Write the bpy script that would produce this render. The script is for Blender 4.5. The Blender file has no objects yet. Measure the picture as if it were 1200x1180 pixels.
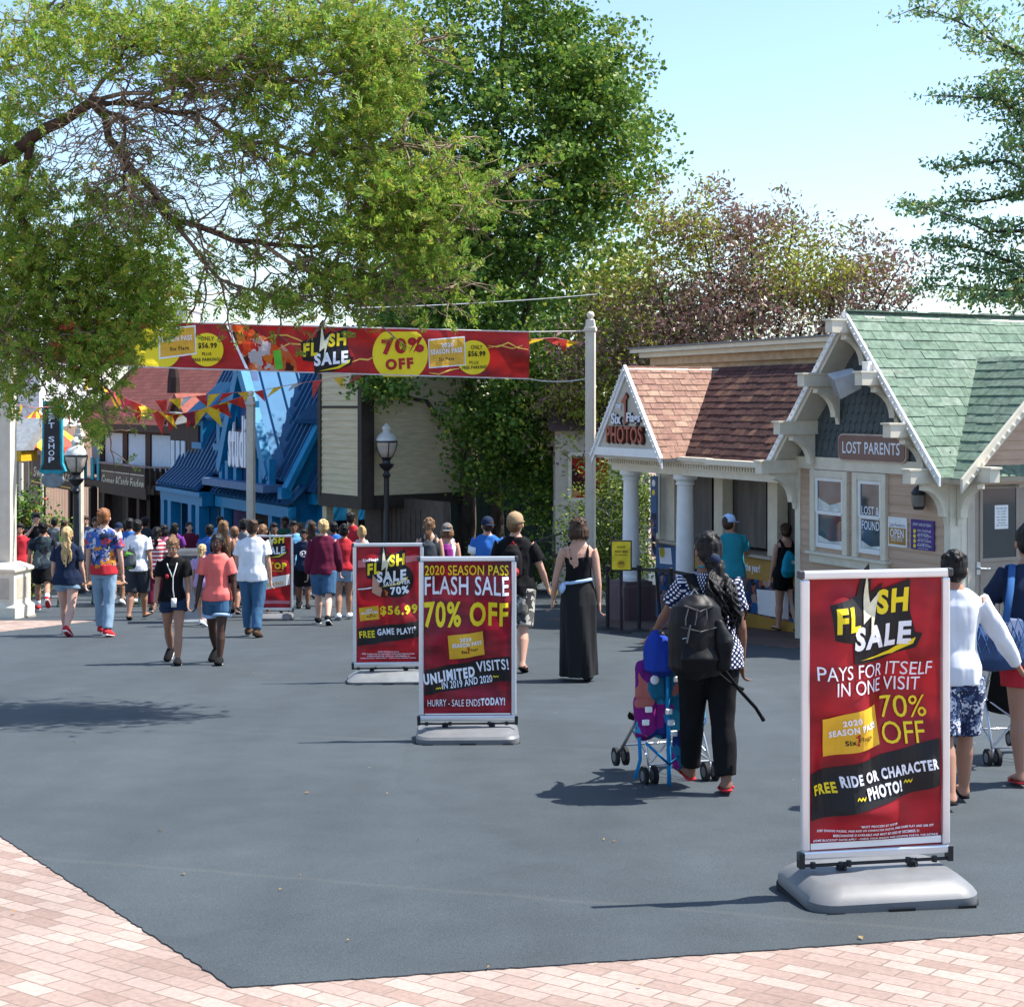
import bpy, bmesh, math, random
import numpy as np
from mathutils import Vector, Matrix, noise
R = math.radians
SC = bpy.context.scene
COL = SC.collection
random.seed(7); NP = np.random.default_rng(7)
# ------------------------------------------------------------------ camera, sky, sun, exposure
EYE = 1.67; FOC = 1800.0; HOR = 475.0; SLOPE = 0.0761
cam = bpy.data.cameras.new("camera"); cam_ob = bpy.data.objects.new("camera", cam); COL.objects.link(cam_ob)
cam_ob.location = (0, 0, EYE); cam_ob.rotation_euler = (R(90), 0, 0)
cam.sensor_width = 36; cam.lens = FOC / 1200 * 36; cam.shift_y = -(590 - HOR) / 1200
cam.clip_start = 0.1; cam.clip_end = 5000
SC.camera = cam_ob
SUN_AZ = 9.0; SUN_EL = 57.0            # azimuth measured from +X towards +Y
w = bpy.data.worlds.new("World"); SC.world = w; w.use_nodes = True
nt = w.node_tree; bg = nt.nodes["Background"]
sky = nt.nodes.new("ShaderNodeTexSky"); sky.sky_type = 'NISHITA'; sky.sun_disc = False
sky.sun_elevation = R(SUN_EL); sky.sun_rotation = R(90 - SUN_AZ); sky.dust_density = 0.7; sky.air_density = 1.0; sky.ozone_density = 3.0
nt.links.new(sky.outputs[0], bg.inputs[0]); bg.inputs[1].default_value = 0.13
sl = bpy.data.lights.new("sun", 'SUN'); sl.energy = 5.0; sl.angle = R(0.5); sl.color = (1.0, 0.955, 0.88)
so = bpy.data.objects.new("sun", sl); COL.objects.link(so)
tosun = Vector((math.cos(R(SUN_AZ)) * math.cos(R(SUN_EL)), math.sin(R(SUN_AZ)) * math.cos(R(SUN_EL)), math.sin(R(SUN_EL))))
so.rotation_euler = tosun.to_track_quat('Z', 'Y').to_euler(); so.location = (20, 10, 30)
SC.view_settings.view_transform = 'Standard'; SC.view_settings.look = 'None'
SC.view_settings.exposure = 1.08; SC.view_settings.gamma = 1
SC.render.engine = 'CYCLES'

# ------------------------------------------------------------------ helpers
def gz(y): return -SLOPE * y if y < 62 else -SLOPE * 62
def P(px, py, d): return Vector(((px - 600) / FOC * d, d, EYE + (HOR - py) / FOC * d))
def ray(px, py): return Vector(((px - 600) / FOC, 1.0, (HOR - py) / FOC))
def GP(px, py):
    d = EYE * FOC / (py - HOR - FOC * SLOPE); return Vector(((px - 600) / FOC * d, d, gz(d)))
def dfoot(py): return EYE * FOC / (py - HOR - FOC * SLOPE)
def lin(c): return tuple(((x / 255 / 12.92) if x / 255 < .04045 else ((x / 255 + .055) / 1.055) ** 2.4) for x in c)

class Frame:
    """a building's own axes: x along its front, y into it, z up"""
    def __init__(s, loc, ang):
        s.o = Vector(loc); s.a = ang; s.ux = Vector((math.cos(ang), math.sin(ang), 0)); s.uy = Vector((-math.sin(ang), math.cos(ang), 0))
    def on_y(s, px, py, c):
        r = ray(px, py); e = Vector((0, 0, EYE)); t = (c - (e - s.o).dot(s.uy)) / r.dot(s.uy); p = e + r * t - s.o
        return p.dot(s.ux), p.z
    def on_x(s, px, py, c):
        r = ray(px, py); e = Vector((0, 0, EYE)); t = (c - (e - s.o).dot(s.ux)) / r.dot(s.ux); p = e + r * t - s.o
        return p.dot(s.uy), p.z

class MB:
    def __init__(s): s.v = []; s.f = []; s.m = []
    def add(s, vs, fs, mi=0):
        n = len(s.v); s.v.extend([tuple(x) for x in vs]); s.f.extend([tuple(i + n for i in f) for f in fs]); s.m.extend([mi] * len(fs)); return s
    def box(s, x0, x1, y0, y1, z0, z1, mi=0, M=None):
        v = [Vector((x, y, z)) for z in (z0, z1) for (x, y) in ((x0, y0), (x1, y0), (x1, y1), (x0, y1))]
        if M is not None: v = [M @ q for q in v]
        return s.add(v, [(3, 2, 1, 0), (4, 5, 6, 7), (0, 1, 5, 4), (1, 2, 6, 5), (2, 3, 7, 6), (3, 0, 4, 7)], mi)
    def beam(s, a, b, wx, wz, mi=0, up=(0, 0, 1)):
        a = Vector(a); b = Vector(b); t = (b - a); L = t.length; t.normalize(); upv = Vector(up)
        sx = t.cross(upv)
        if sx.length < 1e-4: sx = t.cross(Vector((1, 0, 0)))
        sx.normalize(); uz = sx.cross(t)
        M = Matrix((( sx.x, t.x, uz.x, a.x), (sx.y, t.y, uz.y, a.y), (sx.z, t.z, uz.z, a.z), (0, 0, 0, 1)))
        return s.box(-wx / 2, wx / 2, 0, L, -wz / 2, wz / 2, mi, M)
    def quad(s, a, b, c, d, mi=0): return s.add([a, b, c, d], [(0, 1, 2, 3)], mi)
    def prism(s, pts, f0, f1, mi=0):
        """pts: list of points -> two copies through f0,f1 (callables)"""
        n = len(pts); v = [f0(p) for p in pts] + [f1(p) for p in pts]
        fs = [tuple(range(n))[::-1], tuple(range(n, 2 * n))] + [(i, (i + 1) % n, n + (i + 1) % n, n + i) for i in range(n)]
        return s.add(v, fs, mi)
    def pxz(s, pts, y0, y1, mi=0): return s.prism(pts, lambda p: (p[0], y1, p[1]), lambda p: (p[0], y0, p[1]), mi)
    def pyz(s, pts, x0, x1, mi=0): return s.prism(pts, lambda p: (x0, p[0], p[1]), lambda p: (x1, p[0], p[1]), mi)
    def tube(s, pts, rad, seg=10, side=(1, 0, 0), mi=0, rnd=0.5):
        pts = [Vector(p) for p in pts]; n = len(pts); vs = []
        for i, p in enumerate(pts):
            t = (pts[min(i + 1, n - 1)] - pts[max(i - 1, 0)]).normalized()
            e1 = Vector(side) - t * t.dot(Vector(side))
            if e1.length < 0.05: e1 = Vector((0.3, 1, 0.1)) - t * t.dot(Vector((0.3, 1, 0.1)))
            e1.normalize(); e2 = t.cross(e1)
            r = rad[i] if isinstance(rad, (list, tuple)) else rad
            rx, ry = r if isinstance(r, (tuple, list)) else (r, r)
            for k in range(seg):
                a = 2 * math.pi * k / seg; vs.append(p + e1 * (math.cos(a) * rx) + e2 * (math.sin(a) * ry))
        fs = [(i * seg + k, i * seg + (k + 1) % seg, (i + 1) * seg + (k + 1) % seg, (i + 1) * seg + k) for i in range(n - 1) for k in range(seg)]
        def rr(i):
            r = rad[i] if isinstance(rad, (list, tuple)) else rad
            return min(r) if isinstance(r, (tuple, list)) else r
        a = len(vs); vs.append(pts[0] - (pts[1] - pts[0]).normalized() * rr(0) * rnd); vs.append(pts[-1] + (pts[-1] - pts[-2]).normalized() * rr(n - 1) * rnd)
        for k in range(seg):
            fs.append((a, (k + 1) % seg, k)); fs.append((a + 1, (n - 1) * seg + k, (n - 1) * seg + (k + 1) % seg))
        return s.add(vs, fs, mi)
    def ell(s, c, r, mi=0, M=None, nu=14, nv=9):
        c = Vector(c); r = r if isinstance(r, (tuple, list)) else (r, r, r); vs = []; fs = []
        for j in range(1, nv):
            th = math.pi * j / nv
            for i in range(nu):
                ph = 2 * math.pi * i / nu; q = Vector((r[0] * math.sin(th) * math.cos(ph), r[1] * math.sin(th) * math.sin(ph), r[2] * math.cos(th)))
                vs.append(c + (M @ q if M is not None else q))
        q = Vector((0, 0, r[2])); q = M @ q if M is not None else q
        a = len(vs); vs += [c + q, c - q]
        for j in range(nv - 2):
            for i in range(nu): fs.append((j * nu + i, (j + 1) * nu + i, (j + 1) * nu + (i + 1) % nu, j * nu + (i + 1) % nu))
        for i in range(nu): fs.append((a, i, (i + 1) % nu)); fs.append((a + 1, (nv - 2) * nu + (i + 1) % nu, (nv - 2) * nu + i))
        return s.add(vs, fs, mi)
    def lathe(s, prof, c=(0, 0, 0), seg=20, mi=0, sq=False):
        vs = []; n = len(prof); c = Vector(c); off = math.pi / 4 if sq else 0; seg = 4 if sq else seg; k2 = math.sqrt(2) if sq else 1
        for r, z in prof:
            for k in range(seg):
                a = off + 2 * math.pi * k / seg; vs.append(c + Vector((math.cos(a) * r * k2, math.sin(a) * r * k2, z)))
        fs = [(i * seg + k, i * seg + (k + 1) % seg, (i + 1) * seg + (k + 1) % seg, (i + 1) * seg + k) for i in range(n - 1) for k in range(seg)]
        fs += [tuple(range(seg))[::-1], tuple(range((n - 1) * seg, n * seg))]
        return s.add(vs, fs, mi)
    def build(s, name, mats, parent=None, smooth=False, bevel=0, ang=None):
        me = bpy.data.meshes.new(name); me.from_pydata(s.v, [], s.f)
        for q in (mats if isinstance(mats, (list, tuple)) else [mats]): me.materials.append(q)
        if any(s.m): me.polygons.foreach_set('material_index', s.m)
        if smooth: me.polygons.foreach_set('use_smooth', [True] * len(s.f))
        me.update(); ob = bpy.data.objects.new(name, me); COL.objects.link(ob)
        if parent is not None: ob.parent = parent
        if bevel:
            b = ob.modifiers.new('b', 'BEVEL'); b.width = bevel; b.segments = 2; b.limit_method = 'ANGLE'; b.angle_limit = R(40); b.use_clamp_overlap = True
        if ang: me.set_sharp_from_angle(angle=R(ang))
        return ob

def np_mesh(name, V, F, mats, parent=None, smooth=False, mi=None):
    """fast mesh of quads from numpy arrays"""
    me = bpy.data.meshes.new(name); n = len(F)
    me.vertices.add(len(V)); me.vertices.foreach_set('co', np.ascontiguousarray(V, dtype=np.float32).ravel())
    me.loops.add(4 * n); me.loops.foreach_set('vertex_index', np.ascontiguousarray(F, dtype=np.int32).ravel())
    me.polygons.add(n); me.polygons.foreach_set('loop_start', np.arange(0, 4 * n, 4, dtype=np.int32))
    for q in (mats if isinstance(mats, (list, tuple)) else [mats]): me.materials.append(q)
    me.update(calc_edges=True); me.validate()
    if mi is not None: me.polygons.foreach_set('material_index', np.asarray(mi, dtype=np.int32))
    if smooth: me.polygons.foreach_set('use_smooth', [True] * len(me.polygons))
    ob = bpy.data.objects.new(name, me); COL.objects.link(ob)
    if parent is not None: ob.parent = parent
    return ob

def tag(o, label, cat, group=None, kind=None):
    if label: o['label'] = label
    if cat: o['category'] = cat
    if group: o['group'] = group
    if kind: o['kind'] = kind
    return o
def thing(name, label, cat, loc=(0, 0, 0), rz=0.0, group=None):
    o = bpy.data.objects.new(name, None); COL.objects.link(o); o.empty_display_size = .2
    o.location = loc; o.rotation_euler = (0, 0, rz); return tag(o, label, cat, group)
def struct(o): o['kind'] = 'structure'; return o
def dup(root, loc, rz=None, label=None, group=None):
    r = root.copy(); COL.objects.link(r); r.location = loc
    if rz is not None: r.rotation_euler = (0, 0, rz)
    if label: r['label'] = label
    if group: r['group'] = group
    for ch in list(root.children):
        c = ch.copy(); COL.objects.link(c); c.parent = r
        for g in list(ch.children):
            d = g.copy(); COL.objects.link(d); d.parent = c
    return r

# ------------------------------------------------------------------ materials
def newmat(name):
    m = bpy.data.materials.new(name); m.use_nodes = True; t = m.node_tree; return m, t, t.nodes, t.links, t.nodes['Principled BSDF']
def inp(b, k, v):
    if k in b.inputs: b.inputs[k].default_value = v
def node(t, typ, **kw):
    n = t.nodes.new(typ)
    for k, v in kw.items():
        if k.startswith('i_'): n.inputs[k[2:].replace('_', ' ')].default_value = v
        else: setattr(n, k, v)
    return n
def coords(t, stretch=(1, 1, 1), rot=(0, 0, 0)):
    tc = t.nodes.new('ShaderNodeTexCoord'); mp = t.nodes.new('ShaderNodeMapping'); mp.inputs['Scale'].default_value = stretch; mp.inputs['Rotation'].default_value = rot
    t.links.new(tc.outputs['Object'], mp.inputs['Vector']); return mp.outputs[0]
def ramp(t, fac, stops, interp='LINEAR'):
    r = t.nodes.new('ShaderNodeValToRGB'); r.color_ramp.interpolation = interp; e = r.color_ramp.elements
    while len(e) < len(stops): e.new(0.5)
    for i, (p, c) in enumerate(stops): e[i].position = p; e[i].color = (*c[:3], 1)
    t.links.new(fac, r.inputs[0]); return r.outputs[0]
def scale_c(c, k): return tuple(min(1, x * k) for x in c)
def mat(name, col, rough=.7, spec=.3, var=.18, scale=6, bump=0, bscale=80, metal=0, stretch=(1, 1, 1), transl=0, coat=0, detail=4):
    m, t, N, L, b = newmat(name); inp(b, 'Roughness', rough); inp(b, 'Specular IOR Level', spec); inp(b, 'Metallic', metal); inp(b, 'Coat Weight', coat)
    v = coords(t, stretch)
    n = node(t, 'ShaderNodeTexNoise', i_Scale=scale, i_Detail=detail); L.new(v, n.inputs['Vector'])
    c = ramp(t, n.outputs[0], [(.3, scale_c(col, 1 - var)), (.7, scale_c(col, 1 + var))]); L.new(c, b.inputs['Base Color'])
    if bump:
        n2 = node(t, 'ShaderNodeTexNoise', i_Scale=bscale, i_Detail=3.0); L.new(v, n2.inputs['Vector'])
        bp = node(t, 'ShaderNodeBump', i_Strength=bump, i_Distance=.01); L.new(n2.outputs[0], bp.inputs['Height']); L.new(bp.outputs[0], b.inputs['Normal'])
    if transl:
        tr = t.nodes.new('ShaderNodeBsdfTranslucent'); L.new(c, tr.inputs[0]); mx = t.nodes.new('ShaderNodeMixShader'); mx.inputs[0].default_value = transl
        L.new(b.outputs[0], mx.inputs[1]); L.new(tr.outputs[0], mx.inputs[2]); L.new(mx.outputs[0], N['Material Output'].inputs[0])
    return m
def island_mat(name, cols, rough=.6, spec=.3, transl=0, bump=0, bscale=60, grain=.12, gscale=30):
    """colour picked per loose piece (leaf, shingle, board) from a list"""
    m, t, N, L, b = newmat(name); inp(b, 'Roughness', rough); inp(b, 'Specular IOR Level', spec)
    g = t.nodes.new('ShaderNodeNewGeometry'); n = len(cols)
    c = ramp(t, g.outputs['Random Per Island'], [(i / max(1, n - 1), q) for i, q in enumerate(cols)])
    if grain:
        nz = node(t, 'ShaderNodeTexNoise', i_Scale=gscale, i_Detail=4.0); L.new(coords(t), nz.inputs['Vector'])
        k = ramp(t, nz.outputs[0], [(.3, (1 - grain * 1.6,) * 3), (.7, (1,) * 3)])
        mx = node(t, 'ShaderNodeMix', data_type='RGBA', blend_type='MULTIPLY'); mx.inputs[0].default_value = 1; L.new(c, mx.inputs[6]); L.new(k, mx.inputs[7]); c = mx.outputs[2]
    L.new(c, b.inputs['Base Color'])
    if bump:
        n2 = node(t, 'ShaderNodeTexNoise', i_Scale=bscale, i_Detail=3.0); L.new(coords(t), n2.inputs['Vector'])
        bp = node(t, 'ShaderNodeBump', i_Strength=bump, i_Distance=.01); L.new(n2.outputs[0], bp.inputs['Height']); L.new(bp.outputs[0], b.inputs['Normal'])
    if transl:
        tr = t.nodes.new('ShaderNodeBsdfTranslucent'); L.new(c, tr.inputs[0]); mx = t.nodes.new('ShaderNodeMixShader'); mx.inputs[0].default_value = transl
        L.new(b.outputs[0], mx.inputs[1]); L.new(tr.outputs[0], mx.inputs[2]); L.new(mx.outputs[0], N['Material Output'].inputs[0])
    return m
def cloth(name, col, rough=.88, var=.12, bump=.25):
    return mat(name, col, rough=rough, spec=.15, var=var, scale=5, bump=bump, bscale=22, stretch=(1, 1, .5))
def blotch_mat(name, cols, scale=9, rough=.8, stretch=(1, 1, 1), transl=0):
    m, t, N, L, b = newmat(name); inp(b, 'Roughness', rough); inp(b, 'Specular IOR Level', .2)
    v = node(t, 'ShaderNodeTexVoronoi', i_Scale=scale); nz = node(t, 'ShaderNodeTexNoise', i_Scale=scale * 1.3); co = coords(t, stretch)
    L.new(co, nz.inputs['Vector']); ad = node(t, 'ShaderNodeMix', data_type='RGBA', blend_type='ADD'); ad.inputs[0].default_value = .22; L.new(co, ad.inputs[6]); L.new(nz.outputs['Color'], ad.inputs[7]); L.new(ad.outputs[2], v.inputs['Vector'])
    sp = t.nodes.new('ShaderNodeSeparateColor'); L.new(v.outputs['Color'], sp.inputs[0]); n = len(cols)
    c = ramp(t, sp.outputs[0], [(i / n, q) for i, q in enumerate(cols)], 'CONSTANT'); L.new(c, b.inputs['Base Color'])
    return m
def math_node(t, op, a, b=None, c=None):
    n = node(t, 'ShaderNodeMath', operation=op)
    for i, x in enumerate((a, b, c)):
        if x is None: continue
        if isinstance(x, (int, float)): n.inputs[i].default_value = x
        else: t.links.new(x, n.inputs[i])
    return n.outputs[0]
def polka_mat(name, base, dot, pitch=.034, rad=.30):
    m, t, N, L, b = newmat(name); inp(b, 'Roughness', .85); inp(b, 'Specular IOR Level', .15)
    s = t.nodes.new('ShaderNodeSeparateXYZ'); L.new(coords(t), s.inputs[0])
    ang = math_node(t, 'MULTIPLY', math_node(t, 'ARCTAN2', s.outputs[0], s.outputs[1]), .165 / pitch)
    z = math_node(t, 'DIVIDE', s.outputs[2], pitch)
    a = math_node(t, 'ADD', ang, z); c = math_node(t, 'SUBTRACT', ang, z)
    fa = math_node(t, 'SUBTRACT', math_node(t, 'FRACT', a), .5); fc = math_node(t, 'SUBTRACT', math_node(t, 'FRACT', c), .5)
    d = math_node(t, 'SQRT', math_node(t, 'ADD', math_node(t, 'MULTIPLY', fa, fa), math_node(t, 'MULTIPLY', fc, fc)))
    L.new(ramp(t, d, [(0, dot), (rad, base)], 'CONSTANT'), b.inputs['Base Color'])
    n2 = node(t, 'ShaderNodeTexNoise', i_Scale=20.0); L.new(coords(t), n2.inputs['Vector']); bp = node(t, 'ShaderNodeBump', i_Strength=.25, i_Distance=.01); L.new(n2.outputs[0], bp.inputs['Height']); L.new(bp.outputs[0], b.inputs['Normal'])
    return m
def stripe_mat(name, a, c, pitch=.05, axis=2, duty=.5):
    m, t, N, L, b = newmat(name); inp(b, 'Roughness', .8); inp(b, 'Specular IOR Level', .2)
    s = t.nodes.new('ShaderNodeSeparateXYZ'); L.new(coords(t), s.inputs[0])
    f = math_node(t, 'FRACT', math_node(t, 'DIVIDE', s.outputs[axis], pitch)); L.new(ramp(t, f, [(0, a), (duty, c)], 'CONSTANT'), b.inputs['Base Color']); return m
def brick_mat(name, c1, c2, mortar, w=.2, h=.1, rot=(0, 0, 0), msize=.008, rough=.85, bump=.3, var=.25, plane='xy'):
    m, t, N, L, b = newmat(name); inp(b, 'Roughness', rough); inp(b, 'Specular IOR Level', .2)
    co = coords(t, rot=rot)
    br = node(t, 'ShaderNodeTexBrick', i_Scale=1.0); br.inputs['Color1'].default_value = (*c1, 1); br.inputs['Color2'].default_value = (*c2, 1); br.inputs['Mortar'].default_value = (*mortar, 1)
    br.inputs['Brick Width'].default_value = w; br.inputs['Row Height'].default_value = h; br.inputs['Mortar Size'].default_value = msize; br.inputs['Mortar Smooth'].default_value = .3; br.inputs['Bias'].default_value = 0
    L.new(co, br.inputs['Vector'])
    nz = node(t, 'ShaderNodeTexNoise', i_Scale=1.3, i_Detail=6.0); L.new(co, nz.inputs['Vector'])
    n3 = node(t, 'ShaderNodeTexNoise', i_Scale=45.0, i_Detail=4.0); L.new(co, n3.inputs['Vector'])
    k = ramp(t, nz.outputs[0], [(.25, (1 - var,) * 3), (.75, (1,) * 3)]); k3 = ramp(t, n3.outputs[0], [(.3, (.8,) * 3), (.65, (1,) * 3)])
    mx = node(t, 'ShaderNodeMix', data_type='RGBA', blend_type='MULTIPLY'); mx.inputs[0].default_value = 1; L.new(br.outputs['Color'], mx.inputs[6]); L.new(k, mx.inputs[7])
    m2 = node(t, 'ShaderNodeMix', data_type='RGBA', blend_type='MULTIPLY'); m2.inputs[0].default_value = 1; L.new(mx.outputs[2], m2.inputs[6]); L.new(k3, m2.inputs[7]); L.new(m2.outputs[2], b.inputs['Base Color'])
    iv = math_node(t, 'ADD', math_node(t, 'MULTIPLY', br.outputs['Fac'], -1.0), math_node(t, 'MULTIPLY', n3.outputs[0], .5))
    bp = node(t, 'ShaderNodeBump', i_Strength=bump, i_Distance=.006); L.new(iv, bp.inputs['Height']); L.new(bp.outputs[0], b.inputs['Normal'])
    return m

CREAM = mat('cream_paint', (.60, .55, .45), rough=.55, var=.08, bump=.05, bscale=40)
CREAM2 = mat('cream_trim', (.69, .63, .50), rough=.5, var=.08, bump=.05)
PUTTY = mat('putty_paint', (.50, .44, .35), rough=.55, var=.1, bump=.05)
WHITE = mat('white_paint', (.80, .80, .78), rough=.5, var=.05)
SIDING = mat('tan_siding', (.52, .355, .25), rough=.65, var=.12, scale=3, bump=.08, stretch=(.4, 1, 6))
SIDING2 = mat('yellow_tan_siding', (.62, .53, .34), rough=.65, var=.14, scale=3, bump=.08, stretch=(.4, 1, 6))
BLACK = mat('black_metal', (.018, .018, .02), rough=.4, spec=.5, var=.2)
BLACKP = mat('black_plastic', (.02, .02, .022), rough=.55, var=.2)
RUBBER = mat('black_rubber', (.015, .015, .016), rough=.8, var=.25)
ALU = mat('brushed_aluminium', (.74, .76, .78), rough=.38, var=.05, metal=.75)
STEEL = mat('steel_tube', (.55, .56, .58), rough=.3, metal=.9, var=.1)
GREYP = mat('grey_plastic', (.15, .155, .162), rough=.45, spec=.4, var=.1, scale=9, bump=.06, bscale=200)
DARKP = mat('dark_grey_plastic', (.06, .062, .068), rough=.5, var=.2, bump=.06)
GLASS = mat('dark_window_glass', (.035, .045, .05), rough=.06, spec=.8, var=.2, scale=2)
def glassy(name, col): return mat(name, col, rough=.1, spec=.6, var=.5, scale=3)
YEL = mat('print_yellow', (.85, .66, .02), rough=.55, var=.04); WHT = mat('print_white', (.82, .84, .90), rough=.55, var=.03)
BLK = mat('print_black', (.012, .011, .012), rough=.5, var=.2); GOLD = mat('print_gold', (.72, .40, .04), rough=.5, var=.12, scale=8)
REDT = mat('print_red', (.42, .015, .02), rough=.5, var=.1); BOLT = mat('print_bolt', (.78, .72, .50), rough=.5, var=.15, scale=30)
VINYL = mat('red_vinyl', (.36, .010, .018), rough=.42, spec=.4, var=.5, scale=3.2, stretch=(1, 1, 2.2), transl=.28, detail=2)
VINYL2 = mat('dark_red_vinyl', (.21, .006, .018), rough=.4, spec=.4, var=.65, scale=4, stretch=(.6, 1, 2.5), transl=.22, detail=2)
BLUEP = mat('bright_blue_paint', (.004, .20, .40), rough=.55, var=.12, scale=3)
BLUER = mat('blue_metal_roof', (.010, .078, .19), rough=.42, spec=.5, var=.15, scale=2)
BLUEL = mat('sunlit_blue_metal_roof', (.075, .19, .34), rough=.75, spec=.15, var=.1, scale=2)  # paler copy of the roof blue, sunlight on the right gable slope put into colour
TIMBER = mat('dark_brown_timber', (.035, .016, .013), rough=.7, var=.3, bump=.1, stretch=(1, 1, .3))
STUCCO = mat('pale_stucco', (.62, .68, .75), rough=.85, var=.06, bump=.2, bscale=60)
SHADE = mat('grey_roller_shutter', (.15, .135, .125), rough=.8, var=.2, scale=2, stretch=(3, 3, .5), bump=.1, bscale=12)
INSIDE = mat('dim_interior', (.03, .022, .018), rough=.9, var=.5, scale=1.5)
GREENW = mat('dark_green_boards', (.012, .028, .022), rough=.7, var=.25, stretch=(6, 1, .3), scale=3)
BARK = mat('grey_brown_bark', (.085, .062, .048), rough=.95, var=.4, scale=9, bump=.8, bscale=25, stretch=(1, 1, .25))
CBARK = mat('cedar_bark', (.085, .052, .04), rough=.95, var=.4, scale=9, bump=.7, bscale=30, stretch=(1, 1, .3))
TWIG = mat('dry_pale_twigs', (.22, .16, .115), rough=.9, var=.45, scale=5)
# ------------------------------------------------------------------ ground
PAVER = brick_mat('pink_brick_paving', (.31, .22, .185), (.45, .355, .31), (.24, .18, .15), w=.19, h=.095, rot=(0, 0, R(38)), msize=.005, var=.28)
def asphalt_mat():
    m, t, N, L, b = newmat('asphalt'); inp(b, 'Roughness', .72); inp(b, 'Specular IOR Level', .35)
    co = coords(t); n1 = node(t, 'ShaderNodeTexNoise', i_Scale=.35, i_Detail=6.0); n2 = node(t, 'ShaderNodeTexNoise', i_Scale=160.0, i_Detail=2.0); n3 = node(t, 'ShaderNodeTexNoise', i_Scale=3.0, i_Detail=8.0)
    cs = coords(t, (1.0, .12, 1), (0, 0, R(8))); n4 = node(t, 'ShaderNodeTexNoise', i_Scale=1.6, i_Detail=6.0)
    for n in (n1, n2, n3): L.new(co, n.inputs['Vector'])
    L.new(cs, n4.inputs['Vector'])
    a = ramp(t, n1.outputs[0], [(.3, (.047, .060, .069)), (.7, (.062, .077, .087))])
    for n, lo in ((n2, .5), (n3, .90), (n4, .90)):
        k = ramp(t, n.outputs[0], [(.3, (lo,) * 3), (.72, (1.12,) * 3)]); mx = node(t, 'ShaderNodeMix', data_type='RGBA', blend_type='MULTIPLY'); mx.inputs[0].default_value = 1
        L.new(a, mx.inputs[6]); L.new(k, mx.inputs[7]); a = mx.outputs[2]
    for scl, rad_, cc in ((1.7, .035, (.022, .026, .028)), (3.3, .03, (.028, .032, .034))):
        vv = node(t, 'ShaderNodeTexVoronoi', i_Scale=scl); L.new(co, vv.inputs['Vector']); gm_ = ramp(t, vv.outputs['Distance'], [(.0, (.8, .8, .8)), (rad_, (0, 0, 0))]); mx = node(t, 'ShaderNodeMix', data_type='RGBA'); L.new(gm_, mx.inputs[0]); L.new(a, mx.inputs[6]); mx.inputs[7].default_value = (*cc, 1); a = mx.outputs[2]
    pv = node(t, 'ShaderNodeTexVoronoi', i_Scale=.22); L.new(co, pv.inputs['Vector']); ps = t.nodes.new('ShaderNodeSeparateColor'); L.new(pv.outputs['Color'], ps.inputs[0]); pk = ramp(t, ps.outputs[0], [(0, (.90,) * 3), (1, (1.08,) * 3)]); mx = node(t, 'ShaderNodeMix', data_type='RGBA', blend_type='MULTIPLY'); mx.inputs[0].default_value = 1; L.new(a, mx.inputs[6]); L.new(pk, mx.inputs[7]); a = mx.outputs[2]
    sp3 = t.nodes.new('ShaderNodeSeparateXYZ'); L.new(co, sp3.inputs[0])
    tt = math_node(t, 'ADD', math_node(t, 'ADD', math_node(t, 'MULTIPLY', sp3.outputs[0], .33), sp3.outputs[1]), math_node(t, 'MULTIPLY', n3.outputs[0], .10))
    fr = math_node(t, 'ABSOLUTE', math_node(t, 'SUBTRACT', math_node(t, 'FRACT', math_node(t, 'DIVIDE', tt, 4.6)), .5))
    sm = ramp(t, fr, [(.0, (.5, .5, .5)), (.008, (0, 0, 0))]); mk = math_node(t, 'MULTIPLY', sm, n1.outputs[0])
    mx = node(t, 'ShaderNodeMix', data_type='RGBA'); L.new(math_node(t, 'MULTIPLY', mk, .45), mx.inputs[0]); L.new(a, mx.inputs[6]); mx.inputs[7].default_value = (.16, .15, .13, 1); a = mx.outputs[2]
    v = node(t, 'ShaderNodeTexVoronoi', i_Scale=2.2); L.new(co, v.inputs['Vector'])
    sp = ramp(t, v.outputs['Distance'], [(.0, (1, 1, 1)), (.022, (0, 0, 0))], 'CONSTANT'); mx = node(t, 'ShaderNodeMix', data_type='RGBA'); L.new(sp, mx.inputs[0]); L.new(a, mx.inputs[6]); mx.inputs[7].default_value = (.22, .19, .12, 1)
    L.new(mx.outputs[2], b.inputs['Base Color'])
    bp = node(t, 'ShaderNodeBump', i_Strength=.35, i_Distance=.004); L.new(n2.outputs[0], bp.inputs['Height']); L.new(bp.outputs[0], b.inputs['Normal']); return m
ASPH = asphalt_mat()
mb = MB(); ys = [-20, 62, 140, 2500]
for i in range(3):
    mb.quad((-900, ys[i], gz(ys[i])), (900, ys[i], gz(ys[i])), (900, ys[i + 1], gz(ys[i + 1])), (-900, ys[i + 1], gz(ys[i + 1])))
struct(mb.build('ground', PAVER))
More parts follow.
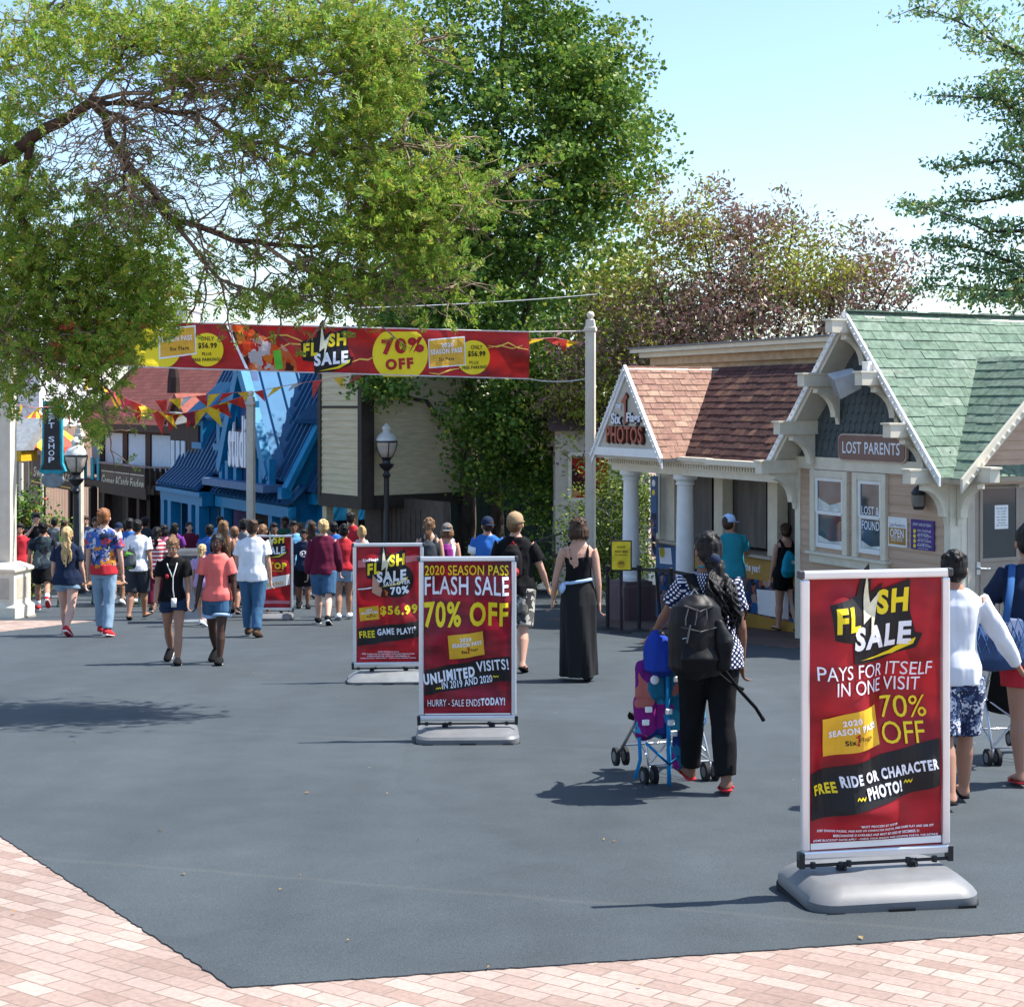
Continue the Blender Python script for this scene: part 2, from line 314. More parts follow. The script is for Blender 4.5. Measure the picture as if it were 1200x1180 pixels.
def sheet(name, pts, m, lift, rag=0.0, step=.06, thick=True):
    """a flat paving sheet on the sloping ground; rag makes its rim uneven"""
    out = []
    for i, p in enumerate(pts):
        q = pts[(i + 1) % len(pts)]; p = Vector((p[0], p[1], 0)); q = Vector((q[0], q[1], 0)); n = 1
        if rag and (q - p).length < 14: n = max(1, int((q - p).length / step))
        for k in range(n):
            c = p.lerp(q, k / n)
            if rag and k: c += Vector((random.uniform(-rag, rag), random.uniform(-rag, rag), 0))
            out.append(c)
    mb = MB(); n = len(out); top = [(c.x, c.y, gz(c.y) + lift) for c in out]; bot = [(c.x, c.y, gz(c.y) - .02) for c in out]
    mb.add(top, [tuple(range(n))])
    if thick: mb.add(top + bot, [(i, n + i, n + (i + 1) % n, (i + 1) % n) for i in range(n)])
    bm = bmesh.new(); ob = mb.build(name, m); bm.from_mesh(ob.data); bmesh.ops.triangulate(bm, faces=[f for f in bm.faces if len(f.verts) > 4]); bm.to_mesh(ob.data); bm.free()
    return struct(ob)
A0, A1, A2 = GP(0, 980), GP(272, 1158), GP(1200, 1093)
ext = A1 + (A0 - A1) * 3.2; ext2 = A1 + (A2 - A1) * 2.4
pl = [(ext.x, ext.y), (A0.x, A0.y), (A1.x, A1.y), (A2.x, A2.y), (ext2.x, ext2.y), (30, 12), (40, 61.5), (-45, 61.5), (-30, 20)]
sheet('asphalt_road', pl, ASPH, .006, rag=.006, step=.03)
g = [GP(-260, 728), GP(112, 728), GP(-260, 771)]
sheet('paved_corner', [(p.x, p.y) for p in g][::-1], PAVER, .014)
APRON = brick_mat('brown_brick_paving', (.15, .10, .085), (.20, .14, .115), (.10, .075, .065), w=.21, h=.105, rot=(0, 0, R(25)), var=.3)

# ------------------------------------------------------------------ shared builders
def shingles(mb, O, a, b, n, T, lo, hi, w, h, th=.016, jit=.01, mi=0):
    O, a, b, n = Vector(O), Vector(a), Vector(b), Vector(n); r = 0
    while r * h < T - .01:
        t0 = r * h; t1 = min(t0 + h * 1.1, T); s = min(lo(t0), lo(t1)) - w * ((r % 2) * .5 + random.uniform(0, .2)); smax = max(hi(t0), hi(t1))
        while s < smax:
            ww = w * random.uniform(.86, 1.14); s0 = s + .004; s1 = s + ww - .004; s += ww; j = random.uniform(-jit, jit)
            c = lambda x, t: max(lo(t), min(hi(t), x))
            if c(s1, t0) - c(s0, t0) < .01 and c(s1, t1) - c(s0, t1) < .01: continue
            q = lambda x, t, l: O + a * c(x, t) + b * (t if t > t0 else max(0, t + j)) + n * l
            lf = th * random.uniform(.75, 1.3)
            mb.add([q(s0, t0, 0.002), q(s1, t0, 0.002), q(s1, t1, .001), q(s0, t1, .001), q(s0, t0, lf), q(s1, t0, lf), q(s1, t1, .006), q(s0, t1, .006)],
                   [(3, 2, 1, 0), (4, 5, 6, 7), (0, 1, 5, 4), (1, 2, 6, 5), (2, 3, 7, 6), (3, 0, 4, 7)], mi)
        r += 1
def boards(mb, x0, x1, z0, z1, y, pitch=.115, lap=.018, axis='x', mi=0, top=None):
    """lap siding on a wall; outward is -y (axis x) or +x side given as (y=const x) when axis is 'y'"""
    z = z0
    while z < z1 - .01:
        t = min(z + pitch, z1)
        xa, xb = (x0, x1) if top is None else top(z, t)
        if xb - xa > .03:
            if axis == 'x': v = [(xa, y - lap, z), (xb, y - lap, z), (xb, y - .004, t), (xa, y - .004, t), (xa, y, z), (xb, y, z), (xb, y, t), (xa, y, t)]
            else: v = [(y + lap, xa, z), (y + lap, xb, z), (y + .004, xb, t), (y + .004, xa, t), (y, xa, z), (y, xb, z), (y, xb, t), (y, xa, t)]
            mb.add(v, [(0, 1, 2, 3), (5, 4, 7, 6), (1, 0, 4, 5), (3, 2, 6, 7), (0, 3, 7, 4), (2, 1, 5, 6)], mi)
        z = t
def ribs(mb, O, a, b, n, T, lo, hi, pitch, rw=.05, rh=.05, mi=0, phase=0.0):
    O, a, b, n = Vector(O), Vector(a), Vector(b), Vector(n); s = phase
    smax = max(hi(0), hi(T)); s = min(lo(0), lo(T)) + phase
    while s < smax:
        ts = [T * i / 60 for i in range(61) if lo(T * i / 60) <= s <= hi(T * i / 60)]
        if len(ts) > 1:
            p = O + a * s + b * ts[0]; q = O + a * s + b * ts[-1]; v = []
            for c in (p, q): v += [c - a * rw / 2, c + a * rw / 2, c + a * rw * .35 + n * rh, c - a * rw * .35 + n * rh]
            mb.add(v, [(0, 1, 5, 4), (1, 2, 6, 5), (2, 3, 7, 6), (3, 0, 4, 7), (3, 2, 1, 0), (4, 5, 6, 7)], mi)
        s += pitch
def slab(mb, O, a, b, n, T, lo, hi, th=.06, mi=0):
    O, a, b, n = Vector(O), Vector(a), Vector(b), Vector(n)
    top = [O + a * lo(0), O + a * hi(0), O + a * hi(T) + b * T, O + a * lo(T) + b * T]
    if (top[2] - top[3]).length < .01: top = top[:3]
    k = len(top); mb.add(top + [p - n * th for p in top], [tuple(range(k)), tuple(range(k, 2 * k))[::-1]] + [(i, k + i, k + (i + 1) % k, (i + 1) % k) for i in range(k)], mi)
X, Y, Z = Vector((1, 0, 0)), Vector((0, 1, 0)), Vector((0, 0, 1))
FONTCACHE = {}
def glyphs(text, bold):
    k = (text, bold)
    if k not in FONTCACHE:
        cu = bpy.data.curves.new('txt', 'FONT'); cu.body = text; cu.size = 1; cu.offset = bold; cu.resolution_u = 3; cu.align_x = 'LEFT'; cu.space_character = 1 + bold * 4.5
        ob = bpy.data.objects.new('txt', cu); me = bpy.data.meshes.new_from_object(ob)
        vs = np.array([v.co[:2] for v in me.vertices]); fs = [tuple(p.vertices) for p in me.polygons]
        bpy.data.objects.remove(ob); bpy.data.curves.remove(cu); bpy.data.meshes.remove(me)
        lo = vs.min(0); hi = vs.max(0); FONTCACHE[k] = ((vs - (lo + hi) / 2) / (hi - lo), fs)
    return FONTCACHE[k]
def cut_grid(ob, step):
    bm = bmesh.new(); bm.from_mesh(ob.data); xs = [v.co.x for v in bm.verts]; zs = [v.co.z for v in bm.verts]
    for ax, vals in ((0, xs), (2, zs)):
        c = math.floor(min(vals) / step) * step + step
        while c < max(vals):
            co = [0, 0, 0]; no = [0, 0, 0]; co[ax] = c; no[ax] = 1
            bmesh.ops.bisect_plane(bm, geom=bm.verts[:] + bm.edges[:] + bm.faces[:], plane_co=co, plane_no=no); c += step
    bmesh.ops.triangulate(bm, faces=[f for f in bm.faces if len(f.verts) > 4]); bm.to_mesh(ob.data); bm.free()
def lettering(parent, text, cx, cz, w, h, m, off=.003, ang=0, bold=0, surf=None, step=0, name='lettering', thick=0, T=None, shear=0):
    """writing laid on a flat (or gently billowing) face in the parent's x-z plane, facing -y"""
    vs, fs = glyphs(text, bold); ca, sa = math.cos(R(ang)), math.sin(R(ang)); mb = MB(); pts = []
    for u, v in vs:
        a = u * w + v * h * shear; c = v * h; pts.append((cx + a * ca - c * sa, 0, cz + a * sa + c * ca))
    n = len(pts); mb.add(pts, fs)
    ob = mb.build(name, m, parent)
    if step: cut_grid(ob, step)
    for v in ob.data.vertices:
        y = (surf(v.co.x, v.co.z) if surf else 0) - off; v.co.y = y
    if thick:
        bm = bmesh.new(); bm.from_mesh(ob.data); r = bmesh.ops.extrude_face_region(bm, geom=bm.faces[:])
        for e in r['geom']:
            if isinstance(e, bmesh.types.BMVert): e.co.y -= thick
        bm.to_mesh(ob.data); bm.free()
    if T is not None: ob.data.transform(T)
    ob.data.update(); return ob
def patch(parent, pts, m, off=.002, surf=None, step=0, name='print', T=None):
    mb = MB(); mb.add([(p[0], 0, p[1]) for p in pts], [tuple(range(len(pts)))]); ob = mb.build(name, m, parent)
    bm = bmesh.new(); bm.from_mesh(ob.data); bmesh.ops.triangulate(bm, faces=bm.faces[:]); bmesh.ops.recalc_face_normals(bm, faces=bm.faces[:]); bm.to_mesh(ob.data); bm.free()
    if step: cut_grid(ob, step)
    for v in ob.data.vertices: v.co.y = (surf(v.co.x, v.co.z) if surf else 0) - off
    if T is not None: ob.data.transform(T)
    ob.data.update(); return ob
def circle(cx, cz, r, n=28, rz=None): return [(cx + math.cos(2 * math.pi * i / n) * r, cz + math.sin(2 * math.pi * i / n) * (rz or r)) for i in range(n)]

# ------------------------------------------------------------------ the small gabled booth (green shingles)
GREENS = island_mat('green_shingles', [(.13, .205, .15), (.19, .275, .205), (.16, .235, .175), (.23, .305, .24), (.14, .215, .155), (.18, .26, .19)], rough=.9, bump=.4, bscale=90, grain=.3, gscale=14)
SCALLOP = island_mat('grey_scallops', [(.075, .095, .10), (.10, .12, .125), (.085, .105, .11)], rough=.8)
L0 = Vector((4.094, 22.0, gz(22))); LA = math.atan2(-.904, .427); LF = Frame(L0, LA)
th = thing('gabled_booth', 'tan clapboard booth with steep green shingle gable roof and carved white brackets', 'booth', L0, LA)
W, BZ, PK, OV, EV, DEP = 3.2, 2.45, 4.58, .38, .24, 6.5
mb = MB(); boards(mb, .08, W - .08, -.3, BZ, 0, .118)
mb.box(.0, W - .02, .0, .12, -.4, BZ); mb.box(W - .12, W - .02, .12, DEP, -.4, BZ); mb.box(0, .1, .12, DEP, -.4, BZ); mb.box(0, W - .02, DEP - .1, DEP, -.4, BZ)
boards(mb, .30, DEP, -.3, BZ, W - .02, .118, axis='y')
mb.build('wall', SIDING, th)
mb = MB()
for x0, x1 in ((-.03, .09), (W - .09, W + .025)): mb.box(x0, x1, -.03, .14, -.4, BZ)
mb.box(-.03, W + .03, -.045, .0, BZ, BZ + .17); mb.box(W - .0, W + .03, .14, .34, -.4, BZ)
mb.build('corner_trim', CREAM2, th)
# gable field of scallop shingles
mid = W / 2; sl_ = (PK - BZ) / (mid + EV)
mb = MB(); mb.pxz([(.0, BZ + .17), (W, BZ + .17), (mid, BZ + .17 + sl_ * mid)], .0, .08); z = BZ + .17; r = 0
while z < PK - .2:
    x = (r % 2) * .06; hw = mid - (z - BZ - .1) / sl_
    x = mid - hw + (r % 2) * .065
    while x < mid + hw - .05:
        mb.add([(x, -.02, z + .02), (x + .035, -.022, z - .018), (x + .085, -.022, z - .018), (x + .12, -.02, z + .02), (x + .12, -.004, z + .15), (x, -.004, z + .15), (x + .035, .0, z - .018), (x + .085, .0, z - .018)], [(0, 1, 2, 3, 4, 5), (1, 6, 7, 2)])
        x += .126
    z += .125; r += 1
mb.build('gable_field', SCALLOP, th)
# roof
n1 = Vector((sl_, 0, 1)).normalized(); b1 = Vector((1, 0, sl_)).normalized(); n2 = Vector((sl_, 0, 1)).normalized()
Tlen = math.hypot(mid + EV, PK - BZ)
roof = MB(); bl = Vector((1, 0, sl_)).normalized(); nl = Vector((-sl_, 0, 1)).normalized(); br_ = Vector((-1, 0, sl_)).normalized(); nr = Vector((sl_, 0, 1)).normalized()
OL = Vector((-EV, -OV, BZ)); OR = Vector((W + EV, -OV, BZ))
full = lambda t: DEP + OV
slab(roof, OL, Y, bl, nl, Tlen, lambda t: 0, full, .10, 1); slab(roof, OR, Y, br_, nr, Tlen, lambda t: 0, full, .10, 1)
shingles(roof, OL + nl * .001, Y, bl, nl, Tlen + .02, lambda t: -.02, full, .30, .165)
shingles(roof, OR + nr * .001, Y, br_, nr, Tlen + .02, lambda t: -.02, full, .30, .165)
k = 0.0
while k < DEP + OV: roof.box(mid - .06, mid + .06, k - OV - .02, k - OV + .28, PK + .012, PK + .03 + .01 * math.sin(k * 9), 0); k += .29
roof.build('roof', [GREENS, CREAM], th)
SOFF = mat('soffit_paint', (.40, .38, .31), rough=.7)
mb = MB()
for s_, e in ((1, -EV - .02), (-1, W + EV + .02)):
    pts = [(e, BZ - .10), (mid, PK - .10 + .02), (mid, PK + .03), (e, BZ + .03)]
    mb.pxz(pts if s_ > 0 else pts[::-1], -OV - .04, -OV - .004)
mb.build('barge_board', WHITE, th, bevel=.006)
LIGHT = mat('string_light_bulbs', (.85, .83, .75), rough=.3)
mb = MB()
for i in range(26):
    f = (i + .5) / 26
    for sx, e in ((1, -EV), (-1, W + EV)): mb.ell((e + (mid - e) * f, -OV - .06, BZ + (PK - BZ) * f - .02), .016, nu=6, nv=4)
mb.build('string_lights', LIGHT, th)
DECO = mat('dark_carving', (.10, .085, .06), rough=.8)
def bracket(x, z, parent, xdir=0, reach=.5, drop=.50, fr=None):
    """stub beam with a quarter-arc plate below it, sticking out along -y (or along +x when xdir)"""
    mb = MB(); f = (lambda y, zz, t: (x + t, y, zz)) if not xdir else (lambda y, zz, t: (W - y, x + t, zz))
    def ext(pts, t0, t1, mi=0): mb.prism(pts, lambda p: f(p[0], p[1], t0), lambda p: f(p[0], p[1], t1), mi)
    ext([(-reach - .16, z - .10), (-.0, z - .10), (0, z + .06), (-reach - .16, z + .06)][::-1], -.075, .075)
    ext([(-reach - .19, z + .06), (0, z + .06), (0, z + .085), (-reach - .19, z + .085)][::-1], -.09, .09)
    arc = [(-reach + .0, z - .10)] + [(-reach + .04 + (reach - .11) * math.sin(a), z - .10 - drop + (drop - .03) * math.cos(a)) for a in [R(3 + 87 * i / 10) for i in range(11)]] + [(-.05, z - .10 - drop - .1), (-.03, z - .10 - drop - .1), (-.03, z - .10)]
    ext(arc, -.035, .035)
    ar2 = [(-reach + .04 + (reach - .11) * math.sin(a), z - .10 - drop + (drop - .03) * math.cos(a)) for a in [R(6 + 84 * i / 10) for i in range(11)]]
    ar3 = [(-reach + .04 + (reach - .165) * math.sin(a), z - .10 - drop + (drop - .085) * math.cos(a)) for a in [R(6 + 84 * i / 10) for i in range(11)]]
    ext(ar2 + ar3[::-1], -.055, .055)
    for (cy, cz, rr) in ((-.13, z - .21, .05), (-.085, z - .34, .026), (-.25, z - .155, .026)):
        for sg in (-.0375, .0365): ext([(cy + math.cos(q) * rr * (1 + .45 * math.cos(3 * q)), cz + math.sin(q) * rr * (1 + .45 * math.cos(3 * q))) for q in [2 * math.pi * i / 14 for i in range(14)]], sg, sg + .001, 1)
    return mb.build('bracket', [CREAM2, DECO], parent, bevel=.004)
for x, z in ((-.02, 2.50), (.42, 3.06), (.98, 3.72), (mid, 4.42), (2.22, 3.72), (2.78, 3.06), (3.16, 2.50)): bracket(x, z - .02, th, drop=.42)
bracket(.10, BZ + .06, th, xdir=1, reach=.5, drop=.46)
# windows
def window(x0, x1, z0, z1, parent, pane_reflection):
    mb = MB(); d0, d1 = -.065, -.0
    for (a, b, c, d) in ((x0 - .1, x0, z0 - .06, z1 + .10), (x1, x1 + .1, z0 - .06, z1 + .10), (x0, x1, z1, z1 + .10)): mb.box(a, b, d0, d1, c, d)
    fr = mb.build('window', CREAM2, parent, bevel=.006)
    mb = MB(); zm = (z0 + z1) / 2
    for (a, b, c, d, yy) in ((x0, x0 + .05, zm, z1, -.045), (x1 - .05, x1, zm, z1, -.045), (x0 + .05, x1 - .05, z1 - .05, z1, -.045), (x0 + .05, x1 - .05, zm - .025, zm + .025, -.047), (x0, x0 + .05, z0, zm, -.032), (x1 - .05, x1, z0, zm, -.032), (x0 + .05, x1 - .05, z0, z0 + .07, -.034)):
        mb.box(a, b, yy, -.002, c, d)
    mb.build('sash', WHITE, fr, bevel=.004)
    mb = MB(); mb.box(x0 + .05, x1 - .05, -.026, -.006, zm, z1 - .05); mb.box(x0 + .05, x1 - .05, -.022, -.006, z0 + .07, zm); mb.build('pane', GLASSW, fr)
    return fr
    # wavy edge for the painted reflection low in the sashes, never reached
    mb = MB(); q = []
    for i in range(25):
        xx = x0 + .05 + (x1 - x0 - .1) * i / 24; q.append((xx, -.0275 - .004 * math.sin(i * 1.9), z0 + .30 + pane_reflection * math.sin(3.14 * i / 24) * .1))
    for i in range(24): mb.quad((q[i][0], q[i][1] , zm - .03), (q[i + 1][0], q[i + 1][1], zm - .03), q[i + 1], q[i])
    return fr
GLASSW = mat('window_glass', (.05, .075, .085), rough=.04, spec=.9, var=.8, scale=1.7)
w1x0, w1z1 = LF.on_y(958, 571, 0); w1x1, w1z0 = LF.on_y(991, 640, 0); w2x0, _ = LF.on_y(1008, 571, 0); w2x1, _ = LF.on_y(1036, 571, 0)
z_hi, z_lo = 2.34, 1.36
f1 = window(w1x0, w1x1, z_lo, z_hi, th, 1); f2 = window(w2x0, w2x1, z_lo, z_hi, th, -1)
PANE_REFL = mat('white_reflection_print', (.62, .66, .62), rough=.8, var=.3, scale=4)  # white patches painted on the panes as a reflection in the glass
for fr, a, b in ((f1, w1x0, w1x1), (f2, w2x0, w2x1)):
    z0 = (z_lo + z_hi) / 2
    if fr is f1: patch(fr, [(a + .055, z0 + .03), (b - .055, z0 + .03), (b - .055, z0 + .17), ((a + b) / 2, z0 + .11), (a + .055, z0 + .2)], PANE_REFL, off=.0275, name='pane_reflection')
    patch(fr, [(a + .055, z_lo + .075), (b - .055, z_lo + .075), (b - .055, z_lo + .12), ((a + b) / 2, z_lo + .1), (a + .055, z_lo + .17)], PANE_REFL, off=.0235, name='pane_reflection')
lettering(f2, 'LOST &', (w2x0 + w2x1) / 2, 2.00 - .06, w2x1 - w2x0 - .13, .11, WHT, off=.029, bold=.01)
lettering(f2, 'FOUND', (w2x0 + w2x1) / 2, 1.74, w2x1 - w2x0 - .13, .12, WHT, off=.025, bold=.01)
mb = MB(); mb.box(w1x0 - .16, w2x1 + .16, -.11, -.0, z_lo - .10, z_lo - .06); mb.box(w1x0 - .12, w2x1 + .12, -.06, -.0, z_lo - .22, z_lo - .10); mb.build('sill', CREAM2, th, bevel=.006)
# door side: siding face, door, small porch gable
PX = W + .0
dy0, _ = LF.on_x(1140, 600, W); dy1, _ = LF.on_x(1206, 600, W); _, dzt = LF.on_x(1165, 553, W); gy0, gzt = LF.on_x(1149, 572, W); gy1, gzb = LF.on_x(1188, 652, W)
mb = MB(); mb.box(W - .0, W + .04, dy0 - .12, dy0, -.3, 2.42); mb.box(W - .0, W + .04, dy1, dy1 + .12, -.3, 2.42); mb.box(W, W + .045, dy0, dy1, 2.30, 2.42)
mb.build('door_frame', PUTTY, th, bevel=.005)
DOORC = mat('taupe_door_paint', (.33, .27, .215), rough=.5, var=.06)
mb = MB(); mb.box(W, W + .028, dy0, dy1, .15, 2.30)
gm = .045
for (a, b, c, d) in ((gy0 - gm, gy0, gzb - gm, gzt + gm), (gy1, gy1 + gm, gzb - gm, gzt + gm), (gy0, gy1, gzt, gzt + gm), (gy0, gy1, gzb - gm, gzb)): mb.box(W + .028, W + .045, a, b, c, d)
hw = (dy1 - dy0 - .24) / 2
for k in range(2):
    a = dy0 + .09 + k * (hw + .06)
    for (p, q, r_, s_) in ((a, a + hw, gzb - .75, gzb - .72), (a, a + hw, gzb - .15, gzb - .12), (a, a + .025, gzb - .72, gzb - .15), (a + hw - .025, a + hw, gzb - .72, gzb - .15)): mb.box(W + .028, W + .038, p, q, r_, s_)
door = mb.build('door', DOORC, th, bevel=.003)
mb = MB(); mb.box(W + .029, W + .034, gy0, gy1, gzb, gzt); mb.build('pane', GLASS, door)
mb = MB(); mb.box(W + .035, W + .037, gy0 + .2, gy0 + .42, gzt - .52, gzt - .22); nt_ = mb.build('notice', WHITE, door)
TX = Matrix.Translation((W, 0, 0)) @ Matrix.Rotation(R(90), 4, 'Z')
for k in range(7): lettering(door, ('PLEASE SEE', 'our staff', 'for help', 'at the', 'next window', 'thank', 'you')[k], gy0 + .31, gzt - .26 - k * .036, .17 - .02 * (k % 3), .018, BLK if k else mat('notice_blue', (.03, .08, .25)), off=.039, T=TX)
mb = MB(); mb.tube([(W + .03, dy0 + .06, gzb - .12), (W + .08, dy0 + .06, gzb - .12)], .015); mb.tube([(W + .08, dy0 + .05, gzb - .12), (W + .085, dy0 + .2, gzb - .13)], .012); mb.box(W + .029, W + .036, dy0 + .03, dy0 + .09, gzb - .2, gzb - .04); mb.build('handle', STEEL, door)
pc, pw, po = 1.42, 1.62, .42; pz0 = BZ - .02; pz1 = pz0 + 1.55
mb = MB()
sp_ = (pz1 - pz0) / pw
for sg in (-1, 1):
    b_ = Vector((0, -sg, sp_)).normalized(); n_ = Vector((0, sg, 1 / sp_)).normalized() if False else Vector((0, sg * sp_, 1)).normalized()
    O = Vector((W + po, pc + sg * pw, pz0)); Tl = math.hypot(pw, pz1 - pz0); dpt = lambda t: .62 + .95 * t * .72
    slab(mb, O, -X, b_, n_, Tl, lambda t: 0, dpt, .08, 1); shingles(mb, O + n_ * .001, -X, b_, n_, Tl, lambda t: -.015, dpt, .3, .165)
pr = mb.build('porch_roof', [GREENS, CREAM], th)
mb = MB()
for sg in (-1, 1):
    a = (pc + sg * (pw + .03), pz0 - .15); b = (pc, pz1 - .15); mb.pyz([a, b, (pc, pz1 + .02), (pc + sg * (pw + .03), pz0 + .02)], W + po + .003, W + po + .045)
mb.build('barge_board', CREAM2, pr, bevel=.005)
mb = MB()
for i in range(20):
    f = (i + .5) / 20
    for sg in (-1, 1): mb.ell((W + po + .06, pc + sg * pw * (1 - f), pz0 + (pz1 - pz0) * f - .07), .02, nu=6, nv=4)
mb.build('string_lights', LIGHT, pr)
mb = MB(); boards(mb, 0, 0, BZ - .02, pz1 - .2, W + .12, .118, axis='y', top=lambda z, t: (pc - max(0, pw - .25 - (z - pz0) / sp_), pc + max(0, pw - .25 - (z - pz0) / sp_)))
mb.pyz([(pc - pw + .3, BZ), (pc + pw - .3, BZ), (pc, pz1 - .25)], W + .02, W + .119); mb.box(W, W + .14, pc - pw + .2, pc + pw - .2, BZ - .09, BZ - .025); mb.build('gable_wall', SIDING, pr)
mb = MB(); mb.box(W + .0, W + 1.2, .1, 3.0, -.5, .15); mb.build('door_step', mat('concrete_step', (.35, .33, .30)), th)
# things fixed to the booth
def on_booth(name, label, cat): return thing(name, label, cat, L0, LA)
s = on_booth('hanging_sign', 'rounded brown sign board reading LOST PARENTS on the booth gable', 'sign')
x0, z1 = LF.on_y(983, 508, -.06); x1, z0 = LF.on_y(1063, 541, -.06); z0 = z1 - .37
def rrect(x0, x1, z0, z1, r, n=6):
    o = []
    for cx, cz, a0 in ((x1 - r, z1 - r, 0), (x0 + r, z1 - r, 90), (x0 + r, z0 + r, 180), (x1 - r, z0 + r, 270)): o += [(cx + r * math.cos(R(a0 + 90 * i / n)), cz + r * math.sin(R(a0 + 90 * i / n))) for i in range(n + 1)]
    return o
SIGNB = mat('brown_sign_paint', (.22, .125, .10), rough=.5, var=.06); SIGNR = mat('sign_rim', (.55, .42, .36), rough=.5)
mb = MB(); mb.pxz(rrect(x0, x1, z0, z1, .1), -.075, -.035); mb.build('rim', SIGNR, s); mb = MB(); mb.pxz(rrect(x0 + .02, x1 - .02, z0 + .02, z1 - .02, .085), -.085, -.0755); mb.build('board', SIGNB, s)
lettering(s, 'LOST PARENTS', (x0 + x1) / 2, (z0 + z1) / 2, (x1 - x0) * .84, .16, WHT, off=.088, bold=.012)
s = on_booth('notice_sign', 'small white and gold OPEN notice on the tan clapboards beside the window', 'sign')
x0, z1 = LF.on_y(1043, 605, 0); x1, z0 = LF.on_y(1065, 642, 0)
mb = MB(); mb.box(x0, x1, -.034, -.020, z0, z1); mb.build('board', WHITE, s); mb = MB(); mb.box(x0 + .02, x1 - .02, -.038, -.0345, z0 + .03, z0 + (z1 - z0) * .64); mb.build('panel', mat('mustard_print', (.38, .20, .03), rough=.5), s)
cx = (x0 + x1) / 2; hh = z1 - z0
lettering(s, 'Lost Parents is', cx, z1 - .10, (x1 - x0) * .8, .045, mat('violet_print', (.10, .06, .25)), off=.036)
for tx, fz, sz in (('OPEN', .46, .11), ('Come see us', .31, .04), ('any time', .21, .04)): lettering(s, tx, cx, z0 + hh * fz, (x1 - x0) * (.72 if sz > .1 else .6), sz, WHT, off=.041, bold=.02 if sz > .1 else 0)
s = on_booth('rules_sign', 'purple list notice with yellow bullets under the black wall lantern', 'sign')
x0, z1 = LF.on_y(1070, 608, 0); x1, z0 = LF.on_y(1097, 646, 0); hh = z1 - z0
mb = MB(); mb.box(x0, x1, -.036, -.020, z0, z1); mb.build('board', mat('purple_print', (.06, .028, .20), rough=.45), s)
lettering(s, "DON'T LOSE US TODAY", (x0 + x1) / 2, z1 - .06, (x1 - x0) * .8, .035, WHT, off=.0385)
for k in range(4):
    zz = z1 - .15 - k * hh * .165; patch(s, circle(x0 + .075, zz, .026, 10), YEL, off=.039, name='bullet'); lettering(s, ('STAY TOGETHER', 'MEET AT THE BOOTH', 'ASK ANY WORKER', 'HAVE FUN')[k], x0 + .12 + (x1 - x0 - .16) / 2, zz + .012, (x1 - x0) * .6, .028, WHT, off=.0385); lettering(s, ('at all times', 'if you are lost', 'in uniform', 'every day')[k], x0 + .12 + (x1 - x0 - .2) / 2, zz - .025, (x1 - x0) * .45, .02, WHT, off=.0385)
s = on_booth('wall_lantern', 'black carriage lantern on the booth wall above the purple notice', 'lantern')
x0, z0 = LF.on_y(1078, 585, -.12)
mb = MB(); mb.lathe([(.06, -.13), (.075, -.10), (.085, .06), (.10, .07), (.085, .10), (.05, .15), (.02, .17), (.02, .2)], (x0, -.14, z0), 10); mb.tube([(x0, -.14, z0 + .2), (x0 - .02, -.13, z0 + .26), (x0 + .05, -.08, z0 + .27), (x0 + .07, -.03, z0 + .12)], .012, 6); mb.lathe([(.05, -.01), (.05, .01)], (x0 + .07, -.03, z0 + .1), 8); mb.build('frame', BLACK, s)
mb = MB(); mb.lathe([(.062, -.09), (.087, -.085), (.092, .055), (.08, .058)], (x0, -.14, z0), 8); mb.build('glass', mat('lantern_glass', (.16, .15, .13), rough=.1, spec=.6), s)
s = on_booth('loudspeaker', 'grey box loudspeaker tilted out under the booth gable peak', 'speaker')
x0, z0 = LF.on_y(993, 448, -.42); M = Matrix.Translation((x0, -.45, z0)) @ Matrix.Rotation(R(24), 4, 'X') @ Matrix.Rotation(R(-28), 4, 'Z')
mb = MB(); mb.add([M @ Vector(p) for p in ((-.2, -.16, -.15), (.2, -.16, -.15), (.14, .16, -.12), (-.14, .16, -.12), (-.2, -.16, .15), (.2, -.16, .15), (.14, .16, .12), (-.14, .16, .12))], [(3, 2, 1, 0), (4, 5, 6, 7), (0, 1, 5, 4), (1, 2, 6, 5), (2, 3, 7, 6), (3, 0, 4, 7)]); mb.build('cabinet', mat('speaker_grey', (.42, .43, .44), rough=.6), s, bevel=.012)
mb = MB(); mb.add([M @ Vector(p) for p in ((-.17, -.163, -.12), (.17, -.163, -.12), (.17, -.163, .12), (-.17, -.163, .12))], [(0, 1, 2, 3)]); mb.build('grille', mat('speaker_grille', (.25, .26, .27), rough=.7), s)
mb = MB(); mb.beam((x0, -.42, z0 + .1), (x0 + .1, -.02, z0 + .15), .05, .05); mb.build('mount', STEEL, s)
s = on_booth('sensor_box', 'small white box fixed to the rake right of the loudspeaker', 'box')
x0, z0 = LF.on_y(1017, 432, -.45); mb = MB(); mb.box(x0 - .06, x0 + .06, -.5, -.38, z0 - .09, z0 + .09); mb.box(x0 - .03, x0 + .03, -.38, -.33, z0 - .05, z0 + .05); tag(mb.build('sensor_box', WHITE, None, bevel=.01), None, None)
sb = bpy.data.objects['sensor_box.001']; sb.parent = s; sb.name = 'case'

# ------------------------------------------------------------------ the photo shop with portico
BROWNS = island_mat('terracotta_shingles', [(.30, .165, .125), (.38, .23, .17), (.32, .18, .135), (.46, .30, .215), (.29, .155, .125), (.35, .205, .15), (.31, .17, .135)], rough=.9, bump=.4, bscale=90, grain=.25, gscale=12)
DARKS = island_mat('shade_darkened_shingles', [(.085, .036, .032), (.11, .05, .042), (.08, .034, .03), (.095, .044, .036), (.20, .10, .065), (.085, .04, .035), (.105, .046, .04)], rough=.9, bump=.4, bscale=90, grain=.3, gscale=12)  # brown darkened so the colour itself carries the mansard's shade
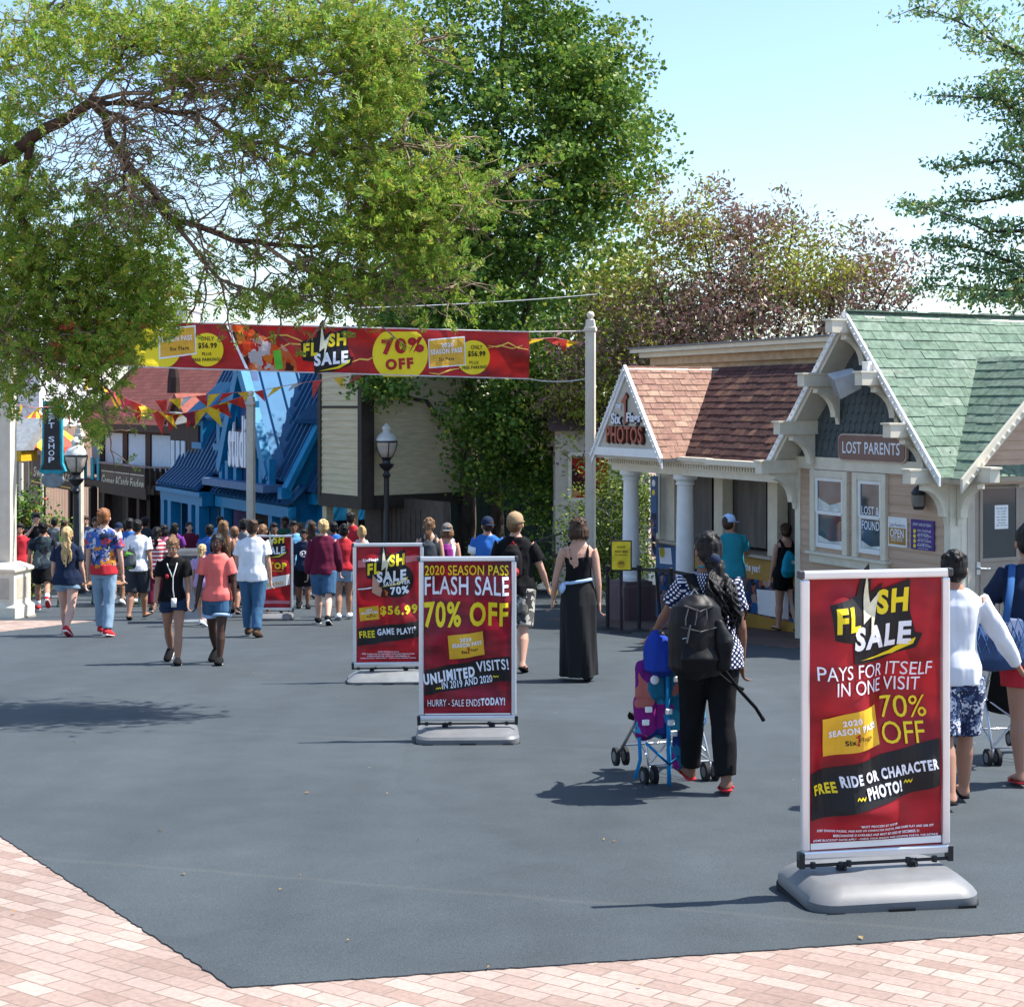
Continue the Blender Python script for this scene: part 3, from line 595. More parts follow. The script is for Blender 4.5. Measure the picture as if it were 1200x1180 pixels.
# entablature line: from px730 (d 26.6) to px898 (d 22.3)
E0 = Vector((2.77 - .427 * .92, 24.6 + .904 * .92, gz(26.2))); PF = Frame(E0, LA)
ph = thing('photo_shop', 'cream photo shop with terracotta shingle portico on round white columns', 'shop', E0, LA)
zw = lambda z: z - E0.z
xB = (L0 - E0).dot(PF.ux) - .03
c2 = .92 ; c1 = c2 - 1.74
ez0, ez1 = zw(.56), zw(.80); xL, xR = c1 - .38, xB
mb = MB(); mb.box(xL, xR, -.16, .16, ez0, ez0 + .10); mb.box(xL - .03, xR, -.2, .2, ez0 + .10, ez1 - .05); mb.box(xL - .08, xR, -.27, .27, ez1 - .05, ez1)
mb.box(xL, xL + .3, .16, 2.2, ez0, ez1 - .02)
x = xL
while x < xR: mb.box(x, x + .035, -.235, -.201, ez1 - .115, ez1 - .055); x += .075
mb.build('entablature', CREAM2, ph)
for cx_ in (c1, c2):
    zb = zw(-1.31); mb = MB()
    prof = [(.19, zb), (.19, zb + .06), (.165, zb + .08), (.15, zb + .11)] + [(.148 - .022 * (i / 8) ** 1.6, zb + .11 + (ez0 - .17 - zb - .11) * i / 8) for i in range(9)] + [(.15, ez0 - .16), (.15, ez0 - .13), (.13, ez0 - .12), (.17, ez0 - .07), (.19, ez0 - .07), (.19, ez0)]
    mb.lathe(prof, (cx_, 0, 0), 24); col = mb.build('column', WHITE, ph, smooth=True, ang=35)
    mb = MB(); mb.lathe([(.31, -.6), (.31, zb - .07), (.27, zb - .06), (.27, zb - .001)], (cx_, 0, 0), sq=True); mb.build('pedestal', brick_mat('mauve_block', (.17, .115, .12), (.20, .14, .145), (.13, .09, .095), w=.3, h=.2, plane='xz'), col, bevel=.01)
# portico roof: ridge runs along +y, gable faces -y
pm = (c1 + c2) / 2; hw_ = 1.16; pz0 = ez1 + .02; pz1 = zw(2.30); go = .60
s_ = (pz1 - pz0) / hw_; Tl = math.hypot(hw_, pz1 - pz0); mb = MB()
for sg in (-1, 1):
    b_ = Vector((-sg, 0, s_)).normalized(); n_ = Vector((sg * s_, 0, 1)).normalized(); O = Vector((pm + sg * hw_, -go, pz0)); dp = lambda t: 2.45 + .0 * t
    slab(mb, O, Y, b_, n_, Tl, lambda t: 0, dp, .07, 1); shingles(mb, O + n_ * .001, Y, b_, n_, Tl + .01, lambda t: -.015, dp, .235, .125, mi=0)
mb.build('portico_roof', [BROWNS, CREAM], ph)
PED = mat('pediment_boards', (.50, .46, .38), rough=.6, var=.08)
mb = MB(); mb.pxz([(pm - hw_ + .12, pz0 + .10), (pm + hw_ - .12, pz0 + .10), (pm, pz1 - .1)], -go + .02, -go + .2); mb.box(pm - hw_, pm + hw_, -go + .03, .3, pz0 - .03, pz0 + .01); mb.build('pediment', PED, ph)
mb = MB(); mb.box(pm - hw_ + .08, pm + hw_ - .08, -go - .02, -go + .018, pz0 + .012, pz0 + .15)
for sg in (-1, 1):
    for k, (d0, d1, yy) in enumerate(((-.02, .035, -go - .04), (.035, .10, -go - .015))):
        q = lambda f, dd: (pm + sg * hw_ * (1 - f), pz0 + (pz1 - pz0) * f - dd * 1.5)
        pts = [q(0, d0 - .0), q(1, d0), q(1, d1), q(0, d1)]; mb.pxz(pts if sg < 0 else pts[::-1], yy, -go + .018)
mb.build('barge_board', WHITE, ph, bevel=.005)
mb = MB()
for i in range(17):
    for sg in (-1, 1): mb.ell((pm + sg * hw_ * (1 - (i + .5) / 17), -go - .065, pz0 + (pz1 - pz0) * (i + .5) / 17 - .02), .014, nu=6, nv=4)
mb.build('string_lights', LIGHT, ph)
sg_ = thing('shop_sign', 'raised shop name with white lettering and red brown PHOTOS letters on the pediment', 'sign', E0, LA)
TP = Matrix.Translation((0, -go + .018, 0)); COPPER = mat('copper_letters', (.33, .075, .045), rough=.4, var=.2); DKB = mat('dark_backing', (.03, .018, .014), rough=.6)
lettering(sg_, 'PHOTOS', pm + .02, pz0 + .36, 1.22, .30, DKB, off=.004, bold=.05, T=TP, thick=.02); lettering(sg_, 'PHOTOS', pm, pz0 + .37, 1.18, .28, COPPER, off=.03, bold=.02, T=TP, thick=.03)
lettering(sg_, 'Six', pm - .27, pz0 + .62, .34, .20, BLK, off=.004, bold=.06, T=TP, thick=.02); lettering(sg_, 'Six', pm - .28, pz0 + .63, .31, .18, WHT, off=.03, bold=.02, T=TP, thick=.015)
lettering(sg_, 'Flags', pm + .30, pz0 + .62, .46, .22, BLK, off=.004, bold=.06, T=TP, thick=.02); lettering(sg_, 'Flags', pm + .29, pz0 + .63, .43, .20, WHT, off=.03, bold=.02, T=TP, thick=.015)
lettering(sg_, 'my', pm - .22, pz0 + .81, .16, .11, WHT, off=.02, bold=.01, T=TP, thick=.015)
def flag(par, cx, cz, h, off, T=None, m=None, surf=None, step=0):
    p = [(-.10, -.5), (.10, -.5), (.10, -.32), (.05, -.3), (.06, .28), (.16, .34), (.16, .40), (.02, .5), (-.10, .36), (-.26, .24), (-.24, .16), (-.06, .2), (-.05, -.3), (-.10, -.32)]
    return patch(par, [(cx + a * h, cz + b * h) for a, b in p], m or REDT, off=off, T=T, name='emblem', surf=surf, step=step)
fo = flag(sg_, pm + .0, pz0 + .80, .50, .03, TP, COPPER); fo2 = flag(sg_, pm + .01, pz0 + .79, .55, .012, TP, DKB)
# mansard main roof
me0 = .02; mrun, mz1 = 1.32, zw(2.30); ms = (mz1 - ez1) / mrun; Tm = math.hypot(mrun, mz1 - ez1)
b_ = Vector((0, 1, ms)).normalized(); n_ = Vector((0, -ms, 1)).normalized(); O = Vector((0, -.22 + me0, ez1 + .005)); mb = MB()
slab(mb, O, X, b_, n_, Tm, lambda t: pm + .2, lambda t: xR, .06, 1); shingles(mb, O + n_ * .001, X, b_, n_, Tm, lambda t: pm + .2, lambda t: xR, .16, .135)
mb.build('mansard_roof', [DARKS, CREAM], ph)
mb = MB(); mb.box(c2 + 1.15, xR, -.36, -.21, ez1 - .03, ez1 + .05); mb.box(pm + hw_, c2 + 1.15, -.33, -.205, ez1 - .0, ez1 + .06); mb.build('gutter', CREAM2, ph)
# flat block with cornice behind
cz_ = zw(2.72); bx0 = PF.on_y(752, 418, 1.7)[0]
CORN = mat('cornice_tan', (.52, .36, .22), rough=.6)
mb = MB(); mb.box(bx0 + .5, xR, 1.75, 5.5, zw(1.9), cz_ - .12, 0); mb.box(bx0 + .4, xR, 1.65, 5.6, cz_ - .30, cz_ - .16, 0); mb.build('upper_block', CORN, ph)
mb = MB(); mb.box(bx0 + .25, xR, 1.50, 5.7, cz_ - .16, cz_ - .07); mb.box(bx0 + .1, xR, 1.38, 5.8, cz_ - .07, cz_); mb.build('cornice', CREAM2, ph); mb = MB(); mb.box(bx0 + .06, xR, 1.34, 5.84, cz_ + .001, cz_ + .03); mb.build('flat_roof', mat('roof_edge_grey', (.2, .2, .2)), ph)
# counter, shutters, posts
cy = .77; k0 = PF.on_y(759, 630, cy - .12)[0]; k1 = xB; ctz = zw(-.66)
mb = MB(); mb.box(k0, k1, cy - .14, cy + .45, ctz - .05, ctz); mb.build('counter_top', mat('counter_top_tan', (.40, .35, .28), rough=.4), ph, bevel=.01)
OCHRE = mat('ochre_board', (.42, .235, .045), rough=.55, var=.08); BLUB = mat('blue_board', (.02, .10, .26), rough=.5, var=.1)
mb = MB(); mb.box(k0 + .1, k1, cy - .02, cy + .4, -.5, ctz - .05); mb.build('counter_front', mat('counter_wood', (.36, .22, .09), rough=.6, stretch=(.3, 1, 3)), ph)
PIC = blotch_mat('photo_collage', [(.02, .05, .12), (.35, .10, .06), (.05, .04, .05), (.40, .26, .2), (.02, .10, .26), (.10, .09, .16), (.03, .02, .02)], 5, stretch=(2, 1, 2))
bx = k0 + .14
mb = MB(); mb.box(bx, bx + 1.25, cy - .036, cy - .021, ctz - .50, ctz - .08); mb.box(bx, bx + 1.25, cy - .036, cy - .021, ctz - 1.42, ctz - 1.05); mb.build('blue_board', BLUB, ph)
mb = MB(); mb.box(bx, bx + 1.25, cy - .034, cy - .021, ctz - 1.05, ctz - .50); mb.box(bx + 1.27, k1, cy - .034, cy - .021, ctz - .95, ctz - .40); mb.build('photo_board', PIC, ph)
mb = MB(); mb.box(bx + 1.27, k1, cy - .036, cy - .021, ctz - .40, ctz - .08); mb.box(bx + 1.27, k1, cy - .036, cy - .021, ctz - 1.2, ctz - .95); mb.build('slogan_board', OCHRE, ph)
TC = Matrix.Translation((0, cy, 0)); a0 = PF.on_y(820, 650, cy)[0]; a1 = PF.on_y(893, 665, cy)[0]
lettering(ph, 'Ask us about the best deal of the year!', (a0 + a1) / 2, ctz - .24, (a1 - a0), .17, WHT, off=.038, bold=.03, T=TC)
patch(ph, [(bx + .1, ctz - .15), (bx + .5, ctz - .12), (bx + .55, ctz - .4), (bx + .14, ctz - .42)], WHT, off=.038, T=TC, name='print'); patch(ph, circle(bx + .22, ctz - .22, .09, 12), YEL, off=.04, T=TC, name='print')
for i in range(6): patch(ph, [(a0 + .9 + .07 * i, ctz - 1.04), (a0 + .95 + .07 * i, ctz - 1.04), (a0 + .95 + .07 * i, ctz - 1.11), (a0 + .9 + .07 * i, ctz - 1.11)], (WHT, BLUB, YEL, WHT, BLUB, YEL)[i], off=.038, T=TC, name='print')
patch(ph, [(a1 - .1, ctz - .55), (a1 + .75, ctz - .5), (a1 + .75, ctz - .92), (a1 - .05, ctz - .93)], WHITE, off=.037, T=TC, name='print')
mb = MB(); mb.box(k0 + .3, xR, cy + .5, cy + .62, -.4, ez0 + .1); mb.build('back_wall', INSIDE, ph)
mb = MB(); x = k0 + .36
for px0, px1 in ((777, 833), (845, 897), (912, 938)):
    xa, xb = PF.on_y(px0, 600, cy + .2)[0], PF.on_y(px1, 600, cy + .2)[0]; n = 40
    for i in range(n):
        f = lambda q: cy + .22 + .012 * math.sin(q * 1.3 + px0) + .008 * math.sin(q * .37)
        mb.quad((xa + (xb - xa) * i / n, f(i), ctz + .01 + (.05 if px0 > 840 else 0)), (xa + (xb - xa) * (i + 1) / n, f(i + 1), ctz + .01 + (.05 if px0 > 840 else 0)), (xa + (xb - xa) * (i + 1) / n, f(i + 1), ez0), (xa + (xb - xa) * i / n, f(i), ez0))
mb.build('shutter', SHADE, ph, smooth=True)
for pxa in (838, 901):
    x = PF.on_y(pxa, 600, cy - .02)[0]; mb = MB(); mb.box(x - .04, x + .22, cy - .02, cy + .18, ctz, ez0); mb.build('post', CREAM2, ph, bevel=.006)
x = PF.on_y(772, 600, cy - .02)[0]; mb = MB(); mb.box(x - .1, x + .05, cy - .02, cy + .3, ctz, ez0); mb.box(x + .05, x + .5, cy - .01, cy + .1, ctz, ez0); mb.build('post', CREAM2, ph)
pp = PF.on_y(766, 600, cy - .14)[0]
s = thing('photo_strip', 'tall narrow blue strip of sample photos hung left of the shutters', 'poster', E0, LA); mb = MB(); mb.box(pp - .05, pp + .16, cy - .17, cy - .15, ctz + .12, ez0 - .12); mb.build('panel', BLUB, s)
TS = Matrix.Translation((0, cy - .17, 0)); 
for i, mm in enumerate((BLUB, PIC, PIC, PIC)): patch(s, [(pp - .03, ez0 - .5 - i * .26), (pp + .14, ez0 - .5 - i * .26), (pp + .14, ez0 - .74 - i * .26), (pp - .03, ez0 - .74 - i * .26)], mm, off=.002, T=TS, name='photo')
patch(s, circle(pp + .05, ez0 - .24, .06, 12), WHT, off=.002, T=TS, name='photo'); patch(s, circle(pp + .05, ez0 - .40, .05, 12), YEL, off=.002, T=TS, name='photo')
g0 = E0 + PF.ux * (c1 - .9) ; g1 = E0 + PF.ux * 5.2
ap = [g0 - PF.uy * 1.25, g1 - PF.uy * 1.05, g1 + PF.uy * 1, g0 + PF.uy * 1]
sheet('brick_apron', [(p.x, p.y) for p in ap], APRON, .013)
# ------------------------------------------------------------------ blue metal-roofed house
B0 = Vector((-11.19, 49.0, gz(49))); BA = math.atan2(-.872, .49); BF = Frame(B0, BA); bz = lambda z: z - B0.z
bh = thing('blue_house', 'bright blue house with ribbed metal roofs, dormers and a steep central gable', 'house', B0, BA)
ze = bz(-.82); K = 1.85; y0, zs = .45, ze + .46
X5 = lambda px, y=0, py=580: BF.on_y(px, py, y)[0]
def on_slope(F, px, py, ya, za, k):
    y = ya
    for _ in range(30): x, z = F.on_y(px, py, y); y = .5 * y + .5 * (ya + (z - za) / k)
    return x, y, z
xA = X5(338, y0, 556); xEnd = X5(379, y0 + .75, 585); zr = zs + 4.2; run = (zr - zs) / K; Tm = math.hypot(run, zr - zs)
b_ = Vector((0, 1, K)).normalized(); n_ = Vector((0, -K, 1)).normalized()
mb = MB(); lo0 = lambda t: 0.0; hiA = lambda t: xA
slab(mb, (0, y0, zs), X, b_, n_, Tm, lambda t: 0, hiA, .1); ribs(mb, (0, y0, zs), X, b_, n_, Tm, lambda t: 0, hiA, .34, .10, .09)
bk = Vector((0, -1, K)).normalized(); nb = Vector((0, K, 1)).normalized(); slab(mb, (0, y0 + 2 * run, zs), X, bk, nb, Tm, lambda t: 0, hiA, .1)
mb.build('roof', BLUER, bh)
mb = MB(); mb.beam((xA + .06, y0 - .1, zs - .2), (xA + .06, y0 + run, zr - .05), .14, .36, up=(1, 0, 0)); mb.beam((xA - .1, y0 - .12, zs - .28), (xA + .2, y0 - .12, zs - .28), .3, .3); mb.build('barge_board', BLUEP, bh)
mb = MB(); mb.pyz([(y0 + .1, ze - .6), (y0 + run, ze - .6), (y0 + run, zr - .1), (y0 + .1, zs)], xA - .2, xA - .02); mb.pyz([(y0 + .1, -1), (y0 + 2 * run - .1, -1), (y0 + 2 * run - .1, zs), (y0 + run, zr - .2), (y0 + .1, zs - .05)], .2, .4); mb.box(.4, xA * .5, y0 + 2 * run - .3, y0 + 2 * run - .1, -1, zs)
mb.box(.4, xA, y0 + .65, y0 + .75, -1, zs - .02); mb.build('wall', BLUEP, bh)
# pent roof over the shop front
xp = X5(238, 0, 572); kb = .9; bp = Vector((0, 1, kb)).normalized(); np_ = Vector((0, -kb, 1)).normalized()
mb = MB()
Tp = math.hypot(.6, .6 * kb)
slab(mb, (-.3, -.1, ze), X, bp, np_, Tp, lambda t: .2 * t, lambda t: xp - .1 * t, .08); ribs(mb, (-.3, -.1, ze), X, bp, np_, Tp, lambda t: .2 * t, lambda t: xp - .1 * t, .34, .10, .09)
slab(mb, (xp + .1, .25, ze - .10), X, bp, np_, Tp * .9, lambda t: 0, lambda t: xA - xp + .25, .08); ribs(mb, (xp + .1, .25, ze - .10), X, bp, np_, Tp * .8, lambda t: 0, lambda t: xA - xp + .25, .34, .10, .09)
mb.build('pent_roof', BLUER, bh)
mb = MB(); mb.box(-.1, xp - .1, .0, .35, ze - .5, ze - .09); mb.box(-.2, xp, -.12, .0, ze - .22, ze - .09); mb.box(xp + .1, xA + .3, .33, .55, ze - .48, ze - .18)
for px_ in (192, 200, 224, 233): 
    x = X5(px_, .05, 600); mb.box(x - .17, x + .17, .0, .32, -1, ze - .5)
for px_ in (246, 262, 318): 
    x = X5(px_, .4, 600); mb.box(x - .14, x + .14, .36, .6, -1, ze - .48)
mb.build('porch_columns', BLUEP, bh)
REDB = brick_mat('red_brown_brick', (.12, .035, .03), (.16, .05, .04), (.09, .05, .045), w=.3, h=.1, plane='xz')
mb = MB(); mb.box(X5(202, .6), X5(222, .6), .9, 1.09, -1, ze - .3); mb.box(X5(249, .7), X5(258, .7), .9, 1.09, -1, ze - .3); mb.build('brick_panel', REDB, bh)
mb = MB(); mb.box(X5(266, .7), X5(279, .7), .92, 1.09, -1, ze - .3); mb.box(X5(316, .7), X5(331, .7), .92, 1.09, -1, ze - .3); mb.build('mauve_panel', mat('mauve_paint', (.12, .075, .19), rough=.6), bh)
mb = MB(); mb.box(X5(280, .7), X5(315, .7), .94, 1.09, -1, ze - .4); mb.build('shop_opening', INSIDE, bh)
# right wing, set back
yb, zb = y0 + .75, bz(-.62); Tb = Tm * .92
mb = MB(); slab(mb, (xA - .3, yb - .3, zb), X, b_, n_, Tb, lambda t: 0, lambda t: xEnd - xA + .3, .1); ribs(mb, (xA - .3, yb - .3, zb), X, b_, n_, Tb, lambda t: 0, lambda t: xEnd - xA + .28, .34, .10, .09, phase=.1); mb.build('wing_roof', BLUER, bh)
mb = MB(); mb.box(xA - .1, xEnd - .05, yb, yb + .3, -1, zb + .1); mb.box(xA - .1, xEnd - .05, yb - .25, yb, zb - .32, zb - .06)
for px_ in (337, 350, 366): 
    x = X5(px_, yb, 610); mb.box(x - .16, x + .16, yb - .1, yb + .05, -1, zb - .3)
mb.build('wing_wall', BLUEP, bh)
mb = MB()
for a, b in ((341, 347), (354, 363)): mb.box(X5(a, yb), X5(b, yb), yb - .03, yb - .002, -.4, zb - .5)
mb.build('wing_door', GLASS, bh)
def dormer(pxa, pxb, pyt, pyb, ya, za, slope_f=.9, wide=1.0):
    xa, yy, zz = on_slope(BF, pxa, pyb, ya, za, K); xb = xa + (BF.on_y(pxb, pyb, yy)[0] - xa); zt = BF.on_y(pxa, pyt, yy)[1]; dp = (zt - zz) / K + .2; t = .30 * wide
    mb = MB(); mb.box(xa, xa + t, yy - .12, yy + dp, zz, zt); mb.box(xb - t, xb, yy - .12, yy + dp, zz, zt); mb.box(xa + t, xb - t, yy - .12, yy + .05, zt - t, zt); mb.box(xa - .1, xb + .1, yy - .2, yy + .05, zz - .14, zz + .06); mb.box(xa - .05, xb + .05, yy - .15, yy + .05, zz - .32, zz - .14)
    d = mb.build('dormer', BLUEP, bh); mb = MB(); mb.box(xa + t, xb - t, yy - .02, yy + .05, zz + .06, zt - t); mb.build('pane', GLASS, d)
    mb = MB(); mb.box(xa + t + .1, xa + t + .22, yy - .025, yy - .02, zz + .2, zt - t - .1); mb.build('blind', WHT, d)
    kk = slope_f; bb = Vector((0, 1, kk)).normalized(); nn = Vector((0, -kk, 1)).normalized(); L = (dp + 1.0)
    mb = MB(); slab(mb, (xa - .25, yy - .38, zt - .02), X, bb, nn, L, lambda q: 0, lambda q: xb - xa + .5, .1); ribs(mb, (xa - .25, yy - .38, zt - .02), X, bb, nn, L, lambda q: .02, lambda q: xb - xa + .48, .16, .04, .05); mb.build('dormer_roof', BLUER, d)
dormer(231, 242, 489, 520, y0, zs); dormer(258, 270, 489, 522, y0, zs); dormer(366, 384, 492, 532, yb - .3, zb)
# central gable with the shop lettering
gy = y0 - .10
gl = lambda px, py: BF.on_y(px, py, gy)
pts = [gl(268, 560), gl(320, 568), gl(316, 552), gl(306, 510), gl(289, 425), gl(286, 425), gl(272, 510), gl(266, 546)]
mb = MB(); mb.pxz(pts[::1], gy, gy + .25); gb = mb.build('gable_wall', mat('deep_blue_paint', (.01, .06, .19), rough=.6, var=.2), bh)
apx = gl(287.5, 428); lb = gl(264, 549); rb = gl(320, 559)
mb = MB(); mb.beam((lb[0], gy - .12, lb[1]), (gl(273, 500)[0], gy - .12, gl(273, 500)[1]), .25, .34, up=(0, 0, 1)); mb.beam((gl(273, 500)[0], gy - .12, gl(273, 500)[1]), (apx[0], gy - .12, apx[1]), .25, .34); mb.beam((rb[0], gy - .12, rb[1]), (gl(307, 500)[0], gy - .12, gl(307, 500)[1]), .25, .3); mb.beam((gl(307, 500)[0], gy - .12, gl(307, 500)[1]), (apx[0], gy - .12, apx[1]), .25, .3)
for px_ in (279, 302): a = gl(px_, 470); c = gl(px_, 528); mb.box(a[0] - .12, a[0] + .12, gy - .09, gy, c[1], a[1])
for px_ in (266, 273, 283, 303, 313, 322): a = gl(px_, 562); mb.box(a[0] - .12, a[0] + .12, gy - .2, gy - .02, a[1] - .2, a[1] + .55)
a = gl(270, 528); c = gl(314, 534); mb.box(a[0], c[0], gy - .1, gy, c[1] - .1, c[1] + .12)
mb.build('gable_trim', BLUEP, gb)
mb = MB(); a = gl(256, 563); c = gl(329, 571); mb.box(a[0], c[0], gy - .5, gy + .1, zs - .28, zs - .08); mb.build('ledge', mat('pale_ledge', (.08, .16, .30), rough=.6), gb)
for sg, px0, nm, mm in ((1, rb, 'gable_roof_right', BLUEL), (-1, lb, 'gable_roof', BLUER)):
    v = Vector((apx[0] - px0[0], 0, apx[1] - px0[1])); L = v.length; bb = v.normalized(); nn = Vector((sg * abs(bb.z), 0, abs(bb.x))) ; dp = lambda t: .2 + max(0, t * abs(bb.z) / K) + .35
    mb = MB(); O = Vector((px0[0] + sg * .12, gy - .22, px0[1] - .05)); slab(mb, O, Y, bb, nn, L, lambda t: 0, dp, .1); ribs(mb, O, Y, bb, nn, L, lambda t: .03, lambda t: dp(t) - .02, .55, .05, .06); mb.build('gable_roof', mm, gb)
TG = Matrix.Translation((0, gy - .1, 0)); a = gl(277, 556); c = gl(304, 526)
DKN = mat('navy_backing', (.012, .012, .035), rough=.5)
lettering(gb, 'studio', (a[0] + c[0]) / 2, a[1] + .95, c[0] - a[0] + .1, 1.55, DKN, off=.02, bold=.07, T=TG, thick=.04); lettering(gb, 'studio', (a[0] + c[0]) / 2, a[1] + .95, c[0] - a[0], 1.45, WHT, off=.1, bold=.035, T=TG, thick=.05)

# ------------------------------------------------------------------ half-timbered shop
HD = 60
H0 = Vector(((118 - 600) / FOC * HD, HD, gz(HD))); HA = math.atan2(-.854, .52); HF = Frame(H0, HA); hz = lambda z: z - H0.z
ht = thing('timbered_shop', 'half timbered shop with white panels, brown balcony and red shingle roof', 'shop', H0, HA)
REDS = brick_mat('red_roof_courses', (.22, .065, .05), (.29, .095, .075), (.13, .04, .035), w=.5, h=.19, msize=.014, var=.25, bump=.6)
X6 = lambda px, y=0, py=520: HF.on_y(px, py, y)[0]
zE = HF.on_y(150, 497, 0)[1]; zB = HF.on_y(150, 545, 0)[1]; xr = X6(208); xl = -.4
roofk = .95; b_ = Vector((0, 1, roofk)).normalized(); n_ = Vector((0, -roofk, 1)).normalized(); Tr = 4.9
xe = X6(295, 1.5)
mb = MB(); slab(mb, (-1.4, -.35, zE), X, b_, n_, Tr, lambda t: -.12 * t, lambda t: xe, .16); rf = mb.build('roof', REDS, ht)
# courses must run on the slope: rotate the texture by giving the roof its own frame
def reframe(ob, O, xa, ya, za):
    M = Matrix((( xa.x, ya.x, za.x, O.x), (xa.y, ya.y, za.y, O.y), (xa.z, ya.z, za.z, O.z), (0, 0, 0, 1))); ob.data.transform(M.inverted()); ob.matrix_local = M
reframe(rf, Vector((-1.4, -.35, zE)), X, b_, n_)
mb = MB(); mb.box(-1.6, xe, -.42, -.3, zE - .25, zE); mb.beam((-1.45, -.4, zE - .1), (-1.75, 3.2, zE + 3.35), .2, .35)
for px_ in (121, 148, 175, 208): x = X6(px_); mb.box(x - .28, x + .28, -.06, .1, -1, zE)
mb.box(-1.2, xr, -.05, .1, zB - .5, zB - .1); mb.box(-1.2, xr, -.055, .1, zE - .35, zE - .2); mb.build('timber_frame', TIMBER, ht)
mb = MB(); mb.box(-1.2, xr + .3, .0, .25, zB - .4, zE - .1); mb.build('panel_wall', STUCCO, ht)
mb = MB(); mb.box(-1.2, xe, .3, 4, -1, zE - .2); mb.box(xr + .3, xe, -.05, .4, zB - 1, zE - .3); mb.build('wall', TIMBER, ht)
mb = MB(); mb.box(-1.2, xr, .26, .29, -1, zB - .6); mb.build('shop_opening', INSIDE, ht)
# balcony
yB = -1.15; x0, zt = HF.on_y(118, 541, yB); x1, _ = HF.on_y(171, 546, yB); zl_ = HF.on_y(171, 583, yB)[1]
mb = MB(); mb.box(x0 - 3.2, x1 + .5, yB + .1, .0, zl_ + .1, zl_ + .3)
for i in range(int((x1 - x0) / .32)): mb.box(x0 + i * .32 + .01, x0 + i * .32 + .31, yB, yB + .06, zl_ + .3, zt - .06)
mb.box(x0 - .05, x1 + .1, yB - .03, yB + .1, zl_ - .08, zl_ + .32)
for i in range(9):
    q = i / 9; xa, xb = x1 + .02, x1 + 1.9; mb.beam((xa + (xb - xa) * q, yB + 1.1 * q, zl_ + .3), (xa + (xb - xa) * q, yB + 1.1 * q, zt - .05), .12, .1)
mb.beam((x1, yB, zl_ + .25), (x1 + 1.9, yB + 1.1, zl_ + .25), .1, .3)
bal = mb.build('balcony', mat('brown_boards', (.048, .028, .02), rough=.7, var=.3, stretch=(8, 1, 1), scale=2), ht)
mb = MB(); mb.box(x0 - .06, x1 + .1, yB - .06, yB + .14, zt - .06, zt); mb.beam((x1, yB + .03, zt - .03), (x1 + 1.9, yB + 1.1, zt - .03), .14, .06); mb.build('rail', mat('weathered_rail', (.28, .2, .19), rough=.7), bal)
TB = Matrix.Translation((0, yB, 0)); SCR = mat('cream_script', (.55, .47, .36), rough=.6)
for k, tx in enumerate(('Games', '&Candy', 'Fudge')):
    a = x0 + .12 + (x1 - x0 - .2) * k / 3; ww = (x1 - x0 - .2) / 3 - .08
    patch(bal, [(a, zt - .36), (a + ww, zt - .36), (a + ww, zt - .95), (a, zt - .95)], BLK, off=.006, T=TB, name='sign_panel'); lettering(bal, tx, a + ww / 2, zt - .66, ww * .95, .42, SCR, off=.012, bold=.02, T=TB, shear=.25)
    patch(bal, [(a, zt - .30), (a + ww, zt - .30), (a + ww, zt - .34), (a, zt - .34)], SCR, off=.006, T=TB, name='gold_line'); patch(bal, [(a, zt - 1.0), (a + ww, zt - 1.0), (a + ww, zt - 1.04), (a, zt - 1.04)], SCR, off=.006, T=TB, name='gold_line')
# left bay of the balcony, further on
x2, z2t = HF.on_y(38, 533, yB); x3, _ = HF.on_y(84, 540, yB)
mb = MB(); mb.box(x2, x3 + 1.0, yB - .0, yB + .2, zl_ - .2, zt - .05); mb.box(x2, x3, yB - .04, yB + .1, zt - .06, zt + .02); mb.box(x2 + .2, x3 + 2, yB + .2, .5, zl_, zl_ + .2); b2 = mb.build('balcony', bpy.data.materials['brown_boards'], ht)
for k, tx in enumerate(('Sweet', 'Treats')):
    ww = (x3 - x2) / 2 - .15; a = x2 + .1 + k * (ww + .1); lettering(b2, tx, a + ww / 2, zt - .7, ww * .9, .42, SCR, off=.012, bold=.02, T=TB, shear=.25)
    patch(b2, [(a, zt - 1.12), (a + ww, zt - 1.12), (a + ww, zt - 1.17), (a, zt - 1.17)], GOLD, off=.006, T=TB, name='gold_line')
mb = MB()
for px_ in (48, 84, 108, 124, 152, 165): x = X6(px_, yB + .2); mb.box(x - .14, x + .14, yB + .1, yB + .36, -1.2, zl_)
mb.build('posts', TIMBER, ht)
TEAL = mat('teal_shutter', (.02, .30, .38), rough=.6)
mb = MB()
for px_, wv in ((83, .2), (100, .5), (109, .35), (116, .25)): x, z = HF.on_y(px_, 555, yB + .3); mb.box(x - wv / 2, x + wv / 2, yB + .25, yB + .3, z - .5, z + .6)
mb.build('teal_shutter', TEAL, ht)
# little cross gable at the right end
gx0, gz0 = HF.on_y(196, 498, -1.0); gx1, _ = HF.on_y(216, 500, -1.0); gpx, gpz = HF.on_y(206, 468, -1.0)
mb = MB(); mb.pxz([(gx0 - .2, gz0), (gpx, gpz), (gpx, gpz + .2), (gx0 - .5, gz0)], -1.05, 1.5, 0); mb.pxz([(gpx, gpz), (gx1 + .3, gz0), (gx1 + .6, gz0), (gpx, gpz + .2)], -1.05, 1.5, 0); cg = mb.build('cross_gable_roof', mat('red_shingle', (.25, .08, .06), rough=.9), ht)
mb = MB(); mb.pxz([(gx0, gz0), (gx1, gz0), (gpx, gpz)], -.95, -.8); mb.box(gx0, gx1 + 1, -.9, .2, zB - .6, gz0); mb.lathe([(.22, -.3), (.2, .2), (.03, 1.2), (0.01, 1.25)], (gpx - .2, -1, gpz + .5), 8); mb.build('gable_wall', TIMBER, cg)
mb = MB()
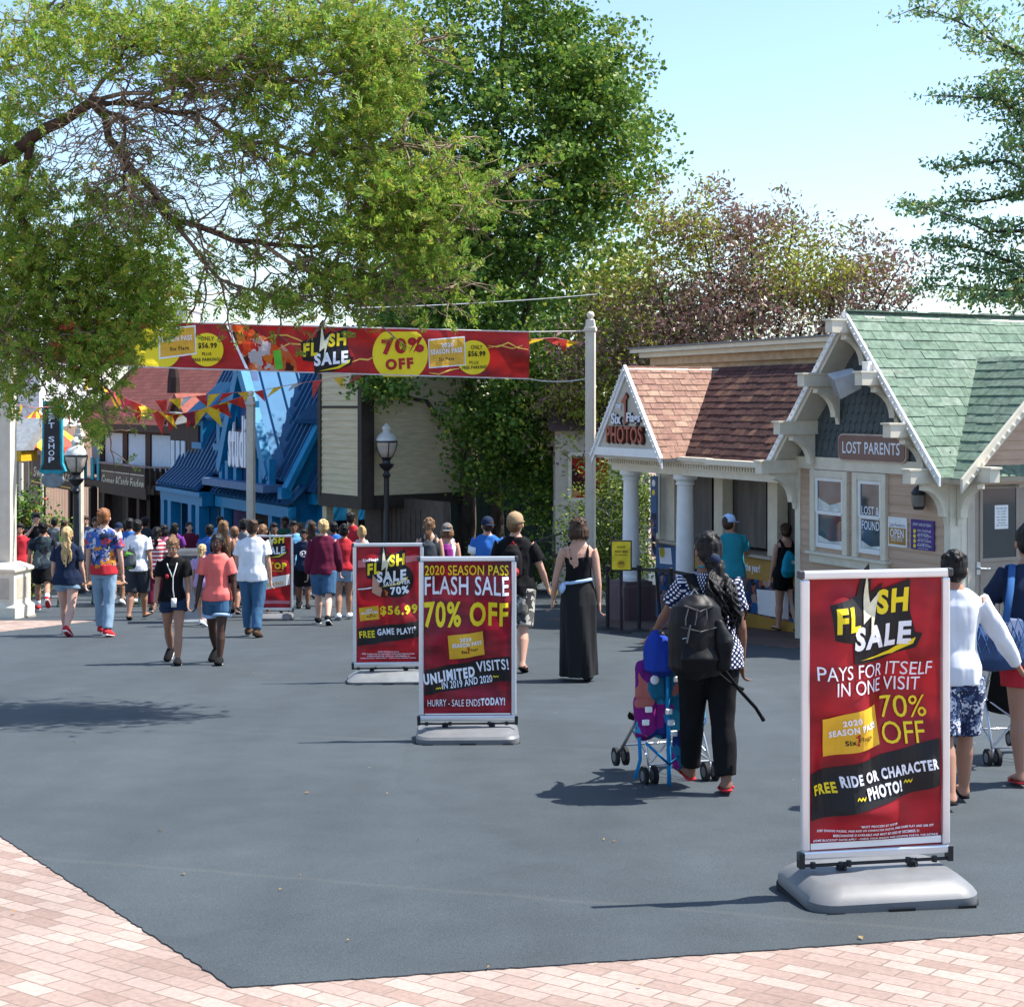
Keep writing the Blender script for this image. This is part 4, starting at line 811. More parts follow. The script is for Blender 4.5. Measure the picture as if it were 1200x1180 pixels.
for i in range(3): mb.box(gx0 + .15 + i * .5, gx0 + .5 + i * .5, -.94, -.905, zB - .2, gz0 - .5)
mb.build('white_panel', STUCCO, cg)
lsx, lsz = HF.on_y(209, 492, -1.5); sp = thing('loudspeaker', 'grey loudspeaker on the dark gable of the timbered shop', 'speaker', H0, HA); mb = MB(); mb.add([Vector((lsx, -1.6, lsz)) + Vector(q) for q in ((-.3, -.2, -.2), (.3, -.2, -.2), (.2, .3, -.1), (-.2, .3, -.1), (-.3, -.1, .25), (.3, -.1, .25), (.2, .3, .2), (-.2, .3, .2))], [(3, 2, 1, 0), (4, 5, 6, 7), (0, 1, 5, 4), (1, 2, 6, 5), (2, 3, 7, 6), (3, 0, 4, 7)]); mb.build('cabinet', mat('weathered_grey', (.32, .32, .31), rough=.6), sp, bevel=.02)
mb = MB(); mb.beam((lsx, -1.35, lsz), (lsx, -.95, lsz), .08, .08); mb.build('mount', STEEL, sp)
# hanging vertical shop sign
vs = P(62, 512, 47); s = thing('hanging_sign', 'dark vertical shop sign with teal edge hanging above the balcony', 'sign', vs, R(-12))
mb = MB(); w_ = .62; mb.pxz([(-w_ * .72, -1.05), (-w_ * .55, -.8), (-w_ * .5, 1.1), (w_ * .5, 1.1), (w_ * .55, -.8), (w_ * .72, -1.05), (w_ * .45, -1.15), (0, -1.1), (-w_ * .45, -1.15)][::-1], -.06, .06); mb.build('rim', TEAL, s)
mb = MB(); mb.pxz([(-w_ * .58, -1.0), (-w_ * .42, -.78), (-w_ * .38, 1.0), (w_ * .38, 1.0), (w_ * .42, -.78), (w_ * .58, -1.0)][::-1], -.085, -.062); mb.build('board', mat('charcoal_board', (.03, .026, .028), rough=.5), s)
for k, ch in enumerate('GIFT SHOP'):
    if ch != ' ': lettering(s, ch, 0, .98 - .21 * k, .2, .17, WHT, off=.09, bold=.02)
mb = MB(); mb.lathe([(.02, 0), (.36, 0), (.40, .04), (.36, .08), (.02, .08)], (0, 0, 0), 20); o = mb.build('medallion', mat('medallion_grey', (.22, .24, .26), rough=.4), s); o.data.transform(Matrix.Translation((0, .04, -1.32)) @ Matrix.Diagonal((1, 1, .62, 1)) @ Matrix.Rotation(R(90), 4, 'X'))
mb = MB(); mb.beam((0, 0, 1.15), (.0, 1.6, 1.15), .05, .05); mb.build('arm', BLACK, s)

# ------------------------------------------------------------------ tan clapboard building with overhanging storey
TD = 38.6
T0 = Vector(((377 - 600) / FOC * TD, TD, gz(TD))); TA = math.atan2(-.80, .60); TF = Frame(T0, TA); tz = lambda z: z - T0.z
tb = thing('clapboard_building', 'tall yellow tan clapboard building with jettied upper storey and dark trim', 'building', T0, TA)
zbt = TF.on_y(395, 579, 0)[1]; ztp = tz(3.3); x1 = TF.on_y(422, 500, 0)[0]
mb = MB(); boards(mb, 0, x1, zbt, ztp, 0, .165, .022); mb.box(.0, x1 - .01, .0, 3.5, zbt, ztp - .01); mb.build('upper_wall', SIDING2, tb)
DKT = mat('dark_brown_trim', (.035, .027, .022), rough=.6)
mb = MB(); mb.box(-.12, .02, -.05, .2, zbt - .1, ztp); mb.box(x1 - .02, x1 + .16, -.06, .3, zbt - .32, ztp); mb.box(-.12, x1 + .1, -.04, 3.4, zbt - .32, zbt - .005); zc = TF.on_y(400, 477, 0)[1]; mb.box(-.02, x1, -.035, -.022, zc - .03, zc + .03); mb.build('trim', DKT, tb)
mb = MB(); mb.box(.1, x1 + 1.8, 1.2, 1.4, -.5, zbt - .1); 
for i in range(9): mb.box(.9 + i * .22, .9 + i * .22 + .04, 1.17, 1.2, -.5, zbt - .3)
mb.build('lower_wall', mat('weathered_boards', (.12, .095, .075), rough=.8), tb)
mb = MB()
for px_ in (383, 412): x = TF.on_y(px_, 600, .15)[0]; mb.box(x - .1, x + .1, .08, .28, -.5, zbt - .32)
mb.build('post', SIDING2, tb)
# right part, square to the street
d2 = 44.0; xa, xb = (425 - 600) / FOC * d2, (545 - 600) / FOC * d2; zz = lambda py: EYE + (HOR - py) / FOC * d2
T2 = Vector((xa, d2, gz(d2))); t2 = thing('clapboard_annex', 'shaded tan clapboard annex with dark door behind the street lamp', 'building', T2, 0)
q = lambda py: zz(py) - T2.z
mb = MB(); boards(mb, .1, xb - xa, q(578), q(395), 0, .165, .022); mb.box(0, xb - xa, .001, 4, q(578), q(395) - .01); boards(mb, .1, xb - xa, -.5, q(588), .10, .165, .022); mb.box(0, xb - xa, .101, 4, -.5, q(588)); mb.build('wall', SIDING2, t2)
mb = MB(); mb.box(-.05, .14, -.06, .1, -.5, q(395)); mb.box(.14, xb - xa, -.05, .05, q(588), q(578)); xd0, xd1 = (427 - 425) / FOC * d2 + .1, (471 - 425) / FOC * d2; mb.box(xd0, xd1, .02, .08, -.5, q(590)); mb.build('trim', DKT, t2)
mb = MB(); mb.box(xd0 + .08, xd1 - .08, .0, .018, -.4, q(594)); mb.build('door', mat('near_black_door', (.012, .011, .012), rough=.5), t2)

# dark green board fence, beige block with poster
G0 = P(0, 0, 43); gx0_, gx1_ = (528 - 600) / FOC * 43, (656 - 600) / FOC * 43
gf = thing('board_fence', 'tall dark green board fence in shade under the trees', 'fence', (gx0_, 43, gz(43)), 0); mb = MB(); n = int((gx1_ - gx0_) / .22)
for i in range(n): mb.box(i * .22, i * .22 + .212, -.02 * (i % 2), .03, -.4, EYE + (HOR - 470) / FOC * 43 - gz(43)); 
mb.box(0, n * .22, .031, .08, -.4, EYE + (HOR - 472) / FOC * 43 - gz(43)); mb.build('boards', GREENW, gf); mb = MB(); mb.box(0, n * .22, -.08, -.021, 1.0, 1.14); mb.box(0, n * .22, -.08, -.021, 3.0, 3.14); mb.build('rail', GREENW, gf)
D3 = 35.0; bx0, bx1 = (651 - 600) / FOC * D3, (760 - 600) / FOC * D3
bb_ = thing('beige_kiosk', 'beige panelled block with a red framed poster behind the shrub', 'building', (bx0, D3, gz(D3)), 0); q3 = lambda py: EYE + (HOR - py) / FOC * D3 - gz(D3)
mb = MB(); mb.box(0, bx1 - bx0, 0, 3, -.3, q3(505)); mb.box(-.03, bx1 - bx0, -.03, 0, q3(592), q3(586)); mb.build('wall', PUTTY, bb_)
mb = MB(); mb.pyz([(-.2, q3(505)), (3, q3(505)), (3, q3(470)), (1.2, q3(470))], -.15, bx1 - bx0); mb.build('roof', mat('brown_roof', (.10, .06, .05), rough=.9), bb_)
pa, pb = (670 - 651) / FOC * D3, (715 - 651) / FOC * D3
mb = MB(); mb.box(pa - .08, pb, -.05, -.001, q3(588), q3(530)); mb.build('poster_frame', CREAM2, bb_)
mb = MB(); mb.box(pa, pb - .05, -.056, -.0505, q3(583), q3(535)); mb.build('poster', blotch_mat('red_poster_print', [(.30, .02, .015), (.12, .01, .01), (.5, .2, .1), (.22, .02, .02), (.05, .01, .01)], 1.8), bb_)
# ramp railing
rl = thing('ramp_railing', 'black pipe railing rising beside the green fence', 'railing', GP(640, 705), 0); mb = MB()
a = P(575, 655, 34) - rl.location; b = P(650, 627, 33) - rl.location; c = P(690, 616, 32) - rl.location
for dz in (0, -.45): mb.tube([a + Z * dz, b + Z * dz, c + Z * dz], .03, 8)
for p_ in (a, a.lerp(b, .5), b, c): mb.tube([p_, (p_.x, p_.y, gz(p_.y + rl.location.y) - rl.location.z)], .028, 8)
mb.build('rails', BLACK, rl)

# ------------------------------------------------------------------ far left buildings
F0 = P(-60, 0, 75); fb = thing('brick_building', 'far brick building with white upper storey at the left edge', 'building', (F0.x, 75, gz(75)), R(-14)); q = lambda py: EYE + (HOR - py) / FOC * 74 - gz(75)
BRK = brick_mat('brown_brick', (.22, .12, .08), (.28, .16, .11), (.25, .2, .16), w=.4, h=.13, plane='xz', var=.2)
mb = MB(); mb.box(0, 5.2, 0, 6, -1, q(500)); mb.build('brick_wall', BRK, fb)
mb = MB(); mb.box(-.1, 5.0, -.1, 6, q(500), q(350)); 
for i in range(18): mb.box(-.12, 5.02, -.13, -.1, q(500) + i * .33, q(500) + i * .33 + .3)
mb.build('upper_wall', mat('white_clapboard', (.62, .64, .66), rough=.7), fb)
mb = MB()
for i in range(3): mb.box(.7 + i * 1.5, 1.4 + i * 1.5, -.16, -.13, q(440), q(405))
mb.box(3.6, 4.4, -.03, 0, q(610), q(575)); mb.build('window', GLASS, fb)
aw = thing('yellow_awning', 'grey roofed awning with yellow fascia on the far brick wall', 'awning', P(5, 540, 58), R(-14)); mb = MB(); mb.box(-1.2, .9, -.3, .8, 0, .4); mb.build('fascia', mat('yellow_fascia', (.75, .42, .02), rough=.5), aw); mb = MB(); mb.prism([(-.35, .4), (1.2, 1.6), (1.2, .4)], lambda p: (-1.3, p[0], p[1]), lambda p: (1.0, p[0], p[1])); mb.build('roof', mat('slate_grey', (.22, .24, .26), rough=.8), aw); mb = MB()
for x in (-1.1, .8): mb.box(x - .06, x + .06, -.2, -.08, gz(58) - P(5, 540, 58).z, 0)
mb.build('post', CREAM2, aw)
gt = thing('game_tent', 'red and yellow striped tent roof of a game stall beyond the balcony', 'tent', P(42, 505, 60), R(-20)); TPN = [mat('tent_yellow', (.80, .50, .03), rough=.6), mat('tent_red', (.55, .06, .03), rough=.6)]
for k in range(2):
    mb = MB()
    for i in range(k, 14, 2):
        a0, a1 = 2 * math.pi * i / 14, 2 * math.pi * (i + 1) / 14; f = lambda a, r, z: (math.cos(a) * r, math.sin(a) * r, z)
        mb.add([f(a0, 1.9, -.6), f(a1, 1.9, -.6), f(a1, .1, .75), f(a0, .1, .75)], [(0, 1, 2, 3)]); mb.add([f(a0, 1.9, -.6), f(a1, 1.9, -.6), f((a0 + a1) / 2, 1.92, -.95)], [(0, 1, 2)])
    mb.build('canopy_stripes', TPN[k], gt)
mb = MB()
for i in range(4): a = math.pi / 4 + i * math.pi / 2; mb.tube([(1.7 * math.cos(a), 1.7 * math.sin(a), -.6), (1.7 * math.cos(a), 1.7 * math.sin(a), gz(60) - gt.location.z)], .06, 8)
mb.build('posts', CREAM2, gt)
wt = thing('distant_hall', 'pale grey distant hall glimpsed above the banner', 'building', P(150, 430, 95), 0); mb = MB(); mb.box(0, 3.6, 0, 5, gz(95) - wt.location.z, 3.6); mb.build('wall', mat('pale_grey_wall', (.5, .52, .54), rough=.7), wt); mb = MB(); mb.box(-.1, 3.7, -.1, 5.1, 3.6, 3.8); mb.build('cornice', WHITE, wt)

# ------------------------------------------------------------------ poles, banner, pennants, lamps
def pole(px, d, ytop, wd, label, ped=False):
    p = P(px, 0, d); g = gz(d); o = thing('banner_pole', label, 'pole', (p.x, d, g), R(-12), 'cream poles carrying the banner and pennants'); zt = EYE + (HOR - ytop) / FOC * d - g
    mb = MB(); zb = .98 if ped else 0; mb.lathe([(wd / 2, zb - .03), (wd / 2, zt - .38), (wd * .62, zt - .36), (wd * .62, zt - .30), (wd * .5, zt - .28), (wd * .42, zt - .16), (wd * .30, zt - .14)], sq=True)
    for sg in (-1, 1): mb.box(-wd * .3, wd * .3, sg * wd / 2 - .006, sg * wd / 2 + .006, zb + .1, zt - .5)
    mb.build('shaft', CREAM, o, bevel=.008); mb = MB(); mb.lathe([(wd * .28, zt - .15), (wd * .2, zt - .12)], seg=12); mb.ell((0, 0, zt - .07), wd * .42); mb.build('finial', CREAM2, o, smooth=True)
    if ped:
        mb = MB(); mb.lathe([(.335, -.2), (.335, .22), (.30, .25), (.285, .27), (.285, .80), (.325, .83), (.33, .88), (.28, .91), (.15, .98)], sq=True); pd = mb.build('pedestal', CREAM2, o, bevel=.01)
        mb = MB()
        for a in range(4): M = Matrix.Rotation(math.pi / 2 * a, 4, 'Z'); mb.box(-.19, .19, -.291, -.286, .36, .72, 0, M)
        mb.build('panel', PUTTY, pd); mb = MB(); mb.lathe([(.35, -.3), (.35, .03)], sq=True); mb.build('plinth', mat('grey_stone', (.3, .28, .24), rough=.9), pd)
    return o, zt + g
pA, ztA = pole(9, 26.9, 372, .22, 'cream pole on a panelled square pedestal at the left edge', True)
pB, ztB = pole(692, 28.0, 365, .17, 'cream pole with ball finial beside the photo shop portico')
pC, ztC = pole(294, 39.0, 458, .18, 'slim cream pole standing in front of the blue house')
pD, ztD = pole(93, 41.0, 496, .18, 'slim cream pole right behind the left street lamp')
bl_ = Vector((P(58, 0, 27.1).x, 27.1, 0)); br = Vector((P(620, 0, 27.85).x, 27.85, 0)); bd = br - bl_; BW = bd.length; ba = math.atan2(bd.y, bd.x)
bn = thing('sale_banner', 'long red sale banner strung across the street under the trees', 'banner', (bl_.x, bl_.y, 0), ba)
def btop(f): return P(0, 372 + 17 * f ** .8, 27.1 + .75 * f).z
def bbot(f): return P(0, 424 + 20 * f ** .75, 27.1 + .75 * f).z
def bpos(f, v): return f * BW, btop(f) * (1 - v) + bbot(f) * v
def bsurf(x, z): 
    f = x / BW; v = 0; return .035 * math.sin(f * 31 + z * 2.2) + .02 * math.sin(f * 67 - z * 4) + .015 * math.sin(f * 13 + z * 9)
mb = MB(); NX, NZ = 140, 14
for j in range(NZ + 1):
    for i in range(NX + 1): x, z = bpos(i / NX, j / NZ); mb.v.append((x, bsurf(x, z), z))
for j in range(NZ):
    for i in range(NX): mb.f.append((j * (NX + 1) + i, (j + 1) * (NX + 1) + i, (j + 1) * (NX + 1) + i + 1, j * (NX + 1) + i + 1)); mb.m.append(0)
BVIN = mat('banner_red_vinyl', (.40, .014, .012), rough=.4, spec=.4, var=.5, scale=1.6, stretch=(1, 1, 2), transl=.35)
mb.build('cloth', BVIN, bn, smooth=True)
bpx = lambda px, py: bpos((px - 58) / 562, (py - (372 + 17 * max(0, (px - 58) / 562) ** .8)) / (52 + 20 * max(0, (px - 58) / 562) ** .75 - 17 * max(0, (px - 58) / 562) ** .8))
def bpoly(pts, m, off, nm='print'): return patch(bn, [bpx(*p) for p in pts], m, off=off, surf=bsurf, step=.12, name=nm)
def btext(t, px, py, wpx, hpx, m, off=.012, bold=.01, ang=0): 
    x, z = bpx(px, py); return lettering(bn, t, x, z, wpx * BW / 562, hpx * BW / 562, m, off=off, bold=bold, ang=ang, surf=bsurf, step=.12)
def ring(cx, cy, r, clip=None): return [(cx + r * math.cos(2 * math.pi * i / 40), min(max(cy + r * math.sin(2 * math.pi * i / 40), clip[0]), clip[1]) if clip else cy + r * math.sin(2 * math.pi * i / 40)) for i in range(40)]
def hem():
    mb = MB()
    for fn in (btop, bbot):
        for i in range(70):
            a, b = i / 70, (i + 1) / 70; za, zb_ = fn(a), fn(b); mb.add([(a * BW, bsurf(a * BW, za) - .008, za - .012), (b * BW, bsurf(b * BW, zb_) - .008, zb_ - .012), (b * BW, bsurf(b * BW, zb_) - .008, zb_ + .012), (a * BW, bsurf(a * BW, za) - .008, za + .012)], [(0, 1, 2, 3)])
    mb.build('hem', mat('white_hem', (.62, .56, .55), rough=.6, transl=.2), bn)
hem()
bpoly(ring(182, 407, 27, (382, 430)), YEL, .006, 'yellow_disc')
bpoly([(183, 386), (226, 381), (227, 415), (184, 421)], WHT, .009, 'card'); bpoly([(184.5, 388), (224.5, 383), (225.5, 413.5), (185.5, 419)], GOLD, .012, 'card_print')
btext('SEASON PASS', 203, 397, 38, 6, WHT, .016, .02, 5); btext('Six Flags', 207, 409, 22, 6, BLK, .016, .02, 5)
bpoly(ring(239, 410, 19.5), YEL, .006, 'yellow_disc'); btext('ONLY', 240, 397, 16, 5, BLK); btext('$56.99', 240, 405.5, 22, 7.5, BLK, bold=.03); btext('PLUS', 239, 415, 11, 3.5, BLK); btext('FREE PARKING!', 238.5, 421.5, 32, 4, BLK, bold=.02, ang=2)
CROWDP = blotch_mat('riders_photo', [(.55, .05, .01), (.62, .16, .02), (.40, .02, .01), (.50, .28, .2), (.06, .015, .012), (.60, .08, .01), (.45, .40, .40), (.5, .11, .03)], 5.5, stretch=(1.4, 1, 1))
bpoly([(262, 380), (290, 383), (305, 394), (322, 399), (334, 411), (343, 424), (344, 435), (286, 433), (276, 410)], CROWDP, .007, 'photo_print')
bpoly([(316, 411), (325, 410), (328, 432), (319, 433)], mat('bright_green_print', (.10, .45, .03), rough=.5), .010, 'photo_print')
bpoly([(262, 382), (264, 382), (288, 433), (284, 432)], WHT, .010, 'photo_print')
YGL = mat('pale_yellow_streak', (.75, .45, .08), rough=.5)
def streak(pts, wd):
    up = [(x, y - wd * math.sin(math.pi * (i + .4) / len(pts))) for i, (x, y) in enumerate(pts)]; dn = [(x, y + wd * math.sin(math.pi * (i + .4) / len(pts)) * .6) for i, (x, y) in enumerate(pts)]
    for i in range(len(pts) - 1): bpoly([up[i], up[i + 1], dn[i + 1], dn[i]], YGL, .009, 'streak')
streak([(305, 398), (318, 393), (332, 393), (345, 398), (358, 404)], 1.2); streak([(322, 409), (335, 403), (348, 404), (356, 408)], 1.2); streak([(408, 425), (418, 421), (428, 422), (436, 418)], 1.4); streak([(570, 405), (582, 407), (595, 402), (606, 408), (619, 410)], 1.1); streak([(566, 409), (585, 405), (600, 409), (612, 405)], .8); streak([(500, 437), (512, 439), (525, 434), (536, 432)], 1.3)
def flash_logo(fn_poly, fn_text, k=1.0, ang=7):
    """fn_poly(pts in logo units, material, layer), fn_text(text, cx, cz, w, h, material, layer, bold)"""
    fn_poly([(-.50, .27), (-.16, .34), (-.06, .62), (.02, .70), (.03, .36), (.17, .46), (.15, .38), (.50, .47), (.47, .10), (.50, -.14), (.58, -.16), (.50, -.32), (.10, -.42), (-.28, -.42), (-.28, -.18), (-.50, -.12)], BLK, 0)
    fn_text('FL', -.31, .09, .30, .28, YEL, 1, .045); fn_text('SH', .27, .24, .38, .28, YEL, 1, .045); fn_text('SALE', .10, -.14, .72, .27, WHT, 1, .045)
    fn_poly([(-.02, .60), (.00, .24), (.13, .36), (-.06, -.16), (-.01, .10), (-.13, .02)], BOLT, 2)
    fn_poly([(-.20, -.385), (.20, -.33), (.50, -.20), (.47, -.27), (.25, -.37)], YEL, 1)
lx, lz = bpx(378, 413); LW = 56 * BW / 562
def lp(p): a = R(6); x, z = p[0] * LW, p[1] * LW; return lx + x * math.cos(a) - z * math.sin(a), lz + x * math.sin(a) + z * math.cos(a)
flash_logo(lambda pts, m, l: patch(bn, [lp(p) for p in pts], m, off=.014 + .011 * l, surf=bsurf, step=.07, name='logo'),
           lambda t, x, z, w_, h_, m, l, b: lettering(bn, t, *lp((x, z)), w_ * LW, h_ * LW, m, off=.014 + .011 * l, ang=6, bold=b, surf=bsurf, step=.07, shear=.12))
bpoly(ring(466, 415, 33, (389, 441.5)), YEL, .006, 'yellow_disc'); btext('70%', 469, 405.5, 50, 19, REDT, bold=.06, ang=4); btext('OFF', 465, 426.5, 33, 13.5, REDT, bold=.06, ang=4)
bpoly([(499, 398), (543, 394), (544, 428), (500, 432)], WHT, .013, 'card'); bpoly([(500, 399.5), (542, 395.5), (543, 427), (501, 430.5)], GOLD, .016, 'card_print')
bpoly(ring(553, 419, 20), YEL, .006, 'yellow_disc'); btext('2020', 522, 404.5, 15, 5.5, WHT, .02, .03, 5); btext('SEASON PASS', 521, 411.5, 38, 6, WHT, .02, .03, 5); btext('Six Flags', 521, 421.5, 18, 5.5, BLK, .02, .02, 4)
btext('ONLY', 557, 407, 14, 5, BLK, .018); btext('$56.99', 557, 415, 21, 7.5, BLK, .018, .03); btext('PLUS', 554, 425, 11, 3.5, BLK, .012); btext('FREE PARKING!', 555, 430.5, 30, 4, BLK, .012, .02, 3)
def cable(name, pts, r, label, m=None, sag=0.0, n=14):
    o = []
    for i in range(len(pts) - 1):
        a, b = Vector(pts[i]), Vector(pts[i + 1])
        for k in range(n + (i == len(pts) - 2)): f = k / n; o.append(a.lerp(b, f) - Z * sag * 4 * f * (1 - f))
    c = o[0].copy(); mb = MB(); mb.tube([p - c for p in o], r, 5); ob = mb.build(name, m or mat('pale_rope', (.55, .55, .52), rough=.8), None); ob.location = c; return tag(ob, label, 'rope')
pa_, pb_ = P(9, 385, 26.9), P(692, 388, 28)
eb = lambda f, fn: Vector((bl_.x + bd.x * f, bl_.y + bd.y * f, fn(f)))
cable('banner_rope', [pa_, eb(0, btop), eb(.33, btop), eb(.66, btop), eb(1, btop), pb_], .012, 'pale rope along the top edge of the red banner', n=6)
cable('banner_rope', [eb(1, bbot), P(690, 443, 28)], .01, 'slack pale rope tying the banner foot to the right pole', sag=.06)
cable('overhead_wire', [P(380, 362, 30), P(700, 345, 33)], .012, 'thin overhead wire crossing in front of the big maple', mat('grey_wire', (.3, .32, .34)), sag=.05)
PENM = [mat('pennant_yellow', (.80, .52, .03), rough=.6, transl=.4), mat('pennant_red', (.60, .05, .035), rough=.6, transl=.4), mat('pennant_maroon', (.25, .012, .03), rough=.6, transl=.3), mat('pennant_white', (.7, .66, .58), rough=.6, transl=.4)]
STRG = mat('pink_string', (.55, .20, .22), rough=.8)
def bunting(pts, d0, d1, n, label, seq, size=.42, seed=1):
    rnd = random.Random(seed); q = []; L = [0]
    for i, (x, y) in enumerate(pts): q.append(P(x, y, d0 + (d1 - d0) * i / (len(pts) - 1)))
    for i in range(1, len(q)): L.append(L[-1] + (q[i] - q[i - 1]).length)
    at = lambda s: next(q[i - 1].lerp(q[i], (s - L[i - 1]) / (L[i] - L[i - 1])) for i in range(1, len(q)) if s <= L[i] + 1e-6)
    o = thing('bunting', label, 'bunting', q[0], 0, 'strings of pennants over the street'); mb = MB(); mb.tube([p - q[0] for p in q], .008, 5); mb.build('string', STRG, o)
    for k in range(n):
        s0 = L[-1] * (k + .15) / n; s1 = s0 + size * .8
        if s1 > L[-1]: break
        a, b = at(s0) - q[0], at(s1) - q[0]; tw = rnd.uniform(-1.1, 1.1); sw = rnd.uniform(-.9, .6); ln = size * rnd.uniform(.8, 1.25)
        dirv = Vector((math.sin(sw), math.sin(tw) * .7, -math.cos(sw) * math.cos(tw))); rows = []
        for j in range(5):
            f = j / 4; c = (a + b) / 2 + dirv * ln * f + Vector((0, .05 * math.sin(f * 4 + k), 0)); hw = (b - a) / 2 * (1 - f) ; tv = Vector((0, math.sin(tw * 1.5) * size * .22 * (1 - f), 0)); rows += [c - hw - tv, c + hw + tv]
        mb = MB(); mb.add(rows, [(2 * j, 2 * j + 1, 2 * j + 3, 2 * j + 2) for j in range(4)]); mb.build('pennant', PENM[seq[k % len(seq)]], o, smooth=True)
bunting([(96, 432), (118, 452), (150, 468), (186, 482), (205, 486), (228, 482), (262, 472), (292, 462)], 36, 39, 22, 'lower string of yellow and red pennants dipping in front of the timbered roof', [0, 1, 0, 1, 0, 2, 1, 0], size=.52, seed=3)
bunting([(180, 470), (216, 466), (250, 462), (292, 459)], 40, 39, 7, 'short upper string of pennants tied to the slim pole by the blue house', [1, 0, 3, 1, 0], seed=5)
bunting([(294, 460), (340, 451), (384, 444), (440, 437)], 39, 36, 6, 'string of pennants from the slim pole towards the clapboard building', [1, 0, 3, 1, 0], size=.46, seed=8)
bunting([(8, 472), (40, 478), (70, 476), (96, 496)], 30, 41, 8, 'string of pennants between the left pole and the lamp', [1, 0, 1, 0], size=.46, seed=11)
bunting([(2, 398), (30, 406), (60, 409), (92, 428)], 27, 34, 8, 'string of pennants half hidden by the hanging cedar boughs', [1, 1, 0, 1], size=.46, seed=13)
bunting([(622, 398), (650, 396), (672, 400), (690, 402)], 27.9, 28, 5, 'pennants bunched where the banner rope meets the right pole', [0, 1, 1, 0], size=.3, seed=15)
LG = mat('lamp_glass_white', (.62, .63, .60), rough=.25, spec=.5, var=.1); LGL = mat('lamp_glass_lower', (.50, .44, .36), rough=.25, spec=.5)
def lamp(px, d, ytop, label):
    p = P(px, 0, d); g = gz(d); o = thing('street_lamp', label, 'lamp', (p.x, d, g), 0, 'black street lamps with acorn globes'); h = EYE + (HOR - ytop) / FOC * d - g; k = 1.0
    mb = MB(); mb.lathe([(.22, 0), (.22, .12), (.17, .16), (.15, .7), (.10, .78), (.075, .85), (.065, h - 1.35), (.07, h - 1.3), (.11, h - 1.26), (.07, h - 1.2), (.06, h - 1.15), (.16, h - 1.05), (.19, h - .98), (.10, h - .96), (.09, h - .9), (.14, h - .82)], seg=16); mb.build('post', BLACK, o, smooth=True, ang=40)
    z0 = h - .82
    mb = MB(); mb.lathe([(.13, z0), (.20, z0 + .14), (.245, z0 + .32), (.25, z0 + .38)], seg=18); mb.build('globe', LGL, o, smooth=True)
    mb = MB(); mb.lathe([(.252, z0 + .38), (.25, z0 + .44), (.20, z0 + .54), (.11, z0 + .60), (.09, z0 + .63), (.115, z0 + .67), (.115, z0 + .72), (.06, z0 + .78), (.03, z0 + .82)], seg=18); mb.build('cap', LG, o, smooth=True, ang=50)
    mb = MB(); mb.lathe([(.262, z0 + .355), (.262, z0 + .40)], seg=18)
    for i in range(4): a = i * math.pi / 2 + .3; mb.tube([(math.cos(a) * r, math.sin(a) * r, z0 + zz_) for r, zz_ in ((.14, .0), (.21, .14), (.256, .3), (.262, .38))], .012, 5)
    mb.build('cage', BLACK, o); return o
lamp(453, 37, 496, 'black street lamp with glass globe before the clapboard annex'); lamp(89, 36, 512, 'black street lamp with glass globe before the timbered shop')
# ------------------------------------------------------------------ trees and shrubs
def rand_rot(n, rng):
    q = rng.normal(size=(n, 4)); q /= np.linalg.norm(q, axis=1)[:, None]; w_, x, y, z = q.T
    return np.stack([np.stack([1 - 2 * (y * y + z * z), 2 * (x * y - z * w_), 2 * (x * z + y * w_)], -1), np.stack([2 * (x * y + z * w_), 1 - 2 * (x * x + z * z), 2 * (y * z - x * w_)], -1), np.stack([2 * (x * z - y * w_), 2 * (y * z + x * w_), 1 - 2 * (x * x + y * y)], -1)], -2)
def leaves(centers, size, rng, aspect=.7, fold=.25, up=.36, flat=None):
    """one folded four-cornered blade per centre, mostly facing up and outward"""
    n = len(centers); Rm = rand_rot(n, rng); a, b = Rm[:, :, 0], Rm[:, :, 1]
    nrm = np.cross(a, b) + np.array([0, 0, up]) * 1.6; nrm /= np.linalg.norm(nrm, axis=1)[:, None]
    a = a - nrm * (a * nrm).sum(1)[:, None]; a /= np.linalg.norm(a, axis=1)[:, None]; b = np.cross(nrm, a)
    s = size * rng.uniform(.65, 1.3, n)[:, None]
    V = np.stack([centers - a * s * .5, centers + b * s * aspect * .5 + nrm * s * fold * .4, centers + a * s * .55, centers - b * s * aspect * .5 + nrm * s * fold * .4], 1).reshape(-1, 3)
    return V, np.arange(4 * n).reshape(n, 4)
def crown_points(lobes, nclump, per, rng, spread, shell=.45, noise_k=.18):
    """leaf positions in clumps through the volume of several ellipsoid lobes (cx,cy,cz,rx,ry,rz,weight)"""
    wts = np.array([l[6] for l in lobes], float); wts /= wts.sum(); out = []
    for l, k in zip(lobes, rng.multinomial(nclump, wts)):
        d = rng.normal(size=(k, 3)); d /= np.linalg.norm(d, axis=1)[:, None]; r = rng.uniform(0, 1, k) ** shell
        lump = 1 + noise_k * (np.sin(d[:, 0] * 7 + l[0]) + np.sin(d[:, 2] * 9 + l[1]) + np.sin(d[:, 1] * 8)) / 1.7
        c = np.array(l[:3]) + d * np.array(l[3:6]) * (r * lump)[:, None]
        m = np.clip(rng.normal(size=(k, per, 3)), -1.7, 1.7) * spread * np.array([1, 1, .62]) * rng.uniform(.6, 1.35, (k, 1, 1))
        out.append((c[:, None, :] + m).reshape(-1, 3))
    return np.concatenate(out)
